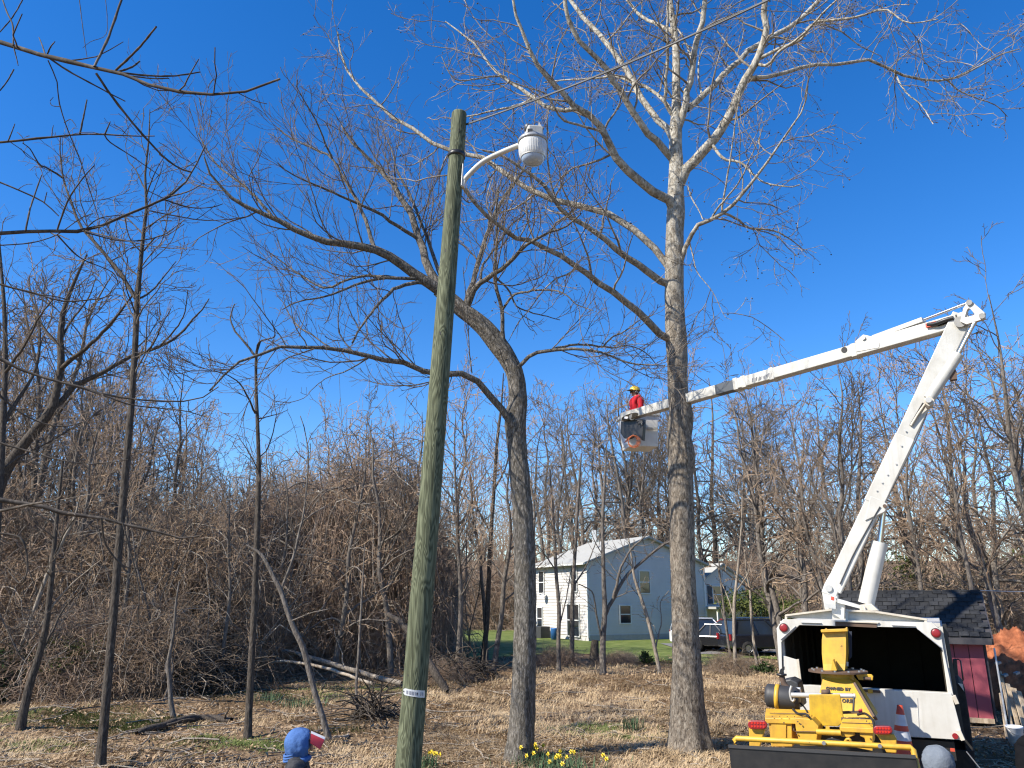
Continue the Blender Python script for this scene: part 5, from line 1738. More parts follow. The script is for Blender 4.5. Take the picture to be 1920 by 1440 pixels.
# tailgate (shut), half door folded inside on the left
tg = MB().prism(tpoly([(1503, 1284), (1784, 1300), (1807, 1388), (1466, 1366), (1466, 1283)], -.035), TF * .055).build('tailgate', M['white'], truck, .006)
MB().prism(tpoly([(1468, 1229), (1497, 1238), (1501, 1284), (1470, 1283)], .03), TF * .04).build('side_door', M['white'], truck, .005)
MB().beam(tp(1496, 1236, .0), tp(1502, 1286, .0), .03, .05, TF).build('door_edge', M['cream'], truck)
MB().beam(tp(1612, 1294, -.06), tp(1651, 1297, -.06), .03, .03, TF).build('tailgate_latch', M['rust'], tg)
MB().box(tp(1632, 1296, -.075), (.06, .03, .05), TX).build('latch_knob', M['yellow'], tg)
# lights, reflective tape
for px, py in ((1470, 1177), (1755, 1187)):
    b = MB().disc(tp(px, py, .005), -TF, .064, .028, 22).build('marker_light', M['lens_ring'], truck)
    MB().lathe([(.053, .028), (.050, .032), (.03, .035), (.001, .036)], tp(px, py, .005), -TF, 20).build('lens', M['red_lens'], b)
b = MB().disc(tp(1791, 1380, -.035), -TF, .035, .02, 16).build('marker_light', M['red_lens'], truck)
for a, b_, w in (((1464, 1199), (1492, 1174), .05), ((1722, 1180), (1764, 1213), .05), ((1502, 1167), (1540, 1168), .045), ((1672, 1172), (1716, 1174), .045)):
    MB().beam(tp(*a, -.003), tp(*b_, -.003), .006, w, TF).build('reflective_tape', M['tape'], truck)
MB().prism(tpoly([(1566, 1165), (1644, 1168), (1644, 1177), (1566, 1173)], -.012), TF * .05).build('light_bar', M['rust'], truck)
MB().prism(tpoly([(1565, 1163), (1648, 1167), (1646, 1169), (1566, 1165.5)], -.03), TF * .05).build('light_bar_hood', M['cream'], truck)
# tapered roof channels either side of the turret
for pl in ([(1474, 1158), (1475, 1153), (1560, 1142), (1560, 1161)], [(1588, 1144), (1644, 1147), (1737, 1161), (1735, 1166), (1588, 1163)]):
    MB().prism(tpoly(pl, .12), TF * .05).build('roof_channel', M['white'], truck, .004)
for a, b_ in (((1474, 1153), (1561, 1142)), ((1587, 1144), (1640, 1146)), ((1640, 1146), (1738, 1161))):
    MB().beam(tp(*a, .08) - UZ * .005, tp(*b_, .08) - UZ * .005, .12, .025).build('channel_lip', M['cream'], truck)
for a, b_ in (((1474, 1153), (1474, 1161)), ((1737, 1160), (1735, 1167)), ((1588, 1142), (1588, 1164))):
    MB().beam(tp(*a, .05), tp(*b_, .05), .03, .05, TF).build('channel_end', M['cream'], truck)
# chassis, bumper, wheels, side boxes, cab
MB().box(T(-.1, .15, .98), (2.0, .14, .22), TX).build('rear_beam', M['black'], truck)
for s in (-.45, .25):
    MB().box(T(s, 3.2, .95), (.10, 6.2, .24), TX).build('chassis_rail', M['black'], truck)
MB().box(T(-.1, -.12, .62), (2.1, .12, .16), TX).build('bumper', M['black'], truck)
for s, k in ((-1.02, -1), (.82, 1)):
    for off in (0, .30):
        w = MB().lathe([(.001, .04), (.24, .04), (.42, 0), (.48, .04), (.49, .12), (.48, .22), (.42, .26), (.24, .2), (.001, .2)], T(s - k * off, 1.55, .49), TR * k, 24).build('wheel', M['rubber'], truck)
        MB().lathe([(.001, .10), (.10, .11), (.13, .06), (.24, .06), (.25, .24), (.22, .25)], T(s - k * off, 1.55, .49), TR * k, 18).build('rim', M['steel'], w)
    w = MB().lathe([(.001, .04), (.24, .04), (.42, 0), (.48, .04), (.49, .12), (.48, .22), (.42, .26), (.24, .2), (.001, .2)], T(s - k * .05, 5.6, .49), TR * k, 24).build('wheel', M['rubber'], truck)
    MB().lathe([(.001, .10), (.10, .11), (.13, .06), (.24, .06), (.25, .24), (.22, .25)], T(s - k * .05, 5.6, .49), TR * k, 18).build('rim', M['steel'], w)
    MB().box(T(s + k * .08, .55, .62), (.42, .03, .62), TX).build('mud_flap', M['rubber'], truck)
MB().prism(tpoly([(1791, 1283), (1799, 1279), (1809, 1290), (1818, 1345), (1826, 1412), (1812, 1418), (1800, 1345)], .9), TF * 1.3).build('fender', M['rubber'], truck, .02)
MB().prism(tpoly([(1796, 1281), (1805, 1283), (1808, 1297), (1801, 1287)], .86), TF * .03).build('fender_plate', M['white'], truck)
MB().beam(tp(1770, 1170, .3), tp(1806, 1385, .3), .05, .18, TF).build('corner_post', M['black'], truck)
for a, b_, mt in (((1788, 1304), (1795, 1320), 'cream'), ((1797, 1368), (1806, 1388), 'cream')):
    MB().beam(tp(*a, -.03), tp(*b_, -.03), .05, .075, TF).build('hinge', M[mt], truck, .006)
MB().box(T(1.02, 3.2, 1.0), (.20, 1.6, .7), TX).build('side_cabinet', M['black'], truck, .02)
MB().box(tp(1786, 1406, -.2), (.05, .03, .035), TX).build('marker_light', M['orange'], truck)
MB().beam(tp(1812, 1409, -.25), tp(1842, 1446, -.25), .012, .02, TF).build('safety_chain', M['steel'], truck)
cab = MB()
cab.prism([T(-1.1, 4.2, .7), T(-1.1, 6.9, .7), T(-1.1, 6.9, 1.55), T(-1.1, 5.9, 1.65), T(-1.1, 5.45, 2.35), T(-1.1, 4.2, 2.38)], TR * 2.1)
cb = cab.build('cab', M['white'], truck, .05)
MB().prism([T(-1.115, 4.6, 1.6), T(-1.115, 5.65, 1.6), T(-1.115, 5.35, 2.2), T(-1.115, 4.6, 2.22)], TR * 2.13).build('window', M['pane'], cb)
mi = MB().prism(tpoly([(1786, 1236), (1794, 1236), (1798, 1277), (1789, 1278)], 5.0), TF * .08).build('wing_mirror', M['black'], truck, .01)
mp_ = [tp(x, y, 5.03) for x, y in ((1788, 1237), (1797, 1236), (1801, 1239), (1806, 1275), (1803, 1279), (1790, 1278))]
MB().tube(mp_, .013, 6).build('mirror_bracket', M['black'], mi)

# turret and booms
YB = 13.3
B0 = W(1562, 1106, YB)
K0 = W(1800, 603, 12.2)
T0 = W(1168, 783, 17.7)
# pedestal: from the roof to the pivot
o_ = B0 - UZ * 0
def bp_(px, py, d=0.0):
    return on_plane(px, py, B0 + BN * d, BN)


bd = nrm(K0 - B0)
BN = nrm(np.cross(bd, UZ))            # to the near side of the lower boom
if BN[1] > 0:
    BN = -BN
MB().prism([bp_(x, y, .115) for x, y in ((1541, 1110), (1546, 1142), (1560, 1150), (1583, 1165), (1584, 1135), (1571, 1125), (1568, 1095))], -BN * .23).build('turret', M['white'], truck, .01)
MB().prism([bp_(x, y, .05) for x, y in ((1545, 1146), (1588, 1150), (1588, 1166), (1545, 1164))], -BN * .3).build('pedestal', M['white'], truck)
MB().prism([bp_(x, y, .18) for x, y in ((1566, 1121), (1612, 1135), (1612, 1141), (1570, 1130))], -BN * .3).build('turret_plate', M['white'], truck)
MB().prism([bp_(x, y, .22) for x, y in ((1612, 1134), (1634, 1132), (1648, 1145), (1612, 1145))], -BN * .35).build('cylinder_foot', M['cream'], truck, .008)
MB().prism([bp_(x, y, .215) for x, y in ((1556, 1116), (1566, 1117), (1566, 1129), (1556, 1128))], -BN * .01).build('warning_plate', M['cap_white'], truck)
MB().prism([bp_(x, y, .222) for x, y in ((1558, 1118), (1564, 1119), (1564, 1126), (1558, 1125))], -BN * .007).build('warning_mark', M['orange'], truck)
MB().prism([bp_(x, y, .20) for x, y in ((1546, 1131), (1567, 1133), (1567, 1142), (1546, 1139))], -BN * .02).build('turret_bracket', M['galv'], truck)
hose = [bp_(1620, 1136, .25), bp_(1622, 1148, .3), bp_(1615, 1160, .32), bp_(1606, 1163, .3), bp_(1602, 1152, .28)]
MB().tube(spline(np.array(hose), 14), .012, 6).build('hose', M['cream'], truck)
tl = np.dot(bp_(1655, 950) - B0, bd)
low = MB().beam(B0, B0 + bd * tl, .24, .265)
low.prism([bp_(x, y, .122) for x, y in ((1540, 1111), (1545, 1096), (1556, 1076), (1583, 1090), (1570, 1113), (1568, 1119))], -BN * .244)
lb = low.build('lower_boom', M['white'], truck, .012)
LE = np.linalg.norm(K0 - B0)
t2 = np.dot(bp_(1712, 826) - B0, bd)
MB().beam(B0 + bd * (tl - .02), B0 + bd * t2, .26, .30).build('boom_sleeve', M['white'], lb, .01)
MB().beam(B0 + bd * (t2 - .02), B0 + bd * (LE + .1), .24, .28, (0, 0, 1), .31).build('boom_head', M['white_in'], lb, .01)
MB().disc(bp_(1554, 1103, .123), BN, .055, .03, 16).build('pivot_pin', M['galv'], lb)
MB().prism([bp_(x, y, .145) for x, y in ((1632, 930), (1653, 938), (1664, 945), (1664, 952), (1658, 960), (1622, 976))], -BN * .29).build('lug_plate', M['white'], lb, .008)
MB().disc(bp_(1659, 949, .147), BN, .03, .03, 12).build('lug_pin', M['rust'], lb)
for px, py in ((1644, 920), (1654, 905), (1664, 890), (1680, 870), (1698, 808), (1690, 836)):
    MB().disc(bp_(px, py, .136), BN, .014, .012, 8).build('bolt', M['galv'], lb)
# lift cylinder
c0, c1 = bp_(1624, 1132, -.05), bp_(1650, 1017, -.05)
MB().tube([c0, c1], .125, 20).build('lift_cylinder', M['white'], truck)
MB().tube([c1, bp_(1657, 952, -.05)], .045, 14).build('lift_rod', M['chrome'], truck)
# fold cylinder on the right of the head, with its rods
f0, f1 = bp_(1742, 748, .24), bp_(1797, 664, .24)
fc_ = MB().tube([f0, f1], .088, 18).build('fold_cylinder', M['white_in'], truck)
for d in (-.05, .05):
    MB().tube([f1 + BN * d, bp_(1832, 596, .22) + BN * d], .026, 8).build('fold_rod', M['chrome'], truck)
MB().prism([bp_(x, y, .36) for x, y in ((1733, 748), (1741, 741), (1752, 749), (1750, 758), (1742, 762), (1734, 757))], -BN * .22).build('cylinder_clevis', M['cream'], truck, .006)
MB().disc(bp_(1741, 751, .36), BN, .045, .05, 14).build('clevis_pin', M['galv'], truck)
MB().beam(bp_(1731, 756, .135), bp_(1707, 798, .135), .03, .04, BN).build('hose_slot', M['ink'], lb)
MB().tube([bp_(1735, 757, .2), bp_(1722, 775, .17), bp_(1708, 798, .15)], .02, 6).build('hose', M['cream'], truck)
MB().box(bp_(1787, 704, .2), (.10, .12, .16), TX).build('work_light', M['rust'], truck)
# knuckle link and upper boom
ud = nrm(T0 - K0)
UN = nrm(np.cross(ud, UZ))
if UN[1] > 0:
    UN = -UN


def up_(px, py, d=0.0):
    return on_plane(px, py, K0 + UN * d, UN)


LU = np.linalg.norm(T0 - K0)


def ut(px, py):
    return float(np.dot(up_(px, py) - K0, ud))


segs = [(-.12, ut(1605, 661), .235, 'white_in', 'upper_boom'), (ut(1605, 661), ut(1385, 726), .22, 'white', None), (ut(1385, 726), ut(1347, 738), .205, 'grey_band', 'insulator'), (ut(1347, 738), LU, .215, 'white', None)]
ub = MB()
h0_ = .47
for a, b_, hh, mt, nm in segs:
    if mt != 'grey_band':
        ub.beam(K0 + ud * a, K0 + ud * b_, .24 if a < 3 else .21, hh, UZ, hh * (.97 if a < 4.5 else .86))
ub = ub.build('upper_boom', M['white_in'], truck, .012)
a, b_, hh, mt, nm = segs[2]
MB().beam(K0 + ud * (a - .01), K0 + ud * (b_ + .01), .205, hh, UZ).build('insulator', M['grey_band'], ub)
for a in (ut(1385, 726), ut(1400, 722), ut(1452, 706), ut(1606, 661)):
    MB().beam(K0 + ud * (a - .05), K0 + ud * (a + .05), .25, .25, UZ).build('boom_collar', M['white'], ub, .006)
MB().prism([up_(x, y, .13) for x, y in ((1603, 640), (1618, 627), (1640, 632), (1650, 642), (1648, 652), (1605, 660))], -UN * .26).build('boom_lug', M['white'], ub, .008)
MB().disc(up_(1620, 634, .133), UN, .035, .03, 12).build('lug_pin', M['galv'], ub)
MB().disc(up_(1583, 656, .121), UN, .055, .008, 16).build('access_hole', M['ink'], ub)
MB().beam(up_(1795, 595, .125), up_(1758, 607, .125), .02, .10, UZ).build('slot', M['ink'], ub)
MB().tube(spline(np.array([up_(1788, 596, .15), up_(1770, 601, .18), up_(1755, 607, .17), up_(1740, 609, .14)]), 10), .04, 8).build('hose', M['black'], ub)
MB().beam(up_(1756, 606, .16), up_(1737, 611, .14), .05, .07, UZ).build('hose_wrap', M['orange'], ub)
MB().beam(up_(1733, 601, .0), up_(1640, 635, .0), .2, .08, UZ).build('boom_cap', M['white_in'], ub)
# worn dark lettering on the boom, too broken up to read
rl_ = random.Random(4)
for k in range(15):
    px = 1411 + k * 2.5
    py = 714 - k * .74
    MB().beam(up_(px, py - 4.5 + rl_.uniform(-1, 1.5), .1235), up_(px + rl_.uniform(-.6, 1.4), py + 3.5 + rl_.uniform(-2.5, .5), .1235), .006, rl_.uniform(.010, .022), UN).build('worn_lettering', M['ink_grey'], ub)
link_pl = [(1815, 563), (1822, 565), (1846, 586), (1846, 597), (1838, 600), (1812, 608), (1800, 603), (1806, 578)]
hole = [(1816, 578), (1819, 579), (1827, 588), (1827, 590), (1825, 591), (1811, 595), (1809, 594), (1813, 581)]
lk = MB().ring([up_(x, y, .22) for x, y in link_pl], [up_(x, y, .22) for x, y in hole], -UN * .08).build('knuckle_link', M['white'], truck, .006)
MB().ring([up_(x, y, -.16) for x, y in link_pl], [up_(x, y, -.16) for x, y in hole], -UN * .08).build('knuckle_link', M['white'], truck, .006)
for px, py in ((1817, 567), (1841, 592)):
    MB().tube([up_(px, py, .27), up_(px, py, -.27)], .045, 14).build('link_pin', M['galv'], truck)
for d in (.10, -.10):
    MB().tube([up_(1815, 568, d), up_(1733, 599, d)], .028, 8).build('link_rod', M['chrome'], truck)
MB().tube([up_(1800, 603, .2), up_(1800, 603, -.2)], .09, 18).build('knuckle_pin', M['galv'], truck)
# the oval cut-out at the boom tip
n_ = 16
ov = [(1181 + 16 * math.cos(t) * 1.0 + 0, 781 + 5.5 * math.sin(t) - 4.6 * math.cos(t)) for t in np.linspace(0, 2 * math.pi, n_, endpoint=False)]
MB().prism([up_(x, y, .108) for x, y in ov], -UN * .02).build('tip_recess', M['soot'], ub)
MB().beam(up_(1171, 783, .112), up_(1178, 783.5, .112), .03, .05, UZ).build('tip_pin', M['cap_white'], ub)
# bucket hung on the far side of the tip
bk_o = up_(1198, 842, -.55)
BXu = nrm(A(1, .12, 0))
BXv = A(-BXu[1], BXu[0], 0)
bw, bdp, bh = .80, .75, .76
bz = bk_o[2]
bc = A(bk_o[0], bk_o[1], 0)


def bq(i, j, z):
    return bc + BXu * i + BXv * j + UZ * (bz + z)


bm_ = MB()
rim_o = [(-.5, -.5), (.5, -.5), (.5, .5), (-.5, .5)]
lo_o = [bq(a * bw * .92 + (.06 if a < 0 else 0), b * bdp * .92, .0) for a, b in rim_o]
hi_o = [bq(a * bw, b * bdp, bh) for a, b in rim_o]
hi_i = [bq(a * (bw - .08), b * (bdp - .08), bh) for a, b in rim_o]
lo_i = [bq(a * (bw - .14), b * (bdp - .14), .06) for a, b in rim_o]
vs = lo_o + hi_o + hi_i + lo_i
fs = [(3, 2, 1, 0), (12, 13, 14, 15)]
for i in range(4):
    j = (i + 1) % 4
    fs += [(i, j, 4 + j, 4 + i), (4 + i, 4 + j, 8 + j, 8 + i), (8 + i, 8 + j, 12 + j, 12 + i)]
bm_.add(vs, fs)
bkt = bm_.build('bucket', M['bucket'], truck, .03)
MB().ring([bq(a * (bw + .07), b * (bdp + .07), bh - .03) for a, b in rim_o], [bq(a * (bw + .0), b * (bdp + .0), bh - .03) for a, b in rim_o], UZ * .07).build('bucket_rim', M['white'], bkt, .01)
MB().beam(bq(.1, -.40, .42), bq(.36, -.40, .42), .02, .05).build('bucket_step', M['cream'], bkt)
MB().tube([up_(1185, 782, .1), up_(1185, 782, -.45)], .07, 14).build('bucket_shaft', M['galv'], truck)
MB().box(bq(-.12, -.40, .5), (.16, .06, .3), (BXu, BXv, UZ)).build('bucket_bracket', M['galv'], truck)

# tool apron and rope coil hung on the bucket
ap = MB()
apf = [(1164, 790), (1206, 786), (1206, 800), (1204, 826), (1192, 815), (1180, 822), (1170, 822), (1163, 812)]
ap.prism([up_(x, y, .0) for x, y in apf], -UN * .10)
tagp(ap.build('tool_apron', M['black'], None, .01), 'black tool apron hanging from the bucket under the boom tip', 'tool apron')
rc = MB()
for k in range(5):
    cx, cy = 1186 + k * .9, 827 + (k % 3)
    pts = [up_(cx + 8.5 * math.cos(t + .3) * (1 + .08 * k), cy + 11 * math.sin(t + .3) * (.9 + .06 * ((k * 2) % 3)), .04 + .02 * k) for t in np.linspace(0, 2 * math.pi, 20)]
    rc.tube(pts, .008, 6, cap=False)
for k in range(3):
    rc.tube([up_(1171 + 3 * k, 830 - k, .06), up_(1177 + 3 * k, 822 - 2 * k, .09), up_(1184 + 2 * k, 817 - k, .06)], .009, 6)
tagp(rc.build('rope_coil', M['rope']), 'coil of orange rope hanging below the black tool apron', 'rope')
gl = MB()
for k in range(7):
    a = up_(1199 + (k % 3), 789 + k % 2, .03)
    b_ = up_(1194 + 2.6 * k, 792 + (k * 5) % 7, .06)
    gl.tube([a, (a + b_) / 2 + UZ * .02, b_], [.03, .022, .012], 6)
tagp(gl.build('throw_line', M['black']), 'dark bunch of strap ends hanging on the bucket beside the tool apron', 'straps')

# ------------------------------------------------------------------ wood chipper hitched behind the truck
ch = thing('wood_chipper', 'yellow wood chipper with a tall chute standing hitched behind the white truck', 'wood chipper', T(-.2, -2.0, 0))


def cpl(name, pts, ly, th, mat, bevel=.008, parent=None):
    return MB().prism(tpoly(pts, ly), TF * th).build(name, mat, parent or ch, bevel)


Y_, YO_ = M['yellow'], M['yellow_old']
# chute: curved spout, hollow towards the truck
ct = MB()
cf = [(1544, 1257), (1543, 1245), (1541, 1225), (1541, 1200), (1543, 1184)]
cr_ = [(1584, 1257), (1585, 1245), (1586, 1225), (1586, 1200), (1585, 1182)]
for k in range(4):
    ct.prism([tp(*cf[k], -.95 + .02 * k), tp(*cr_[k], -.95 + .02 * k), tp(*cr_[k + 1], -.93 + .02 * k), tp(*cf[k + 1], -.93 + .02 * k)], TF * .03)
chute = ct.build('chute', Y_, ch)
for lx in (cf, cr_):
    side = [tp(*lx[0], -.93), tp(*lx[2], -.90), tp(*lx[4], -.86)]
    MB().prism(side + [side[2] + TF * .33 + UZ * .03, side[1] + TF * .36, side[0] + TF * .36], TR * (.018 if lx is cf else -.018)).build('chute_side', Y_, chute)
MB().beam(tp(1540, 1183, -.9), tp(1590, 1181, -.9), .10, .035).build('chute_lip', Y_, chute, .005)
MB().prism(tpoly([(1558, 1257), (1561, 1237), (1562, 1237), (1569, 1257)], -1.12), TF * .17).build('chute_fin', Y_, chute)
MB().prism(tpoly([(1590, 1184), (1597, 1184), (1597, 1232), (1592, 1237)], -.70), TF * .03).build('chute_flap', M['denim'], chute)
MB().beam(tp(1589, 1241, -.75), tp(1589, 1249, -.75), .02, .03, TF).build('flap_handle', M['cap_white'], chute)
MB().lathe([(.001, 0), (.36, 0), (.36, .022), (.001, .022)], tp(1571, 1260, -.85), UZ, 30, False).build('turntable', M['rust'], ch)
tb_ = MB()
for k in range(12):
    t = k * math.pi / 6
    tb_.lathe([(.001, 0), (.016, 0), (.016, .018), (.001, .018)], tp(1571, 1260, -.85) + TR * .31 * math.cos(t) + TF * .31 * math.sin(t) + UZ * .022, UZ, 6, False)
tb_.build('turntable_bolts', M['steel'], ch)
MB().prism(tpoly([(1605, 1266), (1613, 1263), (1634, 1265), (1637, 1268), (1636, 1276), (1610, 1275)], -.95), TF * .06).build('crank_bracket', Y_, ch, .004)
MB().tube([tp(1619, 1272, -.99), tp(1633, 1273, -.99)], .02, 8).build('crank', M['rust'], ch)
# discharge housing under the turntable
hp = [(1543, 1271), (1594, 1274), (1604, 1284), (1640, 1346), (1528, 1344)]
hb_ = MB()
f_ = [tp(1543, 1271, -1.05), tp(1594, 1274, -1.05), tp(1604, 1284, -1.1), tp(1640, 1348, -1.42), tp(1526, 1344, -1.42)]
b__ = [q + TF * d for q, d in zip(f_, (.45, .45, .45, .6, .6))]
nf = len(f_)
hb_.add(f_ + b__, [tuple(range(nf))[::-1]] + [(i, (i + 1) % nf, nf + (i + 1) % nf, nf + i) for i in range(nf)] + [tuple(range(nf, 2 * nf))])
hsg = hb_.build('discharge_housing', Y_, ch)
MB().lathe([(.20, 0), (.20, .13)], tp(1570, 1268, -.85) - UZ * .09, UZ, 22).build('spout_neck', YO_, ch)
MB().beam(tp(1604, 1283, -1.13), tp(1641, 1347, -1.45), .03, .08, TF).build('housing_edge', M['rust'], ch)


def lettering(txt, px, py, ly, size, parent, ex=1.0):
    cu = bpy.data.curves.new('lettering', 'FONT')
    cu.body = txt
    cu.size = size
    cu.extrude = .001
    cu.offset = .004
    cu.resolution_u = 2
    cu.space_character = 1.1
    tmp = link(bpy.data.objects.new('lettering_text', cu))
    me = bpy.data.meshes.new_from_object(tmp.evaluated_get(bpy.context.evaluated_depsgraph_get()))
    bpy.data.objects.remove(tmp)
    me.materials.clear()
    slant = nrm(f_[0] - f_[4])
    upv = nrm(slant - TR * np.dot(slant, TR))
    nv = np.cross(TR, upv)
    pos = on_plane(px, py, f_[4], nv) - WL[parent.name]
    if np.dot(nv, TF) > 0:
        nv = -nv
    co = np.array([v.co[:] for v in me.vertices])
    co = pos + nv * .012 + co[:, :1] * ex * TR + co[:, 1:2] * upv + co[:, 2:3] * nv
    me.vertices.foreach_set('co', co.astype(np.float32).ravel())
    me.update()
    return finish('lettering', me, M['ink'], parent)


lettering('OWNED BY', 1549, 1294, -1.2, .058, hsg, .86)
lettering('ORE', 1579, 1318, -1.3, .07, hsg, .85)
lettering('C', 1597, 1318, -1.3, .055, hsg, .85)
# feed control bar and the deflector plate
MB().tube([tp(1484, 1303, -1.75), tp(1604, 1305, -1.75)], .028, 12).build('control_bar', M['galv'], ch)
MB().tube([tp(1598, 1301, -1.75), tp(1601, 1310, -1.78), tp(1600, 1335, -1.8)], .012, 6).build('control_link', M['black'], ch)
MB().lathe([(.001, 0), (.055, 0), (.05, .05), (.001, .055)], tp(1549, 1302, -1.78), UZ, 14).build('bar_clamp', M['rust'], ch)
cpl('deflector_plate', [(1516, 1302), (1575, 1302), (1582, 1348), (1581, 1354), (1571, 1362), (1533, 1361), (1519, 1346)], -1.95, .03, YO_)
# engine: air cleaner, cowl, exhaust, covers
ac0, ac1 = tp(1436, 1303, -1.55), tp(1484, 1310, -1.55)
acl = MB()
d_ = nrm(ac1 - ac0)
acl.lathe([(.001, 0), (.10, 0), (.135, .02), (.14, .06), (.14, .36), (.12, .40), (.001, .40)], ac0, d_, 24)
acl = acl.build('air_cleaner', M['char'], ch)
MB().lathe([(.144, .12), (.147, .12), (.147, .17), (.144, .17)], ac0, d_, 24).build('strap', Y_, acl)
MB().prism(tpoly([(1456, 1288), (1466, 1276), (1482, 1273), (1496, 1280), (1500, 1300), (1505, 1326), (1462, 1326)], -1.2), TF * .4).build('engine_cowl', M['char'], ch, .02)
ex = spline(np.array([tp(1487, 1312, -1.5), tp(1489, 1300, -1.5), tp(1479, 1292, -1.5), tp(1470, 1282, -1.5), tp(1466, 1268, -1.5)]), 16)
ep = MB().tube(ex, .035, 10).build('exhaust_pipe', M['rust'], ch)
MB().lathe([(.034, 0), (.06, .01), (.06, .03), (.034, .03)], tp(1466, 1268, -1.5), UZ, 14).build('exhaust_collar', M['black'], ep)
MB().prism(tpoly([(1461, 1262), (1463, 1255), (1470, 1250), (1470, 1256), (1464, 1265)], -1.48), TF * .05).build('rain_cap', M['black'], ep)
MB().tube(spline(np.array([tp(1484, 1286, -1.7), tp(1481, 1298, -1.7), tp(1484, 1312, -1.7), tp(1488, 1315, -1.7), tp(1490, 1310, -1.7)]), 12), .014, 6).build('engine_handle', M['galv'], ch)
MB().box(tp(1494, 1297, -1.5), (.10, .08, .10), TX).build('fuel_filter', M['alu'], ch, .01)
cv = MB()
e0, e1, e2, e3 = tp(1434, 1346, -2.15), tp(1522, 1348, -2.15), tp(1522, 1331, -1.75), tp(1436, 1328, -1.75)
cv.prism([e0, e1, e2, e3], -UZ * .06)
cv.build('engine_cover', Y_, ch, .008)
cpl('engine_panel', [(1440, 1346), (1484, 1348), (1486, 1400), (1446, 1400)], -2.12, .5, Y_)
MB().prism(tpoly([(1446, 1352), (1474, 1352), (1474, 1392), (1446, 1392)], -2.135), TF * .02).build('access_door', Y_, ch, .004)
for px, py in ((1470, 1355), (1449, 1388), (1471, 1389), (1496, 1353), (1494, 1375), (1502, 1358), (1625, 1352), (1630, 1356), (1632, 1385)):
    MB().disc(tp(px, py, -2.22), -TF, .008, .01, 8).build('bolt', M['rust'], ch)
cpl('cover_gap', [(1481, 1348), (1489, 1348), (1490, 1372), (1483, 1368)], -2.1, .1, M['rust'])
cpl('feed_housing', [(1490, 1346), (1522, 1348), (1535, 1362), (1530, 1398), (1500, 1398), (1492, 1366)], -2.2, .6, Y_)
tr_ = MB()
q0 = [tp(1580, 1347, -2.0), tp(1640, 1349, -2.0), tp(1637, 1366, -2.25), tp(1574, 1363, -2.25)]
tr_.prism(q0, -UZ * .05)
tr_.build('hopper_top', Y_, ch, .006)
cpl('hopper_side', [(1612, 1364), (1637, 1366), (1636, 1398), (1624, 1398), (1621, 1384), (1612, 1380)], -2.22, .4, Y_)
cpl('hopper_back', [(1532, 1362), (1636, 1366), (1636, 1400), (1532, 1400)], -1.75, .04, M['black'])
MB().tube([tp(1531, 1372, -2.25), tp(1577, 1374, -2.25)], .032, 12).build('feed_roller_bar', Y_, ch)
cpl('roller_plate', [(1577, 1370), (1600, 1372), (1604, 1378), (1592, 1383), (1577, 1381)], -2.22, .03, Y_)
MB().beam(tp(1552, 1362, -2.2), tp(1552, 1372, -2.2), .04, .04, TF).build('roller_bracket', Y_, ch)
MB().tube(spline(np.array([tp(1584, 1392, -2.4), tp(1590, 1385, -2.42), tp(1596, 1390, -2.42), tp(1592, 1397, -2.4)]), 10), .016, 6).build('chain_guard', Y_, ch)
MB().beam(tp(1590, 1395, -2.4), tp(1636, 1404, -2.4), .03, .05, TF).build('feed_arm', Y_, ch)
MB().beam(tp(1560, 1383, -2.3), tp(1561, 1392, -2.3), .02, .02, TF).build('feed_hook', M['steel'], ch)
cpl('red_knob', [(1609, 1331), (1616, 1329), (1617, 1337), (1610, 1337)], -1.55, .05, M['cap_red'])
MB().beam(tp(1580, 1336, -1.5), tp(1612, 1335, -1.5), .03, .03, TF).build('knob_rod', M['rust'], ch)
for k in range(4):
    MB().box(tp(1582 + 12 * k, 1348 + .5 * k, -1.96), (.05, .04, .03), TX).build('hinge', M['rust'], ch)
# tail lamps on their posts
for cx, cy, post in ((1421, 1358.5, [(1403, 1350), (1434, 1368), (1424, 1402), (1405, 1400)]), (1655.5, 1368.5, [(1640, 1374), (1676, 1377), (1681, 1385), (1681, 1412), (1662, 1411), (1648, 1384)])):
    cpl('lamp_post', post, -2.5, .05, Y_)
    ovl = []
    for t in np.linspace(0, 2 * math.pi, 24, endpoint=False):
        c_, s_ = math.cos(t), math.sin(t)
        ovl.append((cx + (10.5 if c_ > 0 else -10.5) * (abs(c_) > .02) + 7.5 * c_, cy + 8.2 * s_ + (c_ * .6)))
    lh = MB().prism(tpoly(ovl, -2.53), -TF * .03).build('tail_lamp', M['red_lens'], ch, .008)
    for i in range(5):
        for j in (-1, 1):
            MB().disc(tp(cx - 11 + 5.5 * i, cy + 3.2 * j + .2 * i, -2.56), -TF, .012, .006, 8).build('lamp_cell', M['red_dot'], lh)
# safety rail and folded feed apron
rp = [tp(1378, 1398, -2.9), tp(1377, 1384, -2.9), tp(1712, 1402, -2.9), tp(1716, 1410, -2.9), tp(1723, 1452, -2.95)]
rail = [rp[0], rp[1] - UZ * .02, rp[1] + TR * .02, rp[2] - TR * .02, rp[2] - UZ * .02, rp[4]]
MB().tube(rail, .028, 12).build('safety_rail', Y_, ch)
for px in (1545, 1650):
    MB().disc(tp(px, 1384 + (px - 1377) * .0537, -2.93), -TF, .02, .02, 10).build('rail_collar', M['steel'], ch)
apn = MB().prism(tpoly([(1366, 1399), (1562, 1408), (1717, 1419), (1729, 1475), (1374, 1475)], -3.0), TF * .05)
apn.build('feed_apron', M['black'], ch, .008)
MB().beam(tp(1366, 1399, -3.0), tp(1717, 1419, -3.0), .03, .03, TF).build('apron_edge', M['char'], ch)
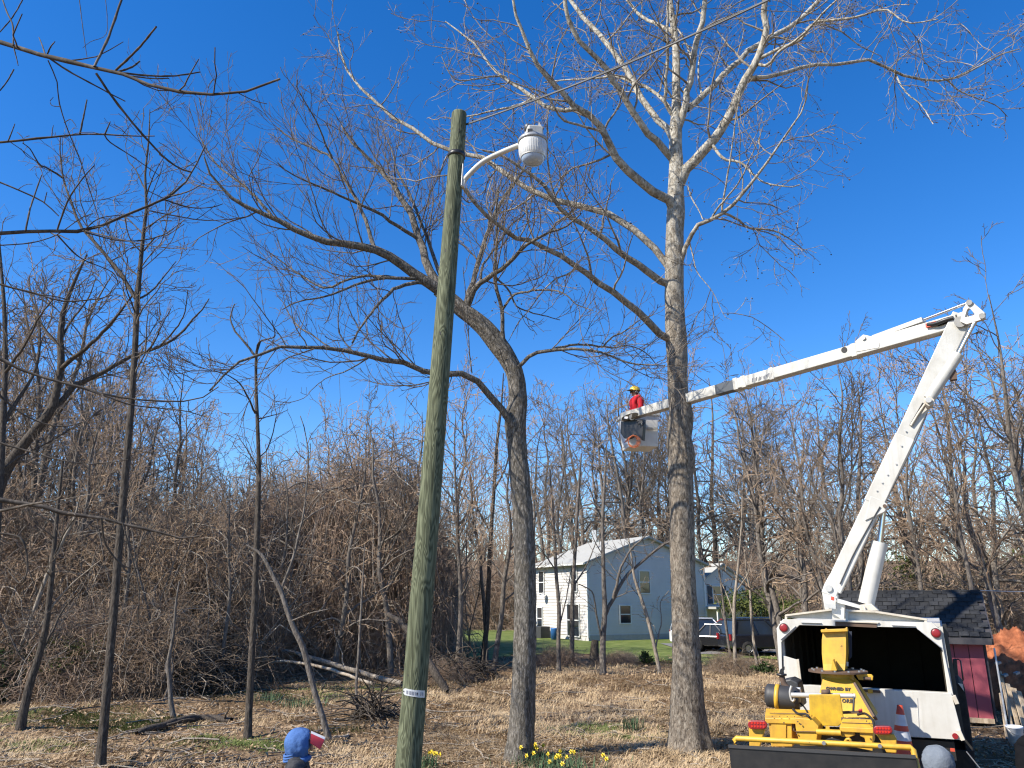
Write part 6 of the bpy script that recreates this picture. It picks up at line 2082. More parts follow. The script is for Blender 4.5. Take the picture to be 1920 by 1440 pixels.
# running gear below
MB().box(T(-.28, -2.3, .75), (1.5, 1.5, .12), TX).build('chassis', Y_, ch)
MB().beam(T(-.28, -1.5, .62), T(-.25, -.1, .62), .12, .12).build('drawbar', M['black'], ch)
for s, k in ((-1.12, -1), (.50, 1)):
    w = MB().lathe([(.001, .03), (.2, .03), (.32, 0), (.36, .03), (.36, .18), (.32, .21), (.001, .18)], T(s, -2.2, .36), TR * k, 20).build('wheel', M['rubber'], ch)
    MB().lathe([(.001, .05), (.1, .05), (.2, .02), (.21, .19)], T(s, -2.2, .36), TR * k, 16).build('rim', M['cap_white'], w)
    MB().box(T(s + k * .1, -2.2, .80), (.30, .95, .04), TX).build('mudguard', Y_, ch, .01)

# hoses, seams and fittings
for pts, rr in (([(1487, 1330, -1.8), (1496, 1338, -2.0), (1510, 1339, -2.1), (1518, 1345, -2.22)], .014), ([(1608, 1340, -1.6), (1622, 1338, -1.7), (1636, 1350, -2.1), (1641, 1372, -2.3)], .014),
                ([(1500, 1318, -1.5), (1508, 1326, -1.7), (1514, 1336, -1.9)], .010), ([(1540, 1396, -2.4), (1556, 1386, -2.45), (1580, 1391, -2.45), (1600, 1398, -2.4)], .012)):
    MB().tube(spline(np.array([tp(*q) for q in pts]), 14), rr, 7).build('hydraulic_hose', M['rubber'], ch)
for a, b_, ly in (((1490, 1371), (1532, 1372), -2.215), ((1579, 1355), (1638, 1357), -2.14), ((1443, 1337), (1518, 1339), -1.99)):
    MB().beam(tp(*a, ly), tp(*b_, ly), .006, .012, TF).build('seam', M['rust'], ch)
for k in range(6):
    MB().disc(tp(1448 + 14 * k, 1343 + .2 * k, -2.17), -TF, .006, .006, 6).build('bolt', M['rust'], ch)
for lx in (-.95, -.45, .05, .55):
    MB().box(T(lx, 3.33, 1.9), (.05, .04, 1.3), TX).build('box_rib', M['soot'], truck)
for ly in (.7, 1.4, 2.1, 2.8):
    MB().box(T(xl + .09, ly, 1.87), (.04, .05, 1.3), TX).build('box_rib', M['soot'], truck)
for px in (1560, 1640, 1720):
    MB().beam(tp(px, 1300 + (px - 1560) * .055, -.037), tp(px + 4, 1372 + (px - 1560) * .066, -.037), .006, .008, TF).build('seam', M['galv'], tg)
MB().tube(spline(np.array([bp_(1575, 1095, .14), bp_(1600, 1040, .135), bp_(1630, 985, .135), bp_(1650, 950, .16)]), 16), .010, 6).build('hose', M['char'], truck)
MB().tube(spline(np.array([bp_(1668, 925, .15), bp_(1700, 862, .15), bp_(1722, 815, .15), bp_(1738, 775, .22)]), 16), .010, 6).build('hose', M['char'], truck)

# traffic cone riding on the chipper's mudguard
cb0 = T(.60, -2.42, .825)
ctop = tp(1687, 1322, -.40)
cbase = tp(1694, 1424, -.40)
cone = thing('traffic_cone', 'faded orange traffic cone with two pale sleeves standing against the white tailgate', 'traffic cone', cbase)
ca = nrm(ctop - cbase)
Lc = np.linalg.norm(ctop - cbase)
pc = [pxm(cbase)]
def crad(t):
    return .150 * (1 - t) + .032 * t


for t0, t1, mt, nm, ex_ in ((0, .18, 'orange', 'body', 0), (.18, .36, 'orange', 'body', 0), (.36, .53, 'cone_white', 'sleeve', .002), (.53, .63, 'orange', 'body', 0), (.63, .83, 'cone_white', 'sleeve', .002), (.83, 1.0, 'orange', 'body', 0)):
    MB().lathe([(crad(t0) + ex_, t0 * Lc), (crad(t1) + ex_, t1 * Lc)] + ([(.001, Lc)] if t1 == 1.0 else []), cbase, ca, 22).build(nm, M[mt], cone)
MB().box(cbase - ca * .015, (.36, .36, .03), TX).build('base', M['orange'], cone, .008)
MB().box(cbase - ca * .05 + TF * .02, (.5, .45, .03), TX).build('step_plate', M['black'], truck, .004)

# ------------------------------------------------------------------ wooden pole with its lamp
PY = 8.7
pole_rows = [(750, 1700, 53), (757, 1560, 51), (765, 1440, 49), (777, 1300, 46.5), (790, 1130, 44), (805, 950, 41), (820, 760, 38), (835, 570, 34.5), (848, 400, 31), (857, 280, 29), (861, 214, 28)]
pq = trunk_px(pole_rows, PY, 0, 60)
g0 = pq[0]
pq = pq[pq[:, 2] > -.25]
lamp = thing('street_lamp', 'green weathered wooden pole carrying a white dusk to dawn lamp on a curved arm', 'street lamp', (pq[0, 0], pq[0, 1], 0))
LO = WL[lamp.name]
pm = trunk_mesh('pole', pq, 28, .012, 0, 1, 3.0, LO)
finish('pole', pm, M['pole'], lamp)
tpz = pq[-1]
MB().lathe([(tpz[3] * 1.0, 0), (tpz[3] * .93, .02), (.001, .03)], tpz[:3] - A(0, 0, .004), nrm(pq[-1, :3] - pq[-3, :3]), 28).build('pole_top', M['pole'], lamp)


def pole_at(py):
    zs = [proj_py(q) for q in pq]
    i = int(np.argmin(np.abs(np.array(zs) - py)))
    return pq[i]


def proj_py(P):
    v = np.asarray(P[:3]) - CAM
    return 720 - FPX * (-v[1] * SP + v[2] * CP) / (v[1] * CP + v[2] * SP)


paxis = nrm(pq[-1, :3] - pq[5, :3])
b_ = pole_at(296)
MB().lathe([(b_[3] + .002, -.03), (b_[3] + .012, -.028), (b_[3] + .012, .028), (b_[3] + .002, .03)], b_[:3], paxis, 26).build('band', M['black'], lamp)
# conduit on the right of the pole, arm, lamp head
cz0, cz1 = pole_at(350), pole_at(302)
rt = nrm(np.cross(paxis, A(0, -1, 0)))
rt = rt if rt[0] > 0 else -rt
fr = A(0, -1, 0)
side_ = nrm(rt * .8 + fr * .5)
MB().tube([cz0[:3] + side_ * (cz0[3] + .012), cz1[:3] + side_ * (cz1[3] + .012)], .012, 8).build('conduit', M['galv'], lamp)
a0 = W(866, 343, PY - .02)
MB().prism([a0 + rt * -.05 + UZ * .10 + fr * .04, a0 + rt * -.05 - UZ * .07 + fr * .04, a0 + rt * .03 - UZ * .07 + fr * .04, a0 + rt * .05 + UZ * .02 + fr * .04, a0 + rt * .03 + UZ * .08 + fr * .04], -fr * .08).build('arm_bracket', M['white'], lamp, .008)
arm = spline(np.array([a0, W(880, 327, PY - .05), W(905, 304, PY - .1), W(938, 287, PY - .17), W(972, 273, PY - .25), W(985, 269, PY - .28)]), 24)
MB().tube(arm, .034, 14).build('lamp_arm', M['white'], lamp)
hcp = W(999, 266, PY - .3)
LS = .86
hd = MB().lathe([(.001, .10), (.06, .095), (.09, .07), (.13, .05), (.175, .03), (.188, .005), (.19, -.015), (.178, -.025)], hcp, UZ, 30).build('lamp_head', M['head_grey'], lamp)
MB().lathe([(.172, -.02), (.178, -.05), (.173, -.15), (.160, -.21), (.150, -.228)], hcp, UZ, 34).build('lamp_shade', M['lamp_glass'], hd)
MB().lathe([(.148, -.226), (.136, -.262), (.108, -.292), (.06, -.31), (.001, -.316)], hcp, UZ, 30).build('lamp_bowl', M['lamp_bowl'], hd)
MB().lathe([(.1505, -.222), (.156, -.228), (.1505, -.234)], hcp, UZ, 34).build('shade_rim', M['galv'], hd)
ribs = MB()
for k in range(40):
    t = k * 2 * math.pi / 40
    e = A(math.cos(t), math.sin(t), 0)
    ribs.tube([hcp + e * .1775 - UZ * .05, hcp + e * .173 - UZ * .15, hcp + e * .160 - UZ * .21], .0025, 4, cap=False)
ribs.build('shade_ribs', M['lamp_glass'], hd)
MB().lathe([(.02, -.04), (.03, -.09), (.05, -.15), (.035, -.21), (.001, -.22)], hcp, UZ, 16).build('bulb', M['cap_white'], hd)
blk = W(1001, 250, PY - .3)
MB().box(blk + A(.0, 0, -.0), (.20, .17, .14), (nrm(A(1, .3, .12)), nrm(A(-.3, 1, 0)), UZ)).build('ballast_box', M['white'], hd, .02)
MB().lathe([(.001, 0), (.045, 0), (.045, .07), (.035, .085), (.001, .09)], W(990, 248, PY - .3) + UZ * .02, UZ, 16).build('photocell', M['grey_band'], hd)
MB().box(blk + A(-.05, -.10, -.03), (.06, .02, .05)).build('ballast_latch', M['char'], hd)
MB().prism([blk + A(.05, -.06, .05), blk + A(.11, -.06, .03), blk + A(.06, -.06, .13)], A(0, .08, 0)).build('ballast_fin', M['white'], hd)


def tag_plate(py, px0, px1, h, name, marks):
    q = pole_at(py)
    cx = proj_x(q)
    half = (px1 - px0) / 2
    R_ = q[3] + .006
    pxr = q[3] / pxm(q)
    a0_, a1_ = [math.asin(np.clip((x - cx) / pxr, -1, 1)) for x in (px0, px1)]
    ts = np.linspace(a0_, a1_, 10)
    mb = MB()
    vs = []
    for t in ts:
        e = rt * math.sin(t) + fr * math.cos(t)
        e = e - paxis * np.dot(e, paxis)
        c = h / 2 * (.55 if t == ts[0] else 1)
        for zz in (-c, c):
            vs.append(q[:3] + e * R_ + UZ * zz - UZ * .012 * math.sin(t))
        for zz in (-c, c):
            vs.append(q[:3] + e * (R_ - .004) + UZ * zz - UZ * .012 * math.sin(t))
    fs = []
    for k in range(9):
        b = 4 * k
        fs += [(b, b + 4, b + 5, b + 1), (b + 2, b + 3, b + 7, b + 6), (b + 1, b + 5, b + 7, b + 3), (b, b + 2, b + 6, b + 4)]
    fs += [(0, 1, 3, 2), (36, 38, 39, 37)]
    mb.add(vs, fs)
    o = mb.build(name, M['alu'], lamp)
    for f in marks:
        t = a0_ + (a1_ - a0_) * f
        e = nrm(rt * math.sin(t) + fr * math.cos(t))
        s = nrm(rt * math.cos(t) - fr * math.sin(t))
        c = q[:3] + e * (R_ + .0015) - UZ * .012 * math.sin(t)
        MB().box(c, (.010, .002, h * .5), (s, e, UZ)).build('embossed_mark', M['ink_grey'], o)
    t = a0_ + (a1_ - a0_) * .05
    e = nrm(rt * math.sin(t) + fr * math.cos(t))
    MB().disc(q[:3] + e * R_ - UZ * .012 * math.sin(t), e, .008, .004, 8).build('nail', M['ink'], o)
    return o


def proj_x(P):
    v = np.asarray(P[:3]) - CAM
    return 960 + FPX * v[0] / (v[1] * CP + v[2] * SP)


tag_plate(1304, 759, 795, .066, 'number_plate', (.22, .27, .36, .40, .47, .52, .62, .70))
tag_plate(1289, 784, 797, .07, 'number_plate', (.45, .7))
for px, py in ((765, 1272), (842, 420), (836, 470), (826, 640), (861, 258)):
    q = pole_at(py)
    e = nrm(fr + rt * ((px - proj_x(q)) / (q[3] / pxm(q))) * 1.0)
    MB().beam(q[:3] + e * (q[3] * .97) + UZ * .025, q[:3] + e * (q[3] * .99) - UZ * .02 + rt * .008, .012, .008, e).build('nail_hole', M['ink'], lamp)

# service cable from the pole top, and the one at the shed
ct0 = pole_at(225)[:3] + rt * .1
far = W(1640, -95, 5.2)
cpts = [ct0 * (1 - t) + far * t - UZ * .10 * math.sin(math.pi * t) for t in np.linspace(0, 1, 22)]
cbl = MB().tube(cpts, .009, 6)
cbl.tube([q + UZ * .012 + A(.004 * math.sin(k * 1.2), 0, .004 * math.cos(k * 1.2)) for k, q in enumerate(cpts)], .006, 5)
tagp(cbl.build('power_line', M['wire']), 'twisted overhead cable running from the lamp pole top up to the right', 'cable')
s0 = SB + TR * .2 + TF * SDEP / 2 + UZ * (SRI - .1)
s1 = W(2050, 1096, 24)
tagp(MB().tube([s0 * (1 - t) + s1 * t - UZ * .1 * math.sin(math.pi * t) for t in np.linspace(0, 1, 10)], .012, 6).build('shed_cable', M['tape']), 'pale cable running from the shed ridge to the right edge', 'cable')

# ------------------------------------------------------------------ people
def skin_mesh(name, verts, edges, radii, levels=2, root=0):
    me = bpy.data.meshes.new(name)
    me.from_pydata([tuple(map(float, v)) for v in verts], edges, [])
    o = bpy.data.objects.new(name, me)
    link(o)
    sm = o.modifiers.new('skin', 'SKIN')
    sm.use_smooth_shade = True
    for i, r in enumerate(radii):
        rr = r if isinstance(r, tuple) else (r, r)
        me.skin_vertices[0].data[i].radius = rr
        me.skin_vertices[0].data[i].use_root = (i == root)
    ss = o.modifiers.new('sub', 'SUBSURF')
    ss.levels = ss.render_levels = levels
    dg = bpy.context.evaluated_depsgraph_get()
    out = bpy.data.meshes.new_from_object(o.evaluated_get(dg))
    bpy.data.objects.remove(o)
    out.name = name
    return out


def person(label, at, face, H=1.75, top='grey_cloth', legs='denim', arms='down', lean=0.0, crouch=0.0):
    """a standing figure: one continuous body, clothes over it; face is the heading it looks along (radians)"""
    at = np.asarray(at, float)
    root = thing('person', label, 'person', at)
    root.rotation_euler = (0, 0, face)
    root.scale = (H / 1.75,) * 3
    WL[root.name] = np.zeros(3)
    # local: +x forward, +y to the person's left
    J = {}
    V, E, R = [], [], []

    def j(n, p, r, par=None):
        J[n] = len(V)
        x, y, z = p
        if z > .6:
            z -= crouch
        elif crouch and z > .3:
            x, z = x + .24, z - crouch * .45
        V.append((x + lean * max(z - .95 + crouch, 0), y, z))
        R.append(r)
        if par is not None:
            E.append((J[par], J[n]))
    j('pelvis', (0, 0, .95), (.13, .155))
    j('waist', (0, 0, 1.08), (.115, .14), 'pelvis')
    j('chest', (.01, 0, 1.27), (.125, .165), 'waist')
    j('neckb', (-.01, 0, 1.475), (.075, .10), 'chest')
    j('neck', (.01, 0, 1.535), (.055, .055), 'neckb')
    j('head', (.025, 0, 1.60), (.085, .072), 'neck')
    j('crown', (.015, 0, 1.70), (.075, .068), 'head')
    for s, n in ((1, 'l'), (-1, 'r')):
        j('sh' + n, (-.005, .175 * s, 1.44), .066, 'neckb')
        if arms == 'down':
            el, wr = (-.03, .25 * s, 1.12), (.06, .25 * s, .88)
        else:
            el, wr = (.02, .25 * s, 1.13), (.25, .17 * s, 1.10)
        j('el' + n, el, .045, 'sh' + n)
        j('wr' + n, wr, .032, 'el' + n)
        d = nrm(A(*wr) - A(*el))
        j('ha' + n, tuple(A(*wr) + d * .07), (.036, .022), 'wr' + n)
        j('hip' + n, (0, .09 * s, .88), .085, 'pelvis')
        j('kn' + n, (.02, .10 * s, .50), .058, 'hip' + n)
        j('an' + n, (-.01, .10 * s, .09), .042, 'kn' + n)
        j('to' + n, (.15, .12 * s, .04), .038, 'an' + n)
    thin = {'head', 'crown', 'neck', 'hal', 'har', 'wrl', 'wrr'}
    kn = {v: k for k, v in J.items()}
    Rb = [r if kn[i] in thin else (tuple(q * .72 for q in r) if isinstance(r, tuple) else r * .72) for i, r in enumerate(R)]
    me = skin_mesh('body', V, E, Rb)
    # fingers, five to a hand, run into the palm
    P_, R_ = [], []
    for s, n in ((1, 'l'), (-1, 'r')):
        hp_ = np.array(V[J['ha' + n]])
        wp_ = np.array(V[J['wr' + n]])
        d = nrm(hp_ - wp_)
        sd_ = nrm(np.cross(d, A(0, s, 0)))
        for f, (o_, ln) in enumerate(((-.027, .072), (-.009, .082), (.009, .078), (.026, .062))):
            b = hp_ + sd_ * o_ - d * .02
            c = A(0, -s, 0)
            P_.append([b, b + d * ln * .45, b + d * ln * .8 + c * .012, b + d * ln + c * .034])
            R_.append([.010, .0095, .009, .007])
        b = hp_ - d * .055 - sd_ * .025
        P_.append([b, b - sd_ * .028 + d * .02, b - sd_ * .034 + d * .045, b - sd_ * .03 + d * .066 - A(0, s, 0) * .01])
        R_.append([.012, .012, .011, .008])
    # face: nose, brows, ears
    hx = np.array(V[J['head']])
    fe = MB()
    fe.lathe([(.001, .0), (.014, .004), (.016, .02), (.009, .05), (.001, .055)], hx + A(.088, 0, -.035), A(-.05, 0, 1), 8)
    for s in (1, -1):
        fe.lathe([(.001, 0), (.02, .004), (.026, .01), (.02, .016), (.001, .018)], hx + A(.0, .066 * s, -.005), A(0, s, 0), 10)
        fe.lathe([(.001, 0), (.012, .003), (.001, .008)], hx + A(.082, .032 * s, .015), A(1, 0, 0), 8)
    fe.box(hx + A(.078, 0, -.065), (.018, .046, .010))
    bmv = np.array([v.co[:] for v in me.vertices])
    nb_ = len(bmv)
    tb = tubes_mesh('fingers', [(np.array(P_), np.array(R_), 6)])
    vs = [v.co[:] for v in me.vertices] + [v.co[:] for v in tb.vertices] + list(fe.v)
    n1 = nb_ + len(tb.vertices)
    fs = [tuple(p.vertices) for p in me.polygons] + [tuple(i + nb_ for i in p.vertices) for p in tb.polygons] + [tuple(i + n1 for i in f) for f in fe.f]
    body = bpy.data.meshes.new('body')
    body.from_pydata(vs, [], fs)
    body.polygons.foreach_set('use_smooth', [True] * len(fs))
    finish('body', body, M['skin'], root)

    def cloth(name, keys, add, edges, mat):
        vv = [V[J[k]] for k in keys]
        rr = []
        for k in keys:
            r = R[J[k]]
            r = r if isinstance(r, tuple) else (r, r)
            rr.append((r[0] + add, r[1] + add))
        ee = [(keys.index(a), keys.index(b)) for a, b in edges]
        finish(name, skin_mesh(name, vv, ee, rr), mat, root)
    cloth('jacket', ['pelvis', 'waist', 'chest', 'neckb', 'neck', 'shl', 'ell', 'wrl', 'shr', 'elr', 'wrr'], .026,
          [('pelvis', 'waist'), ('waist', 'chest'), ('chest', 'neckb'), ('neckb', 'neck'), ('neckb', 'shl'), ('shl', 'ell'), ('ell', 'wrl'), ('neckb', 'shr'), ('shr', 'elr'), ('elr', 'wrr')], M[top])
    cloth('trousers', ['pelvis', 'hipl', 'knl', 'anl', 'hipr', 'knr', 'anr'], .014,
          [('pelvis', 'hipl'), ('hipl', 'knl'), ('knl', 'anl'), ('pelvis', 'hipr'), ('hipr', 'knr'), ('knr', 'anr')], M[legs])
    for s in ('l', 'r'):
        a, b = np.array(V[J['an' + s]]), np.array(V[J['to' + s]])
        MB().tube(spline(np.array([np.r_[a + A(-.03, 0, .06), .05], np.r_[a + A(-.02, 0, -.04), .052], np.r_[(a + b) / 2 + A(0, 0, -.015), .046], np.r_[b + A(.01, 0, 0), .042], np.r_[b + A(.045, 0, -.005), .022]]), 12)[:, :3], [.05, .052, .052, .05, .048, .047, .046, .045, .044, .04, .034, .02], 10).build('boot', M['boot'], root)
    return root, hx


def blob(name, mat, root, C, rad, fn, su=30, sv=20, z0=-1.0, z1=1.0):
    """a rounded shell (part of an ellipsoid) reshaped by fn(direction)->scale"""
    vs, fs = [], []
    for a in range(sv + 1):
        ph = math.asin(np.clip(z0 + (z1 - z0) * a / sv, -1, 1))
        for b in range(su):
            th = 2 * math.pi * b / su
            d = A(math.cos(ph) * math.cos(th), math.cos(ph) * math.sin(th), math.sin(ph))
            k = fn(d)
            vs.append(C + d * rad * k)
    for a in range(sv):
        for b in range(su):
            c = (b + 1) % su
            fs.append((a * su + b, a * su + c, (a + 1) * su + c, (a + 1) * su + b))
    mb = MB()
    mb.add(vs, fs, True)
    return mb.build(name, mat, root)


def hood(root, hx, mat, seed, drop=.0):
    def fn(d):
        e = 1 + .05 * mnoise.noise(Vector(d * 2.3) + Vector((seed, 0, 0))) + .045 * (1 - max(d[2], 0)) * mnoise.noise(Vector((d[0] * 5, d[1] * 5, d[2] * 1.6)) + Vector((seed, 3, 0))) + .012 * mnoise.noise(Vector(d * 9) + Vector((seed, 3, 0)))
        e += .10 * max(0, -d[0]) * max(0, d[2] + .3)          # fullness at the back
        if d[2] < -.25:
            e += .05 * math.sin(math.atan2(d[1], d[0]) * 7 + seed + 5 * d[2]) * min(1, (-d[2] - .25) * 2)
        if d[0] > .62 and d[2] < .75:
            e *= .70                                              # the opening round the face, sunk in
        return e
    sp_ = []
    for t in np.linspace(-.45, 2.6, 18):
        d = A(math.cos(t) * .98, 0, math.sin(t))
        if d[0] < .55:
            sp_.append(hx + A(-.012, 0, .022 - drop) + d * A(.128, .116, .130) * (fn(nrm(d)) + .004))
    MB().tube(sp_, .0045, 5, cap=False).build('hood_seam', mat, root)
    h = blob('hood', mat, root, hx + A(-.012, 0, .022 - drop), A(.128, .116, .130), fn, 60, 44)
    return h


def folds(root, hx, mat, seed):
    mb = MB()
    rr = random.Random(seed)
    for k in range(2):
        z = hx[2] - .115 - .022 * k
        r = .088 + .014 * k
        pts = [A(hx[0] - .01 + r * math.cos(t) * .95, r * math.sin(t) * 1.1, z + .012 * math.sin(t * 2 + k + seed) + .01 * math.cos(t)) for t in np.linspace(0, 2 * math.pi, 26)]
        mb.tube(pts, .020 + .003 * k, 8, cap=False)
    mb.build('hood_collar', mat, root)


# the person in the blue hood, seen from behind, looking right
q = W(566, 1362, 7.35)
p1, hx1 = person('person in blue hood and red and white cap seen from behind by the pole', (q[0] - .02, q[1], q[2] - 1.775), math.radians(14), 1.76, 'black_cloth', 'denim')
hood(p1, hx1, M['blue_cloth'], 1.0)
for k in range(3):
    MB().tube([hx1 + A(.122 * math.cos(t) - .014, .112 * math.sin(t), -.045 - .02 * k - .022 * math.sin((t - 2.4) / 1.9 * math.pi)) for t in np.linspace(2.4, 4.3, 14)], [.003 + .009 * math.sin(math.pi * i / 13) for i in range(14)], 8).build('hood_fold', M['blue_cloth'], p1)
MB().tube([hx1 + A(-.012 + .082 * math.cos(t), .088 * math.sin(t), -.100 + .012 * math.cos(t)) for t in np.linspace(0, 2 * math.pi, 24)], .026, 8, cap=False).build('hood_collar', M['blue_cloth'], p1)
def brim(v0, v1, nm, mt, lift=0.0):
    us, vsn = np.linspace(0, 1, 6), np.linspace(v0, v1, 7)
    mb = MB()
    vv = []
    for dz in (0.0, -.008):
        for u in us:
            for v in vsn:
                vv.append(hx1 + A(.075 + .125 * u * math.sqrt(max(1 - .55 * v * v, 0)), .102 * v * (1 - .1 * u), .125 - .055 * u - .075 * v * v + dz + lift))
    ff = []
    for k in (0, 1):
        for i in range(5):
            for j in range(6):
                a = k * 42 + i * 7 + j
                ff.append((a, a + 1, a + 8, a + 7) if k else (a, a + 7, a + 8, a + 1))
    mb.add(vv, ff, True)
    mb.build(nm, mt, p1)


brim(-1.0, -.42, 'cap_brim', M['cap_red'])
brim(-.42, .30, 'cap_stripe', M['cap_white'])
brim(.30, 1.0, 'cap_brim', M['cap_red'])
blob('cap_crown', M['cap_white'], p1, hx1 + A(.005, 0, .06), A(.085, .085, .066), lambda d: 1.0, 24, 10, .1, 1.0)

# the person in the grey hood at the chipper, back to us
q = W(1757, 1391, 6.9)
p2, hx2 = person('person in grey hood seen from behind right of the chipper', (q[0] - .01, q[1], q[2] - 1.79), math.radians(128), 1.76, 'grey_cloth', 'denim')
hood(p2, hx2, M['grey_cloth'], 6.0)
folds(p2, hx2, M['grey_cloth'], 6)
for k in range(5):
    a0_, a1_ = (2.1 + .25 * (k % 2), 4.5 - .3 * (k % 3))
    MB().tube([hx2 + A((.118 - .006 * k) * math.cos(t) - .014, (.108 - .004 * k) * math.sin(t), -.035 - .022 * k - .03 * math.sin((t - a0_) / (a1_ - a0_) * math.pi) * (1 + .3 * (k % 2))) for t in np.linspace(a0_, a1_, 16)], [.004 + .013 * math.sin(math.pi * i / 15) for i in range(16)], 8).build('hood_fold', M['grey_cloth'], p2)

# dark shoulder at the right edge
q = W(1930, 1376, 6.4)
p3, hx3 = person('person in black whose shoulder shows at the lower right edge', (q[0] + .12, q[1], q[2] - 1.55), math.radians(100), 1.78, 'soft_black', 'denim')
blob('hair', M['hair'], p3, hx3 + A(-.012, 0, .035), A(.105, .095, .125), lambda d: 1.0 if d[0] < .45 else .8, 26, 18, -.35, 1.0)

# the worker standing in the bucket, facing left
fb = bq(.06, .0, .07)
hd_t = up_(1201, 725, -.55)
Hh = 1.72
p4, hx4 = person('worker in yellow helmet and red hoodie standing in the raised bucket', (bq(.02, .0, 0)[0], bq(.0, .0, 0)[1], bz + .065), math.radians(196), 1.74, 'red_cloth', 'denim', 'forward', .06, .28)
blob('helmet', M['helmet'], p4, hx4 + A(-.005, 0, .055), A(.135, .118, .125), lambda d: 1.0, 28, 12, -.05, 1.0)
MB().prism([hx4 + A(.10, -.09, .06), hx4 + A(.175, -.06, .05), hx4 + A(.175, .06, .05), hx4 + A(.10, .09, .06)], A(0, 0, .012)).build('helmet_peak', M['black'], p4)
MB().tube([hx4 + A(.105 * math.cos(t), .092 * math.sin(t), .02) for t in np.linspace(-1.3, 1.3, 12)], .016, 6).build('sunglasses', M['ink'], p4)
MB().lathe([(.001, 0), (.045, .0), (.045, .03), (.001, .032)], hx4 + A(-.01, .085, -.01), A(0, 1, 0), 12).build('ear_muff', M['black'], p4)
MB().lathe([(.001, 0), (.045, .0), (.045, .03), (.001, .032)], hx4 + A(-.01, -.085, -.01), A(0, -1, 0), 12).build('ear_muff', M['black'], p4)
MB().tube([hx4 + A(-.10, .06, -.13), hx4 + A(-.12, 0, -.15), hx4 + A(-.10, -.06, -.13)], .05, 8).build('hood', M['red_cloth'], p4)
fl_z = bz + .06 - (hd_t[2] - 1.78)
# ------------------------------------------------------------------ growth on the ground
rg = np.random.default_rng(808)


def scatter(n, y0, y1, wide=.74, xr=None):
    u = rg.uniform(0, 1, n)
    y = 1 / (1 / y0 + (1 / y1 - 1 / y0) * u)
    x = rg.uniform(-1, 1, n) * (wide * y + 1) if xr is None else rg.uniform(xr[0], xr[1], n)
    return x, y


def clear_of_truck(x, y):
    q0, q1 = (x - RO[0]) * TR[0] + (y - RO[1]) * TR[1], (x - RO[0]) * TF[0] + (y - RO[1]) * TF[1]
    return ~((np.abs(q0 + .1) < 1.0) & (q1 > -3.0) & (q1 < 7))


# fallen leaves
x, y = scatter(36000, 9.5, 42)
k = clear_of_truck(x, y)
x, y = x[k], y[k]
n = len(x)
a = rg.uniform(0, 2 * np.pi, n)
s = rg.uniform(.018, .044, n) * (1 + y / 45)
tl_ = rg.normal(size=(n, 2)) * .45
e1 = np.stack([np.cos(a), np.sin(a), tl_[:, 0]], 1)
e2 = np.stack([-np.sin(a), np.cos(a), tl_[:, 1]], 1)
C = np.stack([x, y, gz(x, y) + .02 + rg.uniform(0, .03, n)], 1)
V = np.stack([C - e1 * s[:, None], C + e2 * s[:, None] * .55 + A(0, 0, .012), C + e1 * s[:, None], C - e2 * s[:, None] * .55 + A(0, 0, .012)], 1).reshape(-1, 3)
tagp(finish('leaf_litter', mesh_np('leaf_litter', V, np.arange(4 * n).reshape(-1, 4), False), M['litter']), 'fallen brown leaves strewn over the clearing', 'leaves', None, 'stuff')

# twigs on the floor
x, y = scatter(2600, 10, 36)
n = len(x)
P = np.zeros((n, 4, 3))
a = rg.uniform(0, 2 * np.pi, n)
L = rg.uniform(.15, .8, n) * np.where(rg.uniform(size=n) < .12, 2.2, 1.0)
for i in range(4):
    P[:, i, 0] = x + np.cos(a) * L * i / 3 + rg.normal(size=n) * .02
    P[:, i, 1] = y + np.sin(a) * L * i / 3 + rg.normal(size=n) * .02
    P[:, i, 2] = gz(P[:, i, 0], P[:, i, 1]) + .02 + rg.uniform(0, .07, n)
tagp(finish('fallen_twigs', tubes_mesh('fallen_twigs', [(P, np.repeat((rg.uniform(.004, .013, n) * (1 + .6 * (L > .9)))[:, None], 4, 1), 4)]), M['bark_pale']), 'small dead twigs scattered over the leaf litter', 'twigs', None, 'stuff')


def blades(name, x, y, tuft, h0, h1, w, spread_, bend, mat, label, cat, K=3):
    """tufts of narrow blades, each a bent two-step ribbon"""
    n = len(x)
    X, Y_ = np.repeat(x, tuft), np.repeat(y, tuft)
    m = n * tuft
    X = X + rg.normal(size=m) * spread_
    Y_ = Y_ + rg.normal(size=m) * spread_
    hz_ = np.repeat(rg.uniform(h0, h1, n), tuft) * rg.uniform(.5, 1.2, m)
    flow = np.sin(X * .9 + np.sin(Y_ * .7) * 1.3) * 1.6 + np.cos(Y_ * .55 + X * .3) * 1.2
    a = flow + rg.normal(size=m) * .9
    b = bend * rg.uniform(.3, 1.5, m)
    dx, dy = np.cos(a), np.sin(a)
    px_, py_ = -dy * w * rg.uniform(.6, 1.4, m), dx * w * rg.uniform(.6, 1.4, m)
    z = gz(X, Y_)
    pts = []
    for t, ww in ((0, 1.0), (.55, .8), (1.0, .15)):
        ox = dx * hz_ * b * t * t
        oy = dy * hz_ * b * t * t
        oz = hz_ * (t - .45 * np.clip(b, 0, 1.3) * t * t)
        pts.append(np.stack([X + ox - px_ * ww, Y_ + oy - py_ * ww, z + oz], 1))
        pts.append(np.stack([X + ox + px_ * ww, Y_ + oy + py_ * ww, z + oz], 1))
    V = np.stack(pts, 1).reshape(-1, 3)
    b0 = (np.arange(m) * 6)[:, None]
    F = np.concatenate([b0 + np.array([[0, 1, 3, 2]]), b0 + np.array([[2, 3, 5, 4]])])
    return tagp(finish(name, mesh_np(name, V, F, False), mat), label, cat, None, 'stuff')


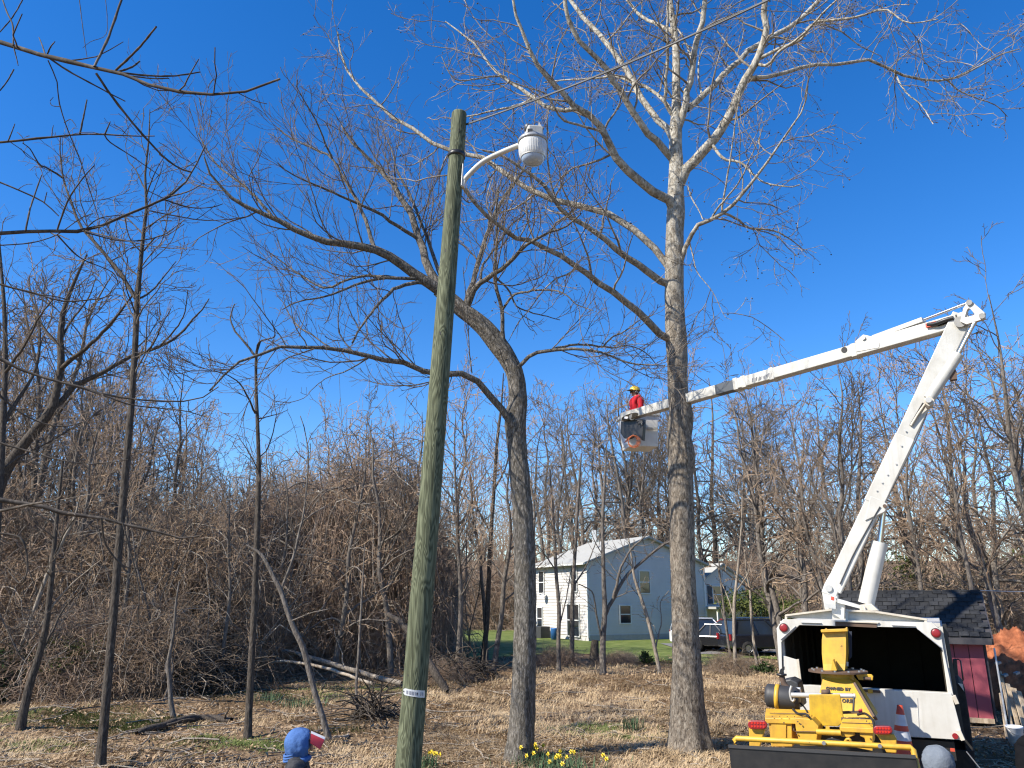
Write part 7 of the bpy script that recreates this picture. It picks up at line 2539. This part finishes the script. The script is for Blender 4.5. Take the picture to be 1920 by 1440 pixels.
# matted dry grass: in the open ground between the trees and up to the saplings
x, y = scatter(9500, 14, 41)
dens = np.clip(.55 + .6 * np.sin(x * .8 + y * .35) * np.sin(y * .6 - x * .2), 0, 1)
reg = sstep(-3.5, -.5, x + .02 * y) * (1 - sstep(26, 40, y) * .3)
left_ = .22 * (1 - sstep(-3.5, -.5, x))
k = (rg.uniform(0, 1, len(x)) < (reg * (.35 + .65 * dens) + left_ * dens)) & clear_of_truck(x, y) & (y < 40.5)
k &= ~(((x - RO[0]) * TR[0] + (y - RO[1]) * TR[1]) > .9)
blades('dry_grass', x[k], y[k], 28, .08, .26, .006, .17, 1.35, M['straw'], 'matted straw coloured dry grass across the clearing', 'grass')
x, y = scatter(1100, 24, 37)
k = (x > -3) & (x < 9.5)
blades('tall_dry_grass', x[k], y[k], 14, .16, .40, .007, .2, 1.0, M['straw'], 'taller straw coloured grass before the lawn and saplings', 'grass')
# green patches
gx, gy = [], []
for px, py, rx, ry, nn in ((150, 1352, 2.8, 1.3, 900), (60, 1400, 1.6, .8, 240), (265, 1366, 1.2, .7, 260), (420, 1392, 1.2, .6, 260), (510, 1388, .8, .4, 120), (1115, 1372, 1.2, .9, 300), (1180, 1385, .8, .4, 140), (890, 1215, 7, 5, 800), (560, 1300, 3.0, 1.4, 360), (700, 1290, 2.4, 1.3, 260), (1330, 1245, 5, 2.5, 500), (640, 1370, .7, .3, 60)):
    c = G(px, py)
    gx.append(c[0] + rg.normal(size=nn) * rx * .5)
    gy.append(c[1] + rg.normal(size=nn) * ry * .5)
gx, gy = np.concatenate(gx), np.concatenate(gy)
blades('green_grass', gx, gy, 9, .04, .11, .006, .14, .8, M['grass'], 'short new green grass in patches of the clearing', 'grass')


# daffodils
def daffodils(label, at, n, rx, h, bloom, seed):
    r_ = np.random.default_rng(seed)
    at = np.asarray(at, float)
    root = thing('daffodil_clump', label, 'daffodils', at)
    X = at[0] + r_.normal(size=n) * rx * .5
    Yy = at[1] + r_.normal(size=n) * rx * .4
    a = r_.uniform(0, 2 * np.pi, n)
    hh = h * r_.uniform(.6, 1.15, n)
    b = r_.uniform(.1, .55, n)
    w = .007
    pts = []
    for t, ww in ((0, 1), (.5, 1), (1, .35)):
        ox, oy, oz = np.cos(a) * hh * b * t * t, np.sin(a) * hh * b * t * t, hh * (t - .2 * b * t * t)
        pts.append(np.stack([X + ox + np.sin(a) * w * ww, Yy + oy - np.cos(a) * w * ww, at[2] + oz], 1))
        pts.append(np.stack([X + ox - np.sin(a) * w * ww, Yy + oy + np.cos(a) * w * ww, at[2] + oz], 1))
    V = np.stack(pts, 1).reshape(-1, 3) - WL[root.name]
    b0 = (np.arange(n) * 6)[:, None]
    F = np.concatenate([b0 + np.array([[0, 1, 3, 2]]), b0 + np.array([[2, 3, 5, 4]])])
    finish('leaves', mesh_np('leaves', V, F, False), M['daffodil'], root, kind='stuff')
    for k in range(bloom):
        c = at + A(r_.normal() * rx * .45, r_.normal() * rx * .35, h * r_.uniform(.85, 1.15))
        d = nrm(A(r_.normal() * .6 - .4, -.8 + r_.normal() * .3, .15))
        f = MB()
        ref = nrm(np.cross(d, UZ))
        r2 = np.cross(ref, d)
        for i in range(6):
            t = i * math.pi / 3
            e = ref * math.cos(t) + r2 * math.sin(t)
            s_ = np.cross(e, d)
            f.add([c, c + e * .022 + s_ * .014, c + e * .045 - d * .004, c + e * .022 - s_ * .014], [(0, 1, 2, 3)])
        f.lathe([(.009, 0), (.012, .018), (.016, .026)], c, d, 8)
        f.build('flower', M['flower'], root)
        MB().tube([c - d * .004, c - d * .02 - UZ * .03, A(c[0] * .8 + at[0] * .2, c[1], at[2])], .004, 4).build('stem', M['daffodil'], root)
    return root


M['flower'] = paint('daffodil_yellow', (.70, .52, .03), .6, dirt=.1)
daffodils('blooming daffodil clump at the foot of the leaning tree', G(1045, 1447), 420, .85, .26, 16, 1)
daffodils('few daffodils close to the leaning tree trunk on its right side', G(1000, 1432), 70, .25, .30, 9, 2)
daffodils('small daffodil clump cut by the bottom edge beside the lamp pole', G(800, 1446), 110, .28, .28, 6, 3)
daffodils('single green clump of bulb leaves in the dry grass between the big trees', G(1187, 1372), 90, .22, .30, 0, 4)
daffodils('dark green clump of bulb leaves behind the thin dark trunk', G(512, 1316), 130, .6, .22, 0, 5)
daffodils('dark green clump of bulb leaves left of the leaning sapling', G(572, 1325), 130, .6, .22, 0, 6)
